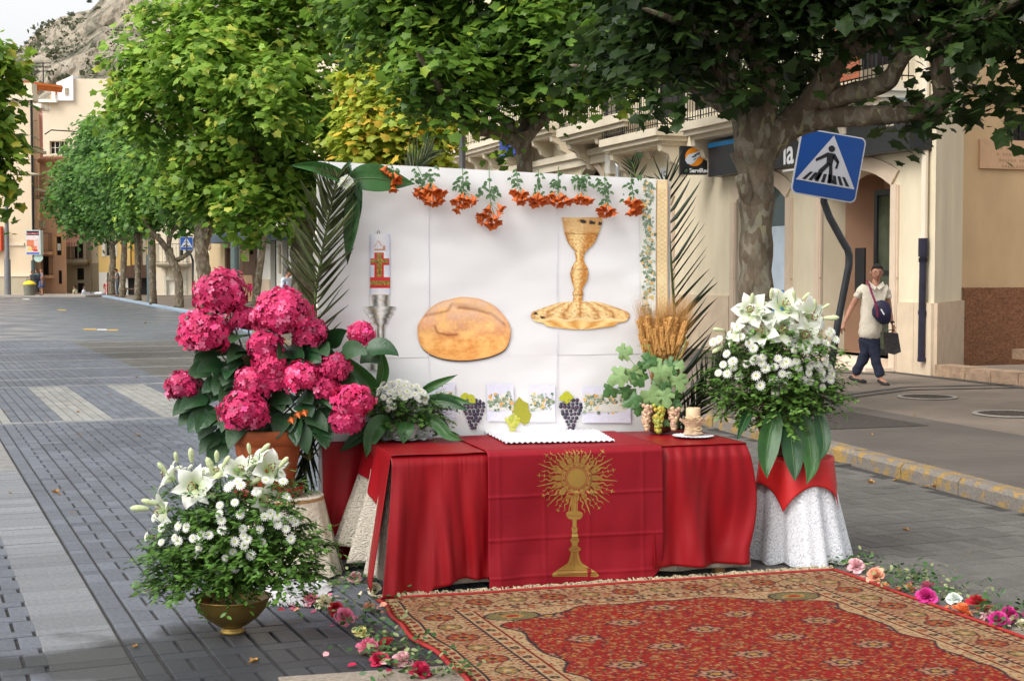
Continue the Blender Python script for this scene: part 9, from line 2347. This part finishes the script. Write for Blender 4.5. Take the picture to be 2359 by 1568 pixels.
for sx_ in (-1, 1): b.add([nk+Vector((0, -.03, -.03)), nk+Vector((sx_*.10, .01, .05)), nk+Vector((sx_*.12, -.01, -.01)), nk+Vector((sx_*.03, -.06, -.07))], [[0, 1, 2, 3]])
b.build('collar', M_shirt, man, thick=.008)
b = MB(); wr_ = Vector(J['wrR']); b.lathe([(.030, -.012), (.034, 0), (.030, .012)], wr_+Vector((0, 0, .03)), 12); b.build('watch', M_black, man)
# shoulder bag (worn: a thing of its own)
sbg = thing('shoulder_bag', 'round dark blue shoulder bag with a purple strap worn across by the walking man', 'bag', qm(750, 680, -.2))
cB = qm(752, 680, -.21); b = MB()
out_ = [(-80, 30), (-85, -20), (-50, -95), (0, -110), (60, -85), (82, -20), (80, 60), (60, 105), (0, 110), (-40, 80)]
def bagring(k, off): return [cB+Vector((x*k*.00153, off, -y*k*.00153)) for x, y in out_]
n = len(out_); vs = bagring(.82, -.085)+bagring(1, -.05)+bagring(1, .03)+bagring(.8, .05)
b.add(vs, [[j*n+i, j*n+(i+1) % n, (j+1)*n+(i+1) % n, (j+1)*n+i] for j in range(3) for i in range(n)]+[list(range(n))[::-1], list(range(3*n, 4*n))]); b.build('pouch', mat('bag_navy', (.014, .012, .04, 1), .6, .3, 10), sbg, smooth=True)
b = MB(); st_p = [qm(612, 385, -.03), qm(635, 420, -.15), qm(668, 520, -.22), qm(690, 575, -.25), qm(705, 640, -.30)]
for q0_, q1_ in zip(st_p, st_p[1:]): b.obox(q0_-Vector((.016, 0, 0)), (.032, 0, 0), (0, .006, 0), q1_-q0_)
b.obox(qm(700, 620, -.305), (.03, 0, 0), (0, .006, 0), (.01, 0, -.16)); b.build('strap', mat('strap_purple', (.16, .012, .05, 1), .7), sbg)
b = MB(); b.poly([qm(740, 655, -.305), qm(752, 650, -.305), qm(782, 700, -.30), qm(772, 706, -.30)]); b.build('white_logo', M_white, sbg)
hb2 = thing('carrier_bag', 'black carrier bag hanging from the hand of the walking man', 'bag', qm(845, 1070, -.05)); b = MB()
tb_ = [qm(790, 865, -.10), qm(905, 875, -.10), qm(932, 1045, -.13), qm(870, 1072, -.13), qm(800, 1055, -.12)]; bk2 = [p+Vector((.0, .13, 0)) for p in tb_]; n = 5
b.add(tb_+bk2, [[4, 3, 2, 1, 0], [5, 6, 7, 8, 9]]+[[i, (i+1) % n, n+(i+1) % n, n+i] for i in range(n)]); b.build('bag_body', mat('bag_black', (.018, .014, .014, 1), .5, .3, 12, .8, 20), hb2)
b = MB()
for dd in (-.09, .02): b.tube([qm(800, 870, dd), qm(825, 842, dd*.4-.03), qm(870, 845, dd*.4-.03), qm(890, 875, dd)], .006, 5)
b.build('handle', M_black, hb2)
# --- distant people
def stand(px, py, h, label, top, bottom, yaw, skin=M_skind, hair=M_hair, arms='down', skirt=False, z0=.12, nod=0, longh=0, dd=0, sleeves='short', legs=True, seated=False, bld=1.0, base=None):
 c = base if base is not None else G(px, py, z0); k = h/1.72; R_ = Matrix.Rotation(yaw, 3, 'Z')
 def L_(x, y, z): return c+R_@(Vector((x, y, z))*k)
 if seated: hz = .48; J = dict(hip=L_(0, 0, hz), chest=L_(0, 0, hz+.42), neck=L_(0, 0, hz+.60), head=L_(0, -.03, hz+.74), knL=L_(-.12, -.42, hz), anL=L_(-.12, -.42, .08), toL=L_(-.12, -.56, .04), knR=L_(.12, -.42, hz), anR=L_(.12, -.42, .08), toR=L_(.12, -.56, .04)); zs_ = hz+.52
 else: J = dict(hip=L_(0, 0, .92), chest=L_(0, 0, 1.30), neck=L_(0, 0, 1.47), head=L_(0, -.02+(-.05 if nod else 0), 1.60), knL=L_(-.11, -.02, .50), anL=L_(-.12, .02, .09), toL=L_(-.13, -.12, .04), knR=L_(.11, -.03, .50), anR=L_(.13, .0, .09), toR=L_(.15, -.14, .04)); zs_ = 1.41
 J['hL'] = Vector(J['hip'])+R_@Vector((-.09, 0, -.05))*k; J['hR'] = Vector(J['hip'])+R_@Vector((.09, 0, -.05))*k
 J['shL'] = L_(-.18, 0, zs_); J['shR'] = L_(.18, 0, zs_)
 if arms == 'down': J['elL'] = L_(-.24, .02, zs_-.30); J['wrL'] = L_(-.25, -.05, zs_-.56); J['elR'] = L_(.24, .02, zs_-.30); J['wrR'] = L_(.25, -.05, zs_-.56)
 else: J['elL'] = L_(-.25, -.02, zs_-.28); J['wrL'] = L_(-.06, -.24, zs_-.22); J['elR'] = L_(.25, -.02, zs_-.28); J['wrR'] = L_(.06, -.24, zs_-.20)
 t = thing('person', label, 'person', c); person(t, J, top, bottom, skin, hair, yaw=yaw, nod=nod, scale=k, skirt=skirt, longhair=longh, sleeves=sleeves, shoes=M_sho if legs else None, legs=legs, build_=bld); return t
mt_ = lambda n_, c: mat(n_, (*c, 1), .85, .1, 6)
stand(74, 679.2, 1.62, 'person in a grey top with a green bag behind the poster post', mt_('top_grey', (.10, .13, .15)), mt_('dark_trousers', (.02, .02, .03)), radians(80), dd=.6)
stand(85, 678.6, 1.68, 'person in a teal shirt and black trousers between the two others by the bin', mt_('top_teal', (.03, .13, .16)), mt_('black_trousers', (.012, .012, .016)), radians(-20), arms='front')
stand(97, 680.0, 1.75, 'woman in a denim dress holding a dark jacket by the poster box', mt_('dress_denim', (.055, .085, .17)), mt_('skirt_denim', (.055, .085, .17)), radians(-60), skin=M_skin, hair=mat('brown_hair', (.10, .035, .015, 1), .7), skirt=True, arms='front', sleeves='none', longh=.05)
gb_ = thing('green_bag', 'dark green bag carried beside the poster post above the yellow lidded bin', 'bag', G(70, 679, .12)+Vector((0, -.5, .75))); b = MB(); c = Vector(gb_.location); b.ball(c, .22, 10, 8, 0, rz=.26, ry=.12); b.tube([c+Vector((-.1, 0, .2)), c+Vector((0, 0, .5)), c+Vector((.1, 0, .2))], .015, 5); b.build('pouch', mt_('bag_green', (.015, .09, .07)), gb_, smooth=True)
jk = thing('dark_jacket', 'dark jacket held over the arm of the woman in denim', 'jacket', G(92, 680, .12)+Vector((0, -.5, 1.0))); b = MB(); c = Vector(jk.location); b.grid(lambda u, v: c+Vector((-.2+.4*u, -.05*sin(v*3), .35-.4*v+.03*sin(u*9))), 8, 8); b.build('fabric', mt_('jacket_dark', (.012, .012, .02)), jk, smooth=True, thick=.05)
stand(271, 683.5, 1.75, 'person in a grey patterned shirt looking down at a phone between two tree trunks', mt_('shirt_grey', (.12, .12, .12)), mt_('jeans_grey', (.05, .065, .08)), radians(-70), arms='front', nod=radians(30))
def low(px, Y): return Vector((X(px, Y), Y, -.6))
stand(0, 0, 1.70, 'waiter dressed all in red standing beside the outdoor tables', mt_('red_shirt', (.42, .01, .02)), mt_('red_trousers', (.36, .01, .02)), radians(20), arms='front', base=low(246, 102.5))
stand(0, 0, 1.72, 'seated person in a pale yellow shirt at the outdoor tables, left one', mt_('pale_yellow_shirt', (.52, .52, .34)), mt_('beige_trousers', (.2, .17, .13)), radians(-100), base=low(172, 103), seated=True, bld=1.15)
stand(0, 0, 1.70, 'seated person in a white shirt at the outdoor tables, right one', mt_('white_shirt', (.62, .64, .72)), mt_('dark_trousers', (.02, .02, .03)), radians(95), base=low(192, 102.5), seated=True)
# cafe tables and chairs
M_alu = mat('aluminium', (.62, .65, .70, 1), .3, .05, 5, metal=.6)
def chair_(px, Y, yaw, lab):
 c = low(px, Y); t = thing('cafe_chair', lab, 'chair', c, yaw, group='white metal cafe chairs at the end of the street')
 b = MB(); b.box(-.23, .23, -.22, .22, .43, .46); b.build('seat', M_alu, t, local=True)
 for x in (-.21, .21):
  for y in (-.2, .2): b = MB(); b.tube([(x*1.1, y*1.15, 0), (x, y, .44)], .018, 5); b.build('leg', M_alu, t, local=True)
 b = MB(); b.tube([(-.23, .2, .44), (-.25, .26, .85), (.25, .26, .85), (.23, .2, .44)], .018, 6);
 for z in (.55, .63, .71, .79): b.box(-.24, .24, .235, .25, z, z+.045)
 b.build('backrest', M_alu, t, local=True)
 b = MB()
 for x in (-.26, .26): b.tube([(x, .22, .66), (x, -.2, .66), (x*.9, -.2, .44)], .016, 5)
 b.build('armrest', M_alu, t, local=True)
for i, (px, Y, yw_, lab) in enumerate([(200, 101.6, .6, 'white metal cafe chair beside the person in the white shirt'), (209, 102.4, 2.2, 'white metal cafe chair second from the seated people'), (216, 101.2, -.5, 'white metal cafe chair in the middle of the cafe tables'), (223, 102.6, 1.4, 'white metal cafe chair between the two cafe tables'), (229, 101.4, 3.0, 'white metal cafe chair in front of the right cafe table'), (236, 102.2, -1.2, 'white metal cafe chair nearest to the waiter in red')]): chair_(px, Y, yw_, lab)
for px, Y, lab in ((206, 101.8, 'round cafe table nearer to the seated people'), (228, 102.0, 'round cafe table beside the waiter in red')):
 c = low(px, Y); t = thing('cafe_table', lab, 'table', c); b = MB(); b.lathe([(.42, .74), (.43, .76), (0, .765)], c, 20); b.build('tabletop', M_alu, t); b = MB(); b.tube([c, c+Vector((0, 0, .74))], .03, 6); b.lathe([(.25, 0), (.24, .03), (0, .04)], c, 12); b.build('pedestal', M_alu, t)
c = low(244, 101.5); b = MB(); b.tube([c, c+Vector((0, 0, 1.9))], .03, 6); setp(b.build('white_post', M_wht), 'thin white post standing beside the waiter in red', 'post')
# woman seen behind the hydrangea, person in white behind the frond
ps_ = P(500, 622, 47.0); cbase = Vector((ps_.x, 47.0, WZ)); stand(0, 0, 1.66, 'dark haired woman in grey whose head shows above the top pink hydrangea', mt_('top_ash', (.12, .12, .13)), mt_('dark_trousers', (.02, .02, .03)), radians(30), longh=.09, base=cbase)
ps_ = P(662, 700, 42.0); stand(0, 0, 1.66, 'person in a pale blue shirt half hidden by the palm frond', mt_('shirt_iceblue', (.50, .55, .68)), mt_('navy_trousers', (.02, .025, .05)), radians(60), sleeves='long', base=Vector((ps_.x, 42.0, WZ)), nod=radians(20))
bpy.data.scenes.remove(_tmp)
